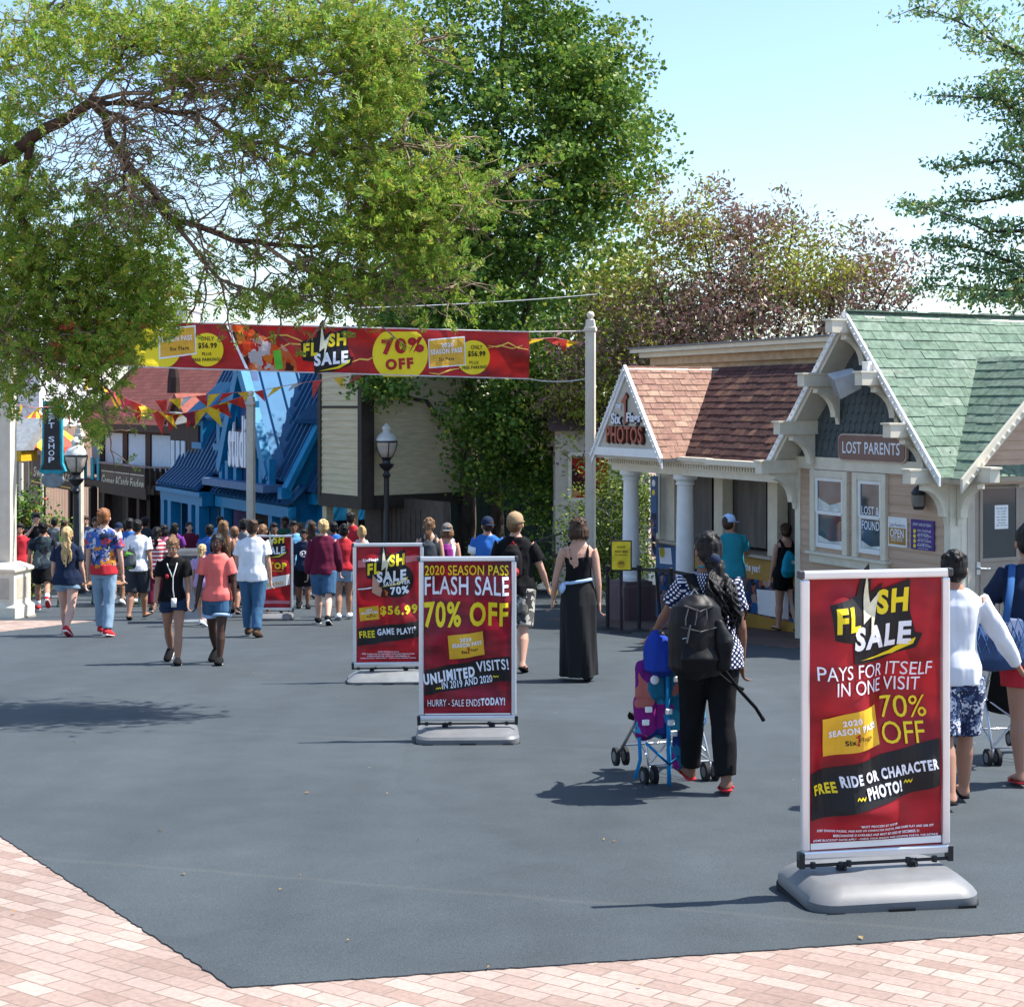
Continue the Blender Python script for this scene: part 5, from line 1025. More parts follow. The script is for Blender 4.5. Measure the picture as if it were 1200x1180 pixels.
def limb(mb, pts, r0, r1, seg=8, wob=.0, rng=random):
    P_ = [Vector(p) for p in pts]; o = []
    for i in range(len(P_) - 1):
        for k in range(4): o.append(P_[i].lerp(P_[i + 1], k / 4) + Vector((rng.uniform(-wob, wob), rng.uniform(-wob, wob), rng.uniform(-wob, wob))))
    o.append(P_[-1]); n = len(o); mb.tube(o, [r0 + (r1 - r0) * i / (n - 1) for i in range(n)], seg); return o
MAPLE = island_mat('maple_leaves', [(.050, .125, .026), (.085, .18, .028), (.125, .235, .034), (.060, .145, .032), (.20, .30, .04), (.10, .21, .03), (.36, .39, .05)], rough=.5, spec=.3, transl=.34, grain=0)
PLUM = island_mat('plum_leaves', [(.20, .10, .095), (.29, .165, .14), (.16, .08, .08), (.38, .26, .20), (.20, .20, .06), (.27, .14, .125), (.22, .115, .105), (.19, .24, .06)], rough=.38, spec=.5, transl=.22, grain=0)
PLUMG = island_mat('plum_green_leaves', [(.28, .33, .04), (.38, .40, .045), (.19, .25, .035), (.30, .23, .06)], rough=.45, spec=.4, transl=.3, grain=0)
LOCUST = island_mat('locust_leaves', [(.085, .215, .10), (.13, .27, .10), (.11, .245, .10), (.21, .31, .08), (.36, .34, .08), (.12, .265, .095)], rough=.45, spec=.4, transl=.45, grain=0)
CEDAR = island_mat('cedar_sprays', [(.095, .225, .03), (.19, .33, .036), (.13, .28, .032), (.32, .41, .045), (.075, .18, .032), (.46, .45, .06), (.17, .31, .034), (.40, .27, .09)], rough=.6, spec=.25, transl=.45, grain=0)
SHRUBM = island_mat('shrub_leaves', [(.08, .16, .025), (.17, .24, .03), (.055, .12, .025), (.28, .30, .035)], rough=.45, spec=.4, transl=.3, grain=0)

# the big maple
def tree(name, label, cat, base, group=None): return thing(name, label, cat, base, 0, group)
rng = np.random.default_rng(3); D = 39.0; mx, mz = P(592, 0, D).x, 0
base = Vector((P(545, 0, D).x, D, gz(D))); mt = tree('maple_tree', 'big dark green maple towering behind the right end of the banner', 'tree', base)
lx = lambda px: P(px, 0, D).x - base.x; lz = lambda py: P(0, py, D).z - base.z; u = D / FOC
lobes = [(lx(592), 0, lz(225), 172 * u, 4.0, 255 * u, 5), (lx(692), .5, lz(190), 72 * u, 2.2, 105 * u, 1.3), (lx(690), -.5, lz(100), 62 * u, 2, 80 * u, .8), (lx(520), -.5, lz(330), 100 * u, 3.5, 140 * u, 1.6), (lx(605), -1.6, lz(470), 78 * u, 1.8, 72 * u, 1.2), (lx(575), -1.5, lz(530), 45 * u, 1.0, 55 * u, .3), (lx(640), -1.0, lz(560), 48 * u, 1.2, 55 * u, .42), (lx(460), -2.5, lz(450), 42 * u, .9, 26 * u, .22), (lx(490), 0, lz(120), 110 * u, 3, 190 * u, 1.5), (lx(625), .5, lz(20), 70 * u, 2.5, 100 * u, .8)]
pts = crown_points(lobes, 1950, 48, rng, .25, .42, .17); V, F = leaves(pts, .122, rng, .85)
np_mesh('crown', V, F, MAPLE, mt)
mb = MB(); limb(mb, [(0, 0, -.4), (.03, 0, 2.2), (-.02, .1, lz(500)), (.3, .2, lz(330)), (.8, .3, lz(150)), (1.0, .3, lz(20))], .27, .05, 12, .03)
limb(mb, [(.85, -.2, -.4), (.82, -.2, 2.0), (.7, -.1, lz(520)), (1.4, 0, lz(390)), (2.2, 0, lz(250)), (3.0, .2, lz(180))], .19, .03, 10, .03)
for a in ((0, .1, lz(480), -1.8, -.8, lz(380)), (.3, .2, lz(330), -1.2, .3, lz(150)), (.5, .2, lz(260), 2.8, -.6, lz(120)), (.2, 0, lz(400), 2.2, -1.5, lz(300)), (-.02, .1, lz(520), -1.9, -2.2, lz(452))): limb(mb, [a[:3], ((a[0] + a[3]) / 2, (a[1] + a[4]) / 2, (a[2] + a[5]) / 2 + .3), a[3:]], .09, .02, 7, .05)
mb.build('trunk', BARK, mt, smooth=True)

# purple plum
rng = np.random.default_rng(5); D = 36.0; base = Vector((P(880, 0, D).x, D, gz(D))); pt = tree('plum_tree', 'purple leaved plum tree with open airy top behind the shop roofs', 'tree', base)
lx = lambda px: P(px, 0, D).x - base.x; lz = lambda py: P(0, py, D).z - base.z; u = D / FOC
lobes = [(lx(800), 0, lz(380), 120 * u, 3.0, 135 * u, 3), (lx(900), .5, lz(340), 110 * u, 2.5, 85 * u, 2.2), (lx(985), .5, lz(330), 88 * u, 2.2, 72 * u, 1.2), (lx(1040), .5, lz(330), 45 * u, 1.5, 42 * u, .35), (lx(720), -.6, lz(430), 75 * u, 1.8, 110 * u, 1.7), (lx(880), .3, lz(265), 85 * u, 1.4, 40 * u, .5), (lx(670), -.5, lz(480), 45 * u, 1.2, 80 * u, .8), (lx(800), -.3, lz(270), 62 * u, 1.6, 55 * u, .7)]
pts = crown_points(lobes, 1650, 24, rng, .22, .5, .28); V, F = leaves(pts, .125, rng, .45, .3, .2)
lab = (np.sin(pts[:, 0] * 1.3) + np.sin(pts[:, 2] * 1.7 + 1) + rng.normal(size=len(pts)) * .7 > 1.15) | ((pts[:, 0] < lx(835)) & (pts[:, 2] > lz(330)) & (rng.uniform(size=len(pts)) < .62)) | ((pts[:, 0] < lx(760)) & (rng.uniform(size=len(pts)) < .3))
np_mesh('crown', V, F, [PLUM, PLUMG], pt, mi=lab.astype(int))
mb = MB(); limb(mb, [(0, 0, -.3), (0, 0, 1.8), (.1, .1, 2.6)], .2, .15, 10, .02); rr = random.Random(2)
for px_, py_ in ((700, 400), (760, 300), (820, 250), (880, 240), (935, 245), (1000, 285), (1050, 310), (1075, 335), (740, 470), (960, 330), (860, 300)):
    e = Vector((lx(px_), rr.uniform(-1, 1), lz(py_))); m_ = Vector((e.x * .5, e.y * .5, 2.6 + (e.z - 2.6) * .42)); o = limb(mb, [(.1, .1, 2.5), m_, e], .085, .012, 6, .05)
    for k in range(5): q = o[len(o) // 2 + k % (len(o) // 2)]; limb(mb, [q, q + Vector((rr.uniform(-.7, .7), rr.uniform(-.5, .5), rr.uniform(.2, .8)))], .018, .006, 5, .02)
mb.build('trunk', mat('plum_bark', (.05, .035, .035), rough=.9, var=.3), pt, smooth=True)
# a green tree behind it closing the gap to the maple
rng = np.random.default_rng(9); D = 47.0; base = Vector((P(705, 0, D).x, D, gz(D))); gt_ = tree('background_tree', 'mid green tree filling the gap between maple and plum', 'tree', base)
lx = lambda px: P(px, 0, D).x - base.x; lz = lambda py: P(0, py, D).z - base.z; u = D / FOC
pts = crown_points([(lx(700), 0, lz(400), 110 * u, 2.5, 150 * u, 2), (lx(620), 0, lz(480), 80 * u, 2, 70 * u, .8), (lx(500), 1.5, lz(330), 95 * u, 2.5, 105 * u, 1.4), (lx(800), 0, lz(440), 90 * u, 2, 80 * u, 1)], 800, 30, rng, .36, .5); V, F = leaves(pts, .20, rng, .8); np_mesh('crown', V, F, MAPLE, gt_)
mb = MB(); limb(mb, [(0, 0, -.3), (0, 0, 3), (-.4, 0, 5.5)], .25, .08, 9); limb(mb, [(0, 0, 2.6), (-3, .4, 4.6), (lx(450), 1.5, lz(350))], .14, .04, 7); limb(mb, [(0, 0, 2.6), (1.5, 0, 4), (lx(800), 0, lz(430))], .12, .03, 7); mb.build('trunk', BARK, gt_, smooth=True)

# locust at the right edge, trunk outside the frame
rng = np.random.default_rng(12); rr = random.Random(4); D = 26.5; base = Vector((P(1310, 0, D).x, D, gz(D))); lt = tree('locust_tree', 'layered green locust boughs reaching in above the green roof', 'tree', base)
lp3 = lambda px, py, dy=0.0: Vector(P(px, py, D + dy)) - base
mb = MB(); limb(mb, [(0, 0, -.3), (-.05, 0, 3), (-.1, .05, 6), (-.2, 0, 9.5)], .22, .07, 10, .03); cl = []
boughs = [((1310, 200), (1215, 75), (1150, 40), (1078, 8), .6, 1.0), ((1310, 200), (1230, 90), (1175, 55), (1110, -20), .8, .8), ((1310, 250), (1220, 150), (1175, 120), (1112, 112), .5, .9), ((1310, 260), (1225, 180), (1190, 140), (1160, 95), .3, .9), ((1310, 300), (1210, 225), (1150, 235), (1070, 240), .7, 1.0), ((1310, 300), (1230, 215), (1180, 190), (1105, 195), .4, .9), ((1310, 330), (1215, 270), (1160, 270), (1085, 245), -.3, 1.0), ((1310, 360), (1210, 320), (1160, 295), (1080, 285), .4, .9), ((1310, 380), (1220, 350), (1170, 340), (1090, 335), .6, 1.2), ((1310, 380), (1230, 345), (1180, 320), (1120, 310), -.2, 1.2), ((1310, 200), (1240, 170), (1215, 120), (1195, 88), -.4, .8), ((1310, 300), (1260, 250), (1235, 215), (1190, 170), -.9, 1.0), ((1310, 380), (1250, 355), (1215, 345), (1140, 350), -1.2, 1.2)]
for sg in range(1, 15): boughs.append(((1310, 60 + sg * 20), (1310 + rr.uniform(-60, 60), sg * 22), (1300 + rr.uniform(-90, 120), sg * 24 - 20), (1280 + rr.uniform(-60, 160), sg * 25 - 60), rr.uniform(-1.6, 1.6), 1.6))
for b in boughs:
    dy = b[4]; o = limb(mb, [lp3(*b[0]), lp3(*b[1], dy * .5), lp3(*b[2], dy), lp3(*b[3], dy * 1.2)], .06, .006, 6, .03)
    for k, q in enumerate(o[4:]):
        for s_ in range(5):
            f = (k + 4) / len(o); e = q + Vector((rr.uniform(-.62, .55), rr.uniform(-.7, .7), rr.uniform(-.22, .26))) * b[5] * (1.15 - .5 * f)
            if s_ < 2: limb(mb, [q, e], .012, .004, 4)
            for j in range(3): cl.append(q.lerp(e, .45 + .3 * j))
cl = np.array([tuple(c) for c in cl]); pts = (cl[:, None, :] + rng.normal(size=(len(cl), 7, 3)) * np.array([.14, .14, .05])).reshape(-1, 3)
V, F = leaves(pts, .095, rng, .5, .2, .2); np_mesh('crown', V, F, LOCUST, lt); mb.build('trunk', mat('locust_bark', (.07, .06, .055), rough=.9, var=.3), lt, smooth=True)

# cedar boughs hanging in from the left
rng = np.random.default_rng(21); rr = random.Random(21); D = 14.0; base = Vector((P(-190, 0, 14.3).x, 14.3, gz(14.3))); ct = tree('cedar_tree', 'old cedar with bare inner twigs and feathery boughs overhanging the left half', 'tree', base)
cp = lambda px, py, d=14.0: Vector(P(px, py, d)) - base
mb = MB(); mt_ = MB()
limb(mb, [(0, 0, -.3), (.05, 0, 2.2), (.1, 0, 4.2), (.2, .1, 7)], .26, .14, 12, .03)
main = [
 [(-180, 330, 14.3), (-60, 220, 14.3), (40, 165, 14.2), (110, 118, 14.1)], [(110, 118, 14.1), (160, 125, 14.0), (230, 135, 13.9), (290, 165, 13.9)],
 [(110, 118, 14.1), (150, 200, 14.2), (200, 255, 14.2), (300, 287, 14.0), (385, 288, 13.9), (470, 272, 13.8), (560, 235, 13.7)],
 [(40, 165, 14.2), (20, 240, 14.4), (60, 330, 14.4), (110, 380, 14.3), (120, 470, 14.2)], [(110, 118, 14.1), (145, 60, 14.3), (200, 30, 14.4), (300, 10, 14.5)],
 [(110, 118, 14.1), (240, 95, 13.7), (300, 60, 13.6), (380, 10, 13.6)], [(160, 125, 14.0), (250, 110, 13.6), (340, 95, 13.5), (430, 75, 13.4), (490, 55, 13.4)],
 [(290, 165, 13.9), (360, 180, 13.7), (430, 170, 13.6), (520, 175, 13.6)], [(200, 255, 14.2), (260, 330, 14.1), (330, 350, 14.0), (420, 345, 13.9)], [(300, 287, 14.0), (370, 320, 13.8), (440, 330, 13.8), (520, 340, 13.8)],
 [(-60, 220, 14.3), (-30, 100, 14.6), (30, 40, 14.8), (90, 5, 14.8)], [(-180, 330, 14.3), (-80, 340, 14.6), (0, 340, 14.7), (100, 330, 14.8), (195, 345, 14.8)], [(110, 118, 14.1), (150, 140, 13.6), (148, 200, 13.5), (152, 240, 13.5)],
 [(-100, 330, 14.4), (-40, 380, 14.2), (10, 400, 14.0), (40, 420, 14.0)], [(385, 288, 13.9), (430, 240, 13.7), (500, 215, 13.6), (575, 215, 13.6)]]
paths = []
for k, m_ in enumerate(main):
    r0 = .085 if k == 0 else (.042 if k in (1, 2, 3) else .022)
    paths.append(limb(mb if k < 4 or k == 12 else mt_, [cp(*q) for q in m_], r0, (.045 if k == 0 else .006), 8 if k < 4 else 6, .035, rr))
# side twigs: mostly bare near the trunk
nodes = []
for k, o in enumerate(paths):
    if k == 0: continue
    L_ = len(o)
    for i in range(2, L_):
        for s_ in range(3):
            q = o[i]; dr = (o[min(i + 1, L_ - 1)] - o[i - 1]).normalized(); side = Vector((rr.uniform(-1, 1), rr.uniform(-1, 1), rr.uniform(-.9, .8))); e = q + (dr * rr.uniform(.2, .9) + side * .75).normalized() * rr.uniform(.25, .75); mid_ = q.lerp(e, .5) + Vector((0, 0, rr.uniform(-.06, .08)))
            p3 = limb(mt_, [q, mid_, e], .012, .004, 4, .015, rr)
            for j in range(3):
                q2 = p3[2 + 2 * j]; e2 = q2 + Vector((rr.uniform(-.3, .35), rr.uniform(-.3, .3), rr.uniform(-.25, .22))); limb(mt_, [q2, e2], .006, .0025, 4, .01, rr); nodes += [e2, q2.lerp(e2, .6)]
            nodes.append(e)
for t_ in range(420):
    q = cp(rr.uniform(40, 300), rr.gauss(170, 55), rr.uniform(13.4, 14.6)); e = q + Vector((rr.uniform(-.4, .6), rr.uniform(-.3, .3), rr.uniform(-.35, .3))); limb(mt_, [q, q.lerp(e, .5) + Vector((rr.uniform(-.06, .06),) * 3), e], .006, .002, 4, .02, rr)
# foliage pads: px, py, half width, half height, depth, sprays
pads = [(60, 60, 85, 60, 14.3, 300), (180, 35, 110, 45, 14.0, 320), (300, 40, 100, 50, 13.8, 330), (400, 30, 70, 48, 13.6, 260), (450, 60, 48, 50, 13.5, 190), (455, 105, 50, 30, 13.5, 130), (40, 120, 45, 30, 14.2, 60), (215, 85, 60, 28, 13.9, 90), (330, 110, 70, 32, 13.7, 120),
 (390, 190, 70, 45, 13.7, 210), (470, 220, 65, 45, 13.7, 230), (530, 235, 45, 38, 13.7, 140), (440, 270, 75, 35, 13.8, 210), (500, 300, 45, 42, 13.8, 120), (330, 240, 55, 40, 13.9, 130), (400, 330, 60, 25, 13.9, 110), (330, 355, 55, 16, 14.0, 60), (300, 150, 35, 30, 13.8, 40), (420, 140, 60, 25, 13.6, 110),
 (50, 300, 75, 45, 14.4, 260), (130, 300, 65, 42, 14.4, 240), (90, 355, 95, 40, 14.5, 330), (165, 345, 50, 42, 14.6, 220), (20, 380, 45, 45, 14.5, 130), (130, 395, 55, 22, 14.4, 120), (190, 375, 24, 22, 14.6, 60), (60, 420, 50, 35, 14.2, 100), (110, 440, 26, 50, 14.2, 80), (10, 450, 14, 45, 14.0, 60), (75, 475, 34, 20, 14.2, 45), (112, 505, 12, 14, 14.2, 22), (150, 405, 18, 28, 14.4, 30), (20, 210, 35, 40, 14.3, 60), (150, 250, 55, 22, 14.3, 70), (230, 190, 60, 40, 14.0, 60), (15, 150, 45, 45, 14.4, 90), (30, 235, 55, 40, 14.4, 120), (110, 235, 60, 35, 14.5, 90), (10, 300, 40, 50, 14.5, 90), (190, 300, 45, 40, 14.3, 70)]
sc = []
for (px_, py_, rw, rh, d_, n) in pads:
    k = 0
    while k < n * 1.75:
        a, b_q = rr.gauss(0, .52), rr.gauss(0, .52)
        if a * a + b_q * b_q < 1.25:
            sc.append(cp(px_ + a * rw, py_ + b_q * rh, d_ + rr.gauss(0, .42))); k += 1
for q in nodes:
    w_ = P(0, 0, 14); px_ = 600 + (q.x + base.x) / (q.y + base.y) * FOC; py_ = HOR - (q.z + base.z - EYE) / (q.y + base.y) * FOC
    bare = 30 < px_ < 270 and 90 < py_ < 265
    if py_ < 560 and rr.random() < (.12 if bare else .8): sc.append(q)
sc = np.array([tuple(c) for c in sc]); n = len(sc)
# a spray: a short drooping axis with flat scale-like leaflets on both sides and small side axes
tpl = []
for i in range(17):
    t_ = i / 16; sd = 1 if i % 2 else -1; L_ = .050 * (1.15 - .6 * t_); bx = .12 * t_; a = R(38) * sd
    ax = np.array([math.cos(a), math.sin(a), 0]); pr = np.array([-math.sin(a), math.cos(a), 0]); p0 = np.array([bx, 0, .02 * math.sin(t_ * 3)])
    zt = np.array([0, 0, .012 * math.sin(i * 2.3)])
    tpl += [p0, p0 + ax * L_ * .55 + pr * .0075 + zt, p0 + ax * L_ + zt * 2, p0 + ax * L_ * .5 - pr * .0075 + zt]
tpl = np.array(tpl); Rm = rand_rot(n, rng); nr = Rm[:, :, 2] + np.array([0.1, -.15, .5]); nr /= np.linalg.norm(nr, axis=1)[:, None]; a = Rm[:, :, 0] + np.array([.25, -.1, .12]); a -= nr * (a * nr).sum(1)[:, None]; a /= np.linalg.norm(a, axis=1)[:, None]; b_q = np.cross(nr, a); RR = np.stack([a, b_q, nr], -1)
V = sc[:, None, :] + np.einsum('nij,kj->nki', RR, tpl) * rng.uniform(.7, 1.3, (n, 1, 1)); V = V.reshape(-1, 3); F = np.arange(len(V)).reshape(-1, 4)
np_mesh('crown', V, F, CEDAR, ct); mb.build('trunk', CBARK, ct, smooth=True); mt_.build('twigs', TWIG, ct, smooth=True)

def shrub(name, label, px, py, d, w_, h, m, n, size, cat='shrub', seed=1, flowers=None, bloom=.12):
    rg = np.random.default_rng(seed); b = Vector((P(px, 0, d).x, d, gz(d))); o = thing(name, label, cat, b)
    pts = crown_points([(0, 0, h * .5, w_ / 2, w_ / 2.4, h * .5, 2), (-w_ * .15, -.05, h * .3, w_ * .42, w_ * .35, h * .32, 1), (w_ * .1, 0, h * .72, w_ * .3, w_ * .26, h * .3, .8)], n // 16, 16, rg, .11 * w_, .4, .25); pts[:, 2] = np.maximum(pts[:, 2], .05)
    V, F = leaves(pts, size, rg, .5, .3, .4); np_mesh('foliage', V, F, [m] + ([flowers] if flowers else []), o, mi=(rg.uniform(size=len(pts)) < bloom).astype(int) if flowers else None)
    mb = MB()
    for k in range(6): a = k * 1.05; limb(mb, [(0, 0, -.1), (math.cos(a) * w_ * .15, math.sin(a) * w_ * .15, h * .4), (math.cos(a) * w_ * .3, math.sin(a) * w_ * .3, h * .75)], .025, .008, 5)
    mb.build('stems', BARK, o); return o
shrub('evergreen_shrub', 'tall yellow green evergreen shrub behind the white portico columns', 722, 0, 30.5, 2.0, 2.95, SHRUBM, 9000, .085, seed=2)
YFL = mat('yellow_flowers', (.75, .55, .08), rough=.6); RFL = mat('red_flowers', (.55, .03, .04), rough=.6)
shrub('flower_bush', 'sunlit yellow green flower bush beside the panelled pedestal', 32, 0, 33.5, 1.5, 1.1, SHRUBM, 3200, .09, seed=3, flowers=WHT, bloom=.1)
shrub('potted_bush', 'dark round bush with red flowers far left below the brick wall', 24, 0, 47, 2.2, 2.6, MAPLE, 3200, .14, seed=4, flowers=RFL, bloom=.06)
shrub('flower_bed', 'low bed of dark leaves with red flowers at the maple foot', 600, 0, 37, 2.6, 1.0, MAPLE, 2200, .12, 'plant', seed=6, flowers=RFL, bloom=.07)
shrub('low_plants', 'small green plants at the bench end on the left', 172, 0, 31.5, .9, .55, SHRUBM, 900, .08, 'plant', seed=7)
# ------------------------------------------------------------------ advertising stands
def stand(px, d, rot, W, H, z0, label, art, base_dark=False, vinyl=None, base_rot=0, seed=1, tilt=0):
    p = P(px, 0, d); o = thing('poster_stand', label, 'poster stand', (p.x, d, gz(d) + .009), R(rot), 'poster stands on weighted grey bases')
    rr = random.Random(seed); ph_ = [rr.uniform(0, 6) for _ in range(8)]
    def surf(x, z):
        u, v = x / W, (z - z0) / H; edge = max(0, min(1, (.47 - abs(u)) * 9)) * max(0, min(1, (v - .05) * 9, (.96 - v) * 9))
        return -edge * .032 * (math.sin(5.2 * u + 3.1 * v + ph_[0]) + .8 * math.sin(9 * v - 4 * u + ph_[1]) + .55 * math.sin(13 * u + 2 * v + ph_[2]) + .35 * math.sin(21 * u - 8 * v + ph_[3]) + .4 * math.sin(17 * v + 5 * u + ph_[4]))
    fw = .038; TL = Matrix.Rotation(R(tilt), 4, 'Y')
    mb = MB()
    for a in ((-W / 2, -W / 2 + fw, z0 + fw, z0 + H - fw), (W / 2 - fw, W / 2, z0 + fw, z0 + H - fw), (-W / 2 + .004, W / 2 - .004, z0 + H - fw, z0 + H), (-W / 2 + .004, W / 2 - .004, z0, z0 + fw)): mb.box(a[0], a[1], -.018, .018, a[2], a[3])
    fr = mb.build('frame', ALU, o, bevel=.009)
    for sx in (-1, 1):
        for zz_ in (z0 + H - .016, z0 + .016): mb = MB(); mb.box(sx * W / 2 - .014, sx * W / 2 + .014, -.0195, .0195, zz_ - .018, zz_ + .018); mb.build('corner_cap', DARKP, fr, bevel=.006)
    pw, pz0, pz1 = W / 2 - fw + .004, z0 + fw - .004, z0 + H - fw + .004; mb = MB(); NX, NZ = 44, 74
    for j in range(NZ + 1):
        for i in range(NX + 1): x = -pw + 2 * pw * i / NX; z = pz0 + (pz1 - pz0) * j / NZ; mb.v.append((x, surf(x, z), z))
    for j in range(NZ):
        for i in range(NX): k = j * (NX + 1) + i; mb.f.append((k, k + 1, k + NX + 2, k + NX + 1)); mb.m.append(0)
    mb.build('poster', vinyl or VINYL, o, smooth=True)
    class A: pass
    a = A(); a.W = W; a.o = o
    a.q = lambda fx, fy: ((fx - .5) * W, z0 + H * (1 - fy))
    def text(t, fx, fy, w_, h_, m=WHT, l=1, bold=0, ang=0, shear=0):
        x, z = a.q(fx, fy); return lettering(o, t, x, z, w_ * W, h_ * H, m, off=.0040 + .0028 * l, ang=ang, bold=bold, surf=surf, step=.024, shear=shear)
    def poly(pts, m, l=0, nm='print'): return patch(o, [a.q(*p_) for p_ in pts], m, off=.0040 + .0028 * l, surf=surf, step=.024, name=nm)
    def logo(fx, fy, w_, ang=6):
        cx, cz = a.q(fx, fy); L = w_ * W; ca, sa = math.cos(R(ang)), math.sin(R(ang)); lp = lambda p_: (cx + p_[0] * L * ca - p_[1] * L * sa, cz + p_[0] * L * sa + p_[1] * L * ca)
        flash_logo(lambda pts, m, l: patch(o, [lp(p_) for p_ in pts], m, off=.006 + .0028 * l, surf=surf, step=.024, name='logo'), lambda t, x, z, w2, h2, m, l, b: lettering(o, t, *lp((x, z)), w2 * L, h2 * L, m, off=.006 + .0028 * l, ang=ang, bold=b, surf=surf, step=.024, shear=.12))
    def card(pts, s=1.0):
        """gold pass card with its writing; pts clockwise from top left"""
        poly(pts, GOLD2, 1, 'card'); (x0, y0_), (x1, y1), (x2, y2), (x3, y3) = pts; an = math.degrees(math.atan2(-(y1 - y0_) * H, (x1 - x0) * W)); f = lambda u, v: ((x0 * (1 - u) + x1 * u) * (1 - v) + (x3 * (1 - u) + x2 * u) * v, (y0_ * (1 - u) + y1 * u) * (1 - v) + (y3 * (1 - u) + y2 * u) * v)
        w_ = abs(x1 - x0); h_ = abs(y3 - y0_)
        text('2020', *f(.5, .24), w_ * .32, h_ * .15, WHT, 2, .04, an); text('SEASON PASS', *f(.52, .45), w_ * .84, h_ * .17, WHT, 2, .04, an)
        text('Six', *f(.44, .74), w_ * .17, h_ * .13, BLK, 2, .03, an); text('Flags', *f(.70, .72), w_ * .26, h_ * .15, BLK, 2, 0, an); cx, cz = a.q(*f(.56, .69)); flag(o, cx, cz, h_ * H * .3, .0125, None, REDT, surf, .024)
    a.text, a.poly, a.logo, a.card = text, poly, logo, card; art(a)
    # foot: bar, springs, weighted base
    mb = MB(); mb.tube([(-W / 2 + .0, 0, z0 - .028), (W / 2 + .0, 0, z0 - .028)], .008, 8)
    for sx in (-1, 1): mb.box(sx * W / 2 - .012, sx * W / 2 + .012, -.02, .02, z0 - .036, z0 + .03)
    for q in (-.42, -.18, .22, .4): mb.lathe([(.013, z0 - .04), (.013, z0 - .015)], (q * W, 0, 0), 8)
    mb.build('foot_bar', BLACKP, o)
    for sx in (-.23, .25):
        mb = MB(); n = 40; mb.tube([(sx * W + .019 * math.cos(i * .95), .019 * math.sin(i * .95), z0 - .075 + .05 * i / n) for i in range(n + 1)], .007, 6); mb.lathe([(.014, z0 - .06), (.014, z0 - .02)], (sx * W, 0, 0), 10); mb.build('spring', BLACKP, o)
    bt = z0 - .055
    def rr_ring(hx, hy, r, z, cx=0, cy=0): return [(cx + x, cy + y, z) for x, y in rrect(-hx, hx, -hy, hy, r, 5)]
    rings = [rr_ring(.385, .265, .10, .0), rr_ring(.39, .275, .11, .018), rr_ring(.39, .275, .11, .055), rr_ring(.378, .262, .11, .075), rr_ring(.355, .235, .11, bt * .8), rr_ring(.335, .205, .10, bt - .008), rr_ring(.32, .19, .10, bt), rr_ring(.2, .09, .06, bt + .002)]
    if base_dark: rings = [rr_ring(.415, .245, .08, .0), rr_ring(.42, .25, .08, .04), rr_ring(.36, .20, .08, bt - .03), rr_ring(.30, .08, .05, bt), rr_ring(.2, .05, .03, bt + .002)]
    mb = MB(); n = len(rings[0])
    for r_ in rings: mb.v += r_
    for i in range(len(rings) - 1):
        for k in range(n): mb.f.append((i * n + k, i * n + (k + 1) % n, (i + 1) * n + (k + 1) % n, (i + 1) * n + k)); mb.m.append(0)
    mb.f.append(tuple(range((len(rings) - 1) * n, len(rings) * n))); mb.m.append(0); mb.f.append(tuple(range(n))[::-1]); mb.m.append(0)
    bo = mb.build('base', GREYP if not base_dark else DGREY, o, smooth=True, ang=32)
    if base_dark:
        for v in bo.data.vertices:
            k = 1 - .32 * math.cos(max(-1, min(1, v.co.x / .22)) * math.pi / 2) ** 2 if v.co.z > .05 else 1; v.co.z *= k
    mb = MB(); mb.v += rr_ring(.396 if not base_dark else .43, .28, .11, -.004); mb.v += rr_ring(.396 if not base_dark else .43, .28, .11, .017); n = len(mb.v) // 2
    mb.f += [(k, (k + 1) % n, n + (k + 1) % n, n + k) for k in range(n)] + [tuple(range(n, 2 * n)), tuple(range(n))[::-1]]; mb.m += [0] * (n + 2); mb.build('rubber_edge', RUBBER, bo)
    mb = MB(); mb.box(-.06, .06, -.284, -.2805, .004, .03); mb.box(-.34, -.26, -.284, -.2805, .004, .026); mb.box(.26, .34, -.284, -.2805, .004, .026); mb.build('grip_slot', BLK, bo)
    return o
GOLD2 = mat('card_gold', (.74, .43, .03), rough=.45, var=.18, scale=5); DGREY = mat('charcoal_base', (.17, .18, .19), rough=.4, var=.2)
def wig(a, fx, fy, m=YEL, s=1.0):
    t = [(-.03, .004), (-.018, -.004), (-.006, .004), (.006, -.004), (.018, .004), (.03, -.006)]; up = [(fx + x * s, fy + y - .0035) for x, y in t]; dn = [(fx + x * s, fy + y + .0035) for x, y in t]
    for i in range(5): a.poly([up[i], up[i + 1], dn[i + 1], dn[i]], m, 2)
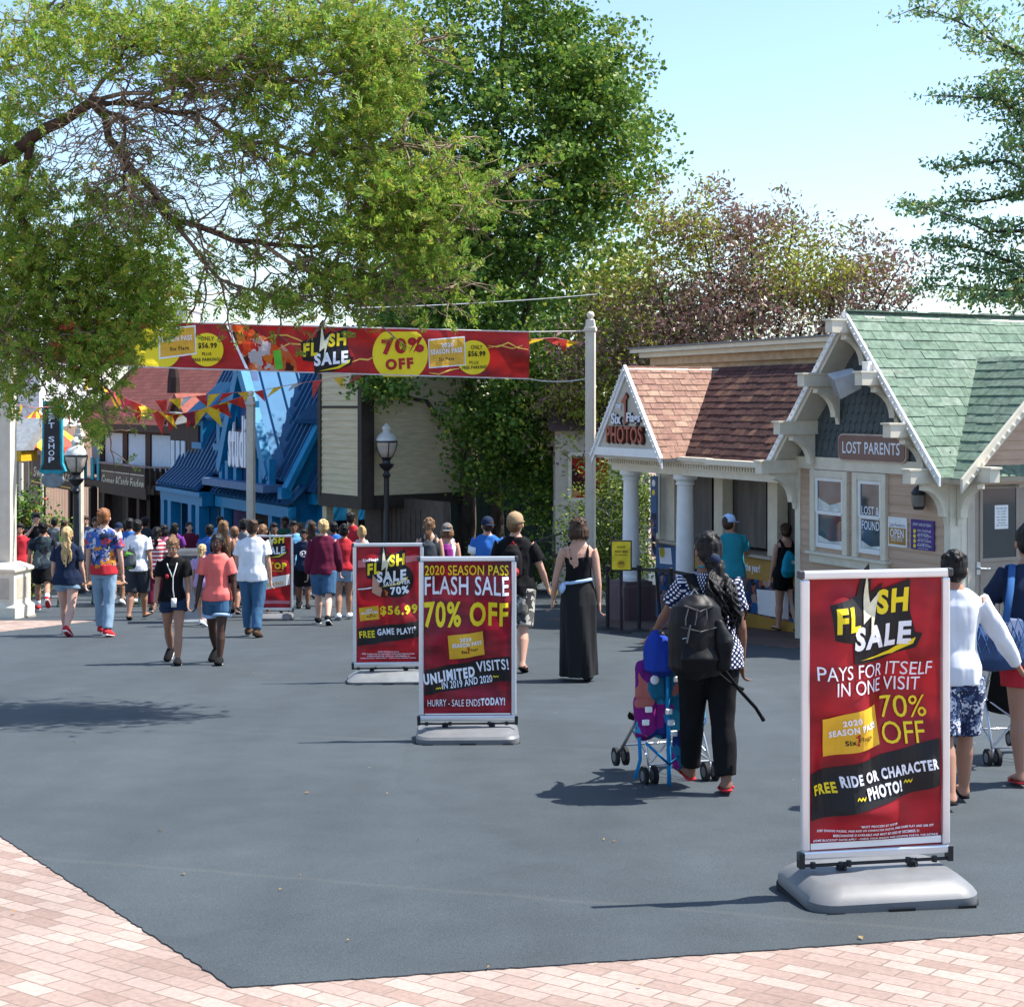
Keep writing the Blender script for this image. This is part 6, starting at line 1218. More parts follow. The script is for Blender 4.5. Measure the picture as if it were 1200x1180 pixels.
def art1(a):
    a.logo(.475, .19, .56, 5)
    a.text('PAYS FOR ITSELF', .495, .352, .80, .048, WHT, 1, 0, .5); a.text('IN ONE VISIT', .515, .407, .61, .048, WHT, 1, 0, .5)
    a.text('70%', .715, .487, .31, .075, YEL, 1, 0); a.text('OFF', .70, .575, .285, .075, YEL, 1, 0)
    a.card([(.125, .512), (.50, .472), (.535, .612), (.165, .652)])
    a.poly([(.072, .708), (.93, .597), (.93, .762), (.072, .870)], BLK, 0, 'band')
    a.text('FREE', .165, .760, .145, .036, YEL, 2, .04, 8.5); a.text('RIDE OR CHARACTER', .585, .709, .66, .038, WHT, 2, .04, 8.5); a.text('PHOTO!', .545, .766, .25, .042, WHT, 2, .04, 8.5); wig(a, .375, .789); wig(a, .715, .742)
    for k, (t, w_) in enumerate((('*MUST PROCESS BY 9/3/19', .26), ('DISP DINING PASSES, FREE RIDE OR CHARACTER PHOTO, FREE GAME PLAY AND 20% OFF', .78), ('MERCHANDISE IS AVAILABLE AND MUST BE USED BY DECEMBER 31', .58), ('(SOME BLACKOUT DATES APPLY - CHECK YOUR SEASON PASS COUPON PORTAL FOR DETAILS)', .84))): a.text(t, .50, .886 + .0165 * k, w_, .0095, WHT, 1, .03, .4)
    a.poly([(.06, .944), (.94, .938), (.94, .962), (.06, .966)], WHITE, 2)
stand(1026, 6.85, 10, .70, 1.275, .175, 'nearest red poster stand reading PAYS FOR ITSELF IN ONE VISIT', art1, seed=4)
def art2(a):
    a.text('2020 SEASON PASS', .49, .085, .86, .062, YEL, 1, .008); a.text('FLASH SALE', .49, .180, .86, .115, WHT, 1, .012); a.text('70% OFF', .485, .355, .86, .155, YEL, 1, .03)
    a.card([(.295, .482), (.655, .462), (.675, .608), (.315, .632)])
    a.poly([(.06, .688), (.935, .612), (.935, .762), (.06, .845)], BLK, 0, 'band')
    a.text('UNLIMITED', .31, .728, .53, .068, WHT, 2, .05, 7, .0); a.text('VISITS!', .755, .672, .33, .066, WHT, 2, .02, 7); a.text('IN 2019 AND 2020', .495, .772, .52, .045, WHT, 2, .015, 7); wig(a, .205, .803); wig(a, .79, .742)
    a.text('HURRY - SALE ENDS', .36, .893, .54, .042, WHT, 1, .0); a.text('TODAY!', .76, .889, .25, .045, WHT, 1, .045)
    a.poly([(.06, .958), (.94, .958), (.94, .966), (.06, .966)], WHITE, 2)
stand(548, 11.75, 2, .745, 1.25, .15, 'middle poster stand reading 2020 SEASON PASS FLASH SALE 70% OFF', art2, vinyl=VINYL2, seed=9)
def art3(a):
    a.poly([(.60 + .26 * math.cos(2 * math.pi * i / 30), .30 + .145 * math.sin(2 * math.pi * i / 30)) for i in range(30)], BLK, 0, 'disc')
    a.logo(.48, .225, .58, 6); a.text('SixFlags', .25, .135, .22, .03, WHT, 4, .03, 5); a.text('SAVE OVER', .62, .325, .38, .034, WHT, 4, .03, 5); a.text('70%', .66, .385, .26, .065, WHT, 4, .04, 5)
    a.poly([(.28, .25), (.34, .30), (.40, .36), (.50, .40), (.48, .445), (.36, .43), (.27, .40)], CROWDP, 3, 'photo_print')
    a.poly([(.07, .14), (.92, .10), (.92, .15), (.07, .20)], mat('pale_red_print', (.62, .18, .2), rough=.4), 0); a.poly([(.07, .37), (.5, .34), (.5, .348), (.07, .38)], WHT, 0)
    a.card([(.085, .53), (.36, .512), (.375, .622), (.10, .642)]); a.text('$56.99', .65, .548, .53, .085, YEL, 1, .04, 3)
    a.poly([(.07, .70), (.93, .635), (.93, .765), (.07, .84)], BLK, 0, 'band'); a.text('FREE', .20, .745, .22, .055, YEL, 2, .03, 4.5); a.text('GAME PLAY!*', .62, .715, .55, .055, WHT, 2, .03, 4.5)
    for k, w_ in enumerate((.3, .74, .60, .78)): a.text(('*MUST PROCESS BY 9/3/19', 'FREE GAME PLAY IS AVAILABLE WITH ANY SEASON PASS', 'OFFER MUST BE USED BY DECEMBER 31', '(SOME BLACKOUT DATES APPLY - CHECK YOUR COUPON PORTAL)')[k], .5, .885 + .018 * k, w_, .01, WHT, 1, .03)
stand(455, 16.0, 4, .735, 1.275, .17, 'farther poster stand reading FREE GAME PLAY on a charcoal waisted base', art3, base_dark=True, seed=15)
def art4(a):
    a.logo(.55, .16, .60, 5); a.text('STOP', .62, .41, .50, .09, YEL, 1, .05); a.poly([(.07, .62), (.93, .52), (.93, .66), (.07, .78)], WHITE, 0, 'band'); a.text('SEASON PASS', .55, .66, .5, .05, GOLD, 2, .03, 7)
    a.poly([(.2, .475), (.8, .475), (.8, .485), (.2, .485)], GOLD, 1); a.poly([(.07, .88), (.93, .88), (.93, .92), (.07, .92)], mat('pink_print', (.5, .2, .25)), 1)
stand(316, 26.2, 0, .80, 1.275, .17, 'farthest poster stand half hidden behind a man in a white tee', art4, seed=19)

# ------------------------------------------------------------------ queue posts, bench, bins
qa, qb = E0 - PF.uy * 1.05 + PF.ux * (-.55), None
qp = [GP(661, 733), GP(712, 735), GP(738, 742), GP(783, 748)]
qs = []
for i, p in enumerate((GP(712, 738), GP(749, 740), GP(786, 746))):
    o = thing('queue_post', ('black belt post left of the yellow notice', 'black belt post just right of the yellow notice', 'black belt post in front of the nearer white column')[i], 'post', p, 0, 'black queue posts by the photo shop'); mb = MB(); mb.lathe([(.17, .0), (.17, .02), (.12, .035), (.03, .05), (.03, .92), (.04, .93), (.04, 1.0), (.025, 1.01)], seg=14); mb.build('post', BLACKP, o, smooth=True, ang=40); mb = MB(); mb.lathe([(.175, -.01), (.175, .012)], seg=14); mb.build('foot_ring', RUBBER, o); qs.append(p)
p = GP(728, 742); o = thing('notice_post', 'yellow notice in a black frame on a slim post among the belt posts', 'sign', p, R(-6)); hh = EYE + (HOR - 633) / FOC * p.y - p.z
mb = MB(); mb.lathe([(.17, 0), (.17, .02), (.12, .04), (.025, .05), (.025, hh - .46)], seg=14); mb.build('post', BLACKP, o, smooth=True, ang=40)
mb = MB(); mb.box(-.16, .16, -.02, .02, hh - .46, hh); fr = mb.build('frame', BLACKP, o, bevel=.006); mb = MB(); mb.box(-.14, .14, -.024, -.0205, hh - .44, hh - .02); mb.build('notice', mat('notice_yellow', (.80, .58, .03), rough=.5), fr)
TN = Matrix.Translation((0, -.024, 0))
for t, z, w_, h_ in (('PLEASE', .10, .12, .03), ('WAIT HERE', .17, .2, .038), ('for your photo', .22, .18, .03), ('HERE', .34, .08, .035)): lettering(fr, t, 0, hh - z, w_, h_, BLK, off=.002, T=TN, bold=.02)
patch(fr, circle(0, hh - .36, .06, 16), mat('mustard', (.6, .35, .02)), off=.001, T=TN, name='print')
ln = [GP(690, 738), *qs, qs[-1] + PF.ux * 1.2]
for k, (a, b) in enumerate(((qs[0], qs[1]), (qs[1], qs[2]), (qs[2], qs[2] + PF.ux * 1.45))):
    mb = MB(); a2, b2 = Vector((0, 0, .955)), b - a + Z * .955; mb.beam(a2, b2, .006, .05); ob = mb.build('queue_belt', mat('black_belt', (.02, .02, .024), rough=.6), None); ob.location = a; tag(ob, ('black belt between the first two queue posts', 'black belt crossing in front of the white column', 'black belt running behind the woman in polka dots')[k], 'belt', None)
bp_ = qs[2] + PF.ux * 1.5; o = dup(bpy.data.objects['queue_post'], bp_, 0, 'black belt post hidden behind the polka dot blouse'); tag(o, None, None)
o = thing('leaning_pole', 'slim dark leaning stand leg behind the belt between the columns', 'pole', GP(775, 738), 0); mb = MB(); mb.tube([(0, 0, 0), (-.08, .05, .95)], .025, 8); mb.build('shaft', BLACKP, o); mb = MB(); mb.lathe([(.12, -.005), (.12, .02)]); mb.build('foot', RUBBER, o)
SLOT = mat('wood_slat', (.33, .17, .09), rough=.6, var=.2, stretch=(.3, 4, 4)); GRN = mat('green_iron', (.012, .05, .038), rough=.5)
def bench(px, d, rz, label):
    p = P(px, 0, d); o = thing('park_bench', label, 'bench', (p.x, d, gz(d)), rz, 'park benches'); mb = MB()
    for k in range(4): mb.box(-.9, .9, -.22 + k * .12, -.12 + k * .12, .43, .465)
    mb.build('seat', SLOT, o); mb = MB()
    for k in range(3): mb.box(-.9, .9, .26 + k * .02, .29 + k * .02, .55 + k * .12, .64 + k * .12)
    mb.build('backrest', SLOT, o)
    for x in (-.8, 0, .8):
        mb = MB(); mb.tube([(x, -.22, 0), (x, -.18, .2), (x, -.22, .42), (x, .24, .42), (x, .33, .9)], .025, 6); mb.tube([(x, .32, 0), (x, .2, .2), (x, .22, .42)], .025, 6); mb.tube([(x, -.1, .3), (x, .05, .15), (x, .2, .3)], .02, 6); mb.build('leg', GRN, o)
bench(120, 30.5, R(180), 'wood slat bench with green iron legs behind the ginger haired man'); bench(158, 31.5, R(184), 'second wood slat bench half hidden behind the man in white tee')
def bin_(px, d, label):
    p = P(px, 0, d); o = thing('litter_bin', label, 'bin', (p.x, d, gz(d)), R(10), 'grey litter bins'); mb = MB(); mb.lathe([(.30, 0), (.30, .06), (.28, .08), (.28, .92), (.31, .94), (.31, 1.0)], sq=True); mb.build('body', mat('bin_grey', (.26, .28, .30), rough=.6), o, bevel=.015); mb = MB(); mb.lathe([(.32, 1.0), (.32, 1.03), (.22, 1.2), (.2, 1.22)], sq=True); mb.box(-.16, .16, -.3, -.2, 1.04, 1.15); mb.build('lid', DARKP, o, bevel=.01)
bin_(72, 34, 'grey litter bin behind the man in the dark camo tee'); bin_(221, 25.6, 'grey litter bin behind the girl in black')
# ------------------------------------------------------------------ people
def skinmat(n, c): return mat(n, c, rough=.5, spec=.35, var=.08, scale=4)
SK = {'pale': skinmat('pale_skin', (.60, .36, .27)), 'fair': skinmat('fair_skin', (.50, .28, .20)), 'tan': skinmat('tan_skin', (.36, .185, .12)), 'brown': skinmat('brown_skin', (.20, .095, .058)), 'dark': skinmat('dark_skin', (.055, .024, .016))}
def hairmat(n, c): return mat(n, c, rough=.55, spec=.28, var=.5, scale=22, bump=.8, bscale=70, stretch=(1, 1, .12))
HR = {'black': hairmat('black_hair', (.005, .004, .004)), 'brown': hairmat('brown_hair', (.045, .022, .012)), 'light': hairmat('light_brown_hair', (.16, .085, .04)), 'blond': hairmat('blond_hair', (.48, .33, .15)), 'ginger': hairmat('ginger_hair', (.22, .085, .03)), 'grey': hairmat('grey_hair', (.25, .24, .23))}
CL = {}
def C_(n, c):
    if n not in CL: CL[n] = cloth(n + '_cloth', c)
    return CL[n]
CT = dict(black=(.008, .008, .009), navy=(.014, .024, .055), white=(.72, .74, .78), coral=(.80, .17, .15), maroon=(.11, .012, .035), red=(.48, .03, .04), teal=(.02, .22, .28), blue=(.03, .13, .42), lilac=(.42, .30, .52), grey=(.16, .17, .18), denim=(.05, .12, .22), lightdenim=(.22, .32, .42), darkdenim=(.022, .04, .085), charcoal=(.035, .042, .05), pink=(.55, .16, .25), green=(.05, .30, .10), lime=(.35, .55, .06), yellow=(.65, .42, .04), tanc=(.35, .24, .14), orange=(.6, .2, .03), khaki=(.30, .26, .18), brownc=(.09, .05, .03), sky=(.12, .35, .60), paleblue=(.40, .55, .78))
def col(n): return n if not isinstance(n, str) else C_(n, CT[n])
CAMO = blotch_mat('camo_cloth', [(.03, .03, .03), (.16, .15, .13), (.42, .40, .36), (.08, .08, .075)], 11)
STRIPEY = stripe_mat('red_white_stripe', (.45, .03, .06), (.65, .6, .6), .075)
POLKA = polka_mat('polka_dot_cloth', (.012, .018, .065), (.72, .74, .78))
SPLASH = blotch_mat('print_tee', [(.04, .10, .35), (.62, .22, .03), (.02, .03, .06), (.45, .05, .05), (.55, .55, .60), (.05, .14, .42), (.03, .05, .14)], 13)
LEAFY = blotch_mat('leaf_print_shorts', [(.02, .03, .08), (.55, .57, .62), (.02, .03, .08), (.10, .14, .25)], 22)
TIEDYE = blotch_mat('camo_print_tee', [(.012, .016, .022), (.03, .05, .06), (.10, .12, .12), (.012, .016, .02), (.02, .03, .045)], 7)
FINAL = []
def solid(name, mb, m, parent, vox, it=3, disp=0, dscale=9, stretch=.45):
    o = mb.build(name, m, parent); r = o.modifiers.new('r', 'REMESH'); r.mode = 'VOXEL'; r.voxel_size = vox; r.use_smooth_shade = True
    s = o.modifiers.new('s', 'SMOOTH'); s.factor = .5; s.iterations = it; FINAL.append((o, disp, dscale, stretch)); return o
def rotx(v, a): c, s = math.cos(a), math.sin(a); return Vector((v[0], v[1] * c - v[2] * s, v[1] * s + v[2] * c))
def person(label, px, d, h, rz=180, skin='fair', sex='m', g=1.0, lean=0, legs=((6, 4), (-6, 8)), arms=((4, 9, 12), (-4, 9, 12)), hair=('short', 'brown'), top=None, bottom=None, shoes='black', head=(0, 0), cap=None, lod=1, face=False, socks=None, group='people strolling along the street', loc=None, extras=None, sit=0):
    vox = (.0062, .009, .013)[lod]; cvx = (.008, .011, .016)[lod]
    p = loc or P(px, 0, d); o = thing('person', label, 'person', (0, 0, 0), R(rz), group)
    S = lambda x, y, z: Vector((x * h, y * h, z * h)); la = R(lean)
    def T(z, x=0, y=0): v = rotx((x, y, z - .52), la); return S(v.x, v.y, .52 + v.z)
    fem = sex == 'f'; hipw = (.098 if fem else .088) * g; 
    body = MB(); low = 1e9; feet = []; jl = []
    for i, side in ((0, 1), (1, -1)):
        fl, kn = legs[i]; a, b = R(fl), R(fl - kn); hip = S(side * .050 * (.85 + .15 * g), 0, .50); k = hip + S(side * .006, -math.sin(a), -math.cos(a)) * .238; an = k + S(0, -math.sin(b), -math.cos(b)) * .222
        pt = .75 * b; fd = Vector((side * .14, -math.cos(pt), math.sin(pt))).normalized(); fu = Vector((0, math.sin(pt), math.cos(pt)))
        heel = an - fd * .020 * h - fu * .036 * h; toe = an + fd * .112 * h - fu * .036 * h; low = min(low, heel.z, toe.z); jl.append((hip, k, an, fd, fu, side))
    low -= .004 * h if shoes else 0
    o.location = (p.x, p.y, gz(p.y) - low + .012)
    tr = [(.455, .072, .060), (.50, hipw, .068 * g), (.545, hipw * .97, .066 * g), (.61, (.070 if fem else .080) * g, .055 * g), (.68, (.076 if fem else .086) * g, .060 * g), (.735, (.086 if fem else .096) * (g * .6 + .4), (.066 if fem else .062) * (g * .7 + .3)), (.785, (.090 if fem else .101) * (g * .4 + .6), .056), (.812, .086 if fem else .096, .046), (.832, .066 if fem else .074, .043), (.850, .043, .039), (.866, .034, .034)]
    rg = lambda rows, e=0: ([T(z) for z, _, _ in rows], [((x + e) * h, (y + e) * h) for _, x, y in rows])
    sx = lambda r: r * h
    pts, rad = rg(tr); body.tube(pts, rad, 22, rnd=.3)
    gl = .65 + .35 * g; LR = [.054 * g, .048 * gl, .037 * gl, .032 * gl, .037 * gl, .029, .0205]
    def legpts(hip, k, an): return [hip + Vector((0, 0, .01 * h)), hip.lerp(k, .45), hip.lerp(k, .88), k.lerp(an, .1), k.lerp(an, .35), k.lerp(an, .68), an]
    for hip, k, an, fd, fu, side in jl:
        body.tube(legpts(hip, k, an), [sx(r) for r in LR], 14); body.tube([an + fu * .01 * h, an - fd * .012 * h - fu * .012 * h, an + fd * .045 * h - fu * .020 * h, an + fd * .085 * h - fu * .027 * h, an + fd * .105 * h - fu * .028 * h], [sx(.021), sx(.024), (sx(.026), sx(.018)), (sx(.029), sx(.011)), (sx(.022), sx(.008))], 10)
    sh = .094 if fem else .103; AJ = []
    for i, side in ((0, 1), (1, -1)):
        s = T(.797, side * sh); spec = arms[i]
        if spec[0] == 'to':
            t = S(*spec[1]); l1, l2 = .172 * h, .150 * h; v = t - s; D_ = min(v.length, (l1 + l2) * .995); u_ = v.normalized(); aa = (l1 * l1 - l2 * l2 + D_ * D_) / (2 * D_); hh = math.sqrt(max(0, l1 * l1 - aa * aa)); pole_ = Vector(spec[2]) if len(spec) > 2 else Vector((side * .4, .7, -.5)); pole_ = (pole_ - u_ * pole_.dot(u_)).normalized(); e = s + u_ * aa + pole_ * hh; wv = s + u_ * D_
        else:
            fl, ab, el = (R(q) for q in spec); e = s + Vector((side * math.sin(ab), -math.sin(fl) * math.cos(ab), -math.cos(fl) * math.cos(ab))) * .172 * h; f2 = fl + el; wv = e + Vector((side * math.sin(ab) * .45, -math.sin(f2), -math.cos(f2))).normalized() * .15 * h
        hd = (wv - e).normalized(); AJ.append((s, e, wv, hd, side)); ga = .8 + .2 * g
        body.tube([T(.793, side * sh * .55), s, s.lerp(e, .25), s.lerp(e, .7), e, e.lerp(wv, .3), e.lerp(wv, .75), wv], [sx(.034), sx(.0285 * ga), sx(.0285 * ga), sx(.025 * ga), sx(.0215 * ga), sx(.0225 * ga), sx(.0165), sx(.0135)], 12)
        lat = Vector((0, -1, 0)) - hd * hd.dot(Vector((0, -1, 0)))
        if lat.length < .2: lat = Vector((0, 0, 1)) - hd * hd.z
        lat.normalize(); nrm = hd.cross(lat) * side; pe = wv + hd * .052 * h; fr = (.0047, .0054, .006)[lod] * h
        body.tube([wv - hd * .005 * h, wv + hd * .02 * h, pe], [(sx(.013), sx(.011)), (sx(.021), sx(.0105)), (sx(.0225), sx(.0095))], 10, side=lat)
        for q, (of, L_) in enumerate(((.0165, .036), (.0058, .042), (-.0055, .039), (-.016, .031))):
            b0 = pe + lat * of * h - hd * .012 * h; cu = nrm * (-.006 - .004 * q); body.tube([b0, b0 + hd * .012 * h + hd * L_ * .4 * h + cu * .25 * h, b0 + hd * (.010 + L_ * .75) * h + cu * .9 * h, b0 + hd * (.008 + L_) * h + cu * 2.0 * h], [fr, fr, fr * .92, fr * .8], 7)
        b0 = wv + hd * .018 * h + lat * .014 * h; body.tube([b0, b0 + (hd * .6 + lat * .8).normalized() * .022 * h, b0 + (hd * .85 + lat * .55).normalized() * .042 * h - nrm * .006 * h], [fr * 1.2, fr * 1.1, fr * .85], 7)
    hb = T(.848); HM = Matrix.Translation(hb) @ Matrix.Rotation(la * .6 + R(head[0]), 4, 'X') @ Matrix.Rotation(R(head[1]), 4, 'Z'); hl = lambda x, y, z: HM @ (S(x, y, z - .856) * 1.07)
    body.tube([T(.825), hl(0, .004, .875), hl(0, .002, .905)], [sx(.038), sx(.030), sx(.030)], 12)
    H3 = HM.to_3x3(); El = lambda mb_, c, r: mb_.ell(hl(*c), (r[0] * h * 1.07, r[1] * h * 1.07, r[2] * h * 1.07), M=H3)
    El(body, (0, .006, .945), (.0445, .056, .053)); El(body, (0, -.012, .912), (.035, .037, .043)); El(body, (0, -.026, .893), (.022, .022, .020)); El(body, (0, -.053, .920), (.008, .011, .010)); El(body, (0, -.049, .930), (.006, .008, .015))
    for s_ in (-1, 1): El(body, (s_ * .046, .006, .926), (.006, .012, .017))
    solid('body', body, SK[skin], o, vox, 3)
    if face:
        mb = MB()
        for s_ in (-1, 1): El(mb, (s_ * .0175, -.0455, .9345), (.0075, .006, .0045))
        mb.build('eyes', mat('eye_white', (.55, .52, .5), rough=.3), o, smooth=True); mb = MB()
        for s_ in (-1, 1): El(mb, (s_ * .0175, -.0495, .9345), (.0036, .003, .0040)); El(mb, (s_ * .018, -.0475, .9445), (.0125, .004, .0026))
        mb.build('pupils', BLK, o, smooth=True); mb = MB(); El(mb, (0, -.0465, .8995), (.013, .004, .0032)); El(mb, (0, -.0465, .8955), (.0105, .004, .003)); mb.build('lips', mat('lips', (.28, .09, .08) if skin != 'dark' else (.10, .03, .03), rough=.4), o, smooth=True)
    # hair
    st, hc = hair; mb = MB(); rr = random.Random(int(px * 7 + d * 31))
    if st != 'none':
        El(mb, (0, .012, .952), (.0505, .0585, .0530)); El(mb, (0, .026, .928), (.046, .043, .046))
        if st not in ('buzz',):
            for q in range(26):
                a = rr.uniform(0, 6.28); t_ = rr.uniform(.1, 1.25); El(mb, (.044 * math.sin(t_) * math.cos(a), .016 + .052 * math.sin(t_) * math.sin(a), .952 + .046 * math.cos(t_)), (.012, .014, .012))
        if st in ('short', 'crop'): El(mb, (0, -.03, .978), (.036, .026, .022))
        def strand(x0, z1, wid, y0=.05, y1=.075, wav=.006, r=.011, xe=0, zs_=.94):
            n = 9; mb.tube([hl(x0 * (1 - k / n) + (xe + x0 * wid) * (k / n) + wav * math.sin(k * 1.7 + x0 * 90), y0 + (y1 - y0) * min(1, k / 5) + wav * .6 * math.cos(k * 1.3 + x0 * 70), zs_ + (z1 - zs_) * k / n) for k in range(n + 1)], [sx(r * (1 - .45 * k / n)) for k in range(n + 1)], 7)
        if st == 'long':
            for q in range(15): strand(-.045 + .09 * q / 14, .70 + rr.uniform(-.025, .04), 1.15, .040, .062)
        if st == 'pony':
            for q in range(9): strand(rr.uniform(-.012, .012), .775 + rr.uniform(-.03, .03), 2.2, .062, .078, .007, .012, 0, .955)
            El(mb, (0, .066, .955), (.018, .018, .018))
        if st == 'longpony':
            for q in range(16): strand(rr.uniform(-.022, .022), .715 + rr.uniform(-.05, .045), 2.0, .058, .080, .008, .0125, -.012, .965)
            El(mb, (0, .055, .955), (.034, .028, .03))
        if st == 'curly':
            for q in range(64): strand(rr.uniform(-.022, .022), .68 + rr.uniform(-.07, .08), rr.uniform(2.2, 3.8), .056, .090 + rr.uniform(-.012, .025), rr.uniform(.010, .019), rr.uniform(.0055, .0085), -.030, .90)
            El(mb, (0, .058, .90), (.026, .022, .028)); El(mb, (0, -.01, .968), (.046, .045, .034))
        if st == 'bob':
            for q in range(15): a = -2.3 + 4.6 * q / 14; x = .046 * math.sin(a); y = .012 + .046 * math.cos(a); mb.tube([hl(x * .8, y * .9, .955), hl(x * 1.08, y * 1.05, .925), hl(x * 1.12, y * 1.1, .895 + rr.uniform(-.006, .006)), hl(x * .98, y * 1.0, .876 + rr.uniform(-.008, .006))], [sx(.014), sx(.015), sx(.013), sx(.006)], 7)
        if st == 'bun': El(mb, (0, .045, .992), (.026, .026, .024)); El(mb, (0, .04, .975), (.03, .03, .02))
        if st == 'lowbun': El(mb, (0, .068, .925), (.030, .026, .026))
        solid('hair', mb, HR[hc], o, (.0055, .008, .012)[lod], 1, .004 * (st != 'buzz'), 30, .3)
    if cap:
        cm, back = cap; sg = 1 if back else -1; mb = MB()
        mb.tube([hl(0, .010, z) for z in (.940, .955, .975, .992, 1.003, 1.009)], [(sx(.0545 * k), sx(.065 * k)) for k in (1, 1, .96, .8, .52, .2)], 20, rnd=.1); cp_ = mb.build('cap', col(cm), o, smooth=True)
        mb = MB(); El(mb, (0, .010 + sg * .078, .9435), (.041, .048, .0055)); mb.build('brim', col(cm), cp_, smooth=True); mb = MB(); El(mb, (0, .010, 1.008), (.007, .007, .005)); mb.build('button', col(cm), cp_)
    # clothes: lower first
    if bottom:
        kind, m, f = bottom[:3]; e = .009 if len(bottom) < 4 else bottom[3]; mb = MB()
        if kind in ('shorts', 'pants'):
            wz = min(.605, top[1] + .035) if top and top[1] < .58 else .605; pts, rad = rg([(.452, .074, .064), (.50, hipw, .068 * g), (min(.55, wz - .01), hipw * .98, .067 * g), (wz, hipw * .93, .062 * g)], e); mb.tube(pts, rad, 22, rnd=0)
            for hip, k, an, fd, fu, side in jl:
                q = legpts(hip, k, an); cut = []; rr_ = []; tot = [0.0]
                for i in range(1, 7): tot.append(tot[-1] + (q[i] - q[i - 1]).length)
                L_ = tot[-1] * f; w_ = (1.08, 1.08, 1.12, 1.16, 1.10, 1.30, 1.65) if kind == 'pants' else (1.12, 1.2, 1.35, 1.5, 1.4, 1.4, 1.4)
                for i in range(7):
                    if tot[i] <= L_: cut.append(q[i]); rr_.append(sx(LR[i] * w_[i] + e))
                    else: t_ = (L_ - tot[i - 1]) / (tot[i] - tot[i - 1]); cut.append(q[i - 1].lerp(q[i], t_)); rr_.append(sx(LR[i - 1] * w_[i - 1] * (1 - t_) + LR[i] * w_[i] * t_ + e)); break
                mb.tube(cut, rr_, 16, rnd=0)
            b_ = solid('trousers' if kind == 'pants' else 'shorts', mb, col(m), o, cvx, 2, .012 if kind == 'pants' else .009, 8)
        else:
            mid_ = (jl[0][2] + jl[1][2]) / 2; zb = f; rows = []
            for k in range(9): t_ = k / 8; c = T(.615).lerp(Vector((mid_.x, mid_.y * .9, zb * h)), t_); rows.append((c, (sx(np.interp(t_, (0, .12, .25, .6, 1), (.082, hipw + .008, hipw + .016, .112, .118))), sx(np.interp(t_, (0, .12, .25, .6, 1), (.064, .082, .100, .125, .145))))))
            mb.tube([r[0] for r in rows], [r[1] for r in rows], 36, rnd=0)
            for v in range(len(mb.v) - 2):
                k = v // 36; a = 2 * math.pi * (v % 36) / 36; s_ = 1 + .085 * (k / 8) * math.sin(a * 7 + .5 * k) + .04 * (k / 8) * math.sin(a * 12 + 1); c = rows[k][0]; q = Vector(mb.v[v]); mb.v[v] = tuple(c + (q - c) * s_)
            solid('skirt', mb, col(m), o, cvx, 2, .010, 7, .18)
    if top:
        m, hem, slv = top[:3]; e = .010 if len(top) < 4 else top[3]; mb = MB(); rows = [(hem, None, None)] + [r for r in tr if r[0] > hem + .015]; rows = [r for r in rows if r[0] < .856]
        def at(z):
            for i in range(len(tr) - 1):
                if tr[i][0] <= z <= tr[i + 1][0]: t_ = (z - tr[i][0]) / (tr[i + 1][0] - tr[i][0]); return (z, tr[i][1] * (1 - t_) + tr[i + 1][1] * t_, tr[i][2] * (1 - t_) + tr[i + 1][2] * t_)
            return (z, tr[0][1] * 1.2, tr[0][2] * 1.15)
        loose = .35 + e * 22; rows[0] = at(hem); sm = []
        for z, x, y in rows:
            k = max(0, min(1, (.72 - z) / .12)) * loose; x2 = x * (1 - k) + max(x, .092 * (g * .7 + .3)) * k; y2 = y * (1 - k) + max(y, .068 * g) * k; eb = (bottom[3] if bottom and len(bottom) > 3 else .009) + .016 - e
            if z < .60 and bottom and bottom[0] != 'skirt': x2 = max(x2, hipw + eb); y2 = max(y2, .068 * g + eb)
            sm.append((z, x2, y2))
        if slv in ('strap', 'tank'): sm = [r for r in sm if r[0] < (.765 if slv == 'strap' else .80)] + ([at(.762)] if slv == 'strap' else [])
        pts, rad = rg(sm, e); mb.tube(pts, rad, 24, rnd=0)
        if slv in ('strap', 'tank'):
            for s_ in (-1, 1): mb.tube([T(.75, s_ * .055, -.058), T(.80, s_ * .058, -.045), T(.842, s_ * .055, 0), T(.80, s_ * .055, .046), T(.75, s_ * .05, .06)], sx(.008 if slv == 'strap' else .017), 8)
        else:
            f = {'short': .62, 'half': .95, 'long': 1.95, 'cap': .38}[slv]
            for s, e_, wv, hd, side in AJ:
                c = [T(.790, side * sh * .5), s.lerp(e_, .02), s.lerp(e_, min(f, 1) * .5), s.lerp(e_, min(f, 1))]; r_ = [sx(.039 + e), sx(.034 + e), sx(.031 + e), sx(.031 + e * 1.3)]
                if f > 1: c += [e_.lerp(wv, .4), e_.lerp(wv, (f - 1))]; r_ = r_[:3] + [sx(.027 + e), sx(.026 + e), sx(.018 + e)]
                mb.tube(c, r_, 14, rnd=0)
        solid('top', mb, col(m), o, cvx, 2, .016, 7)
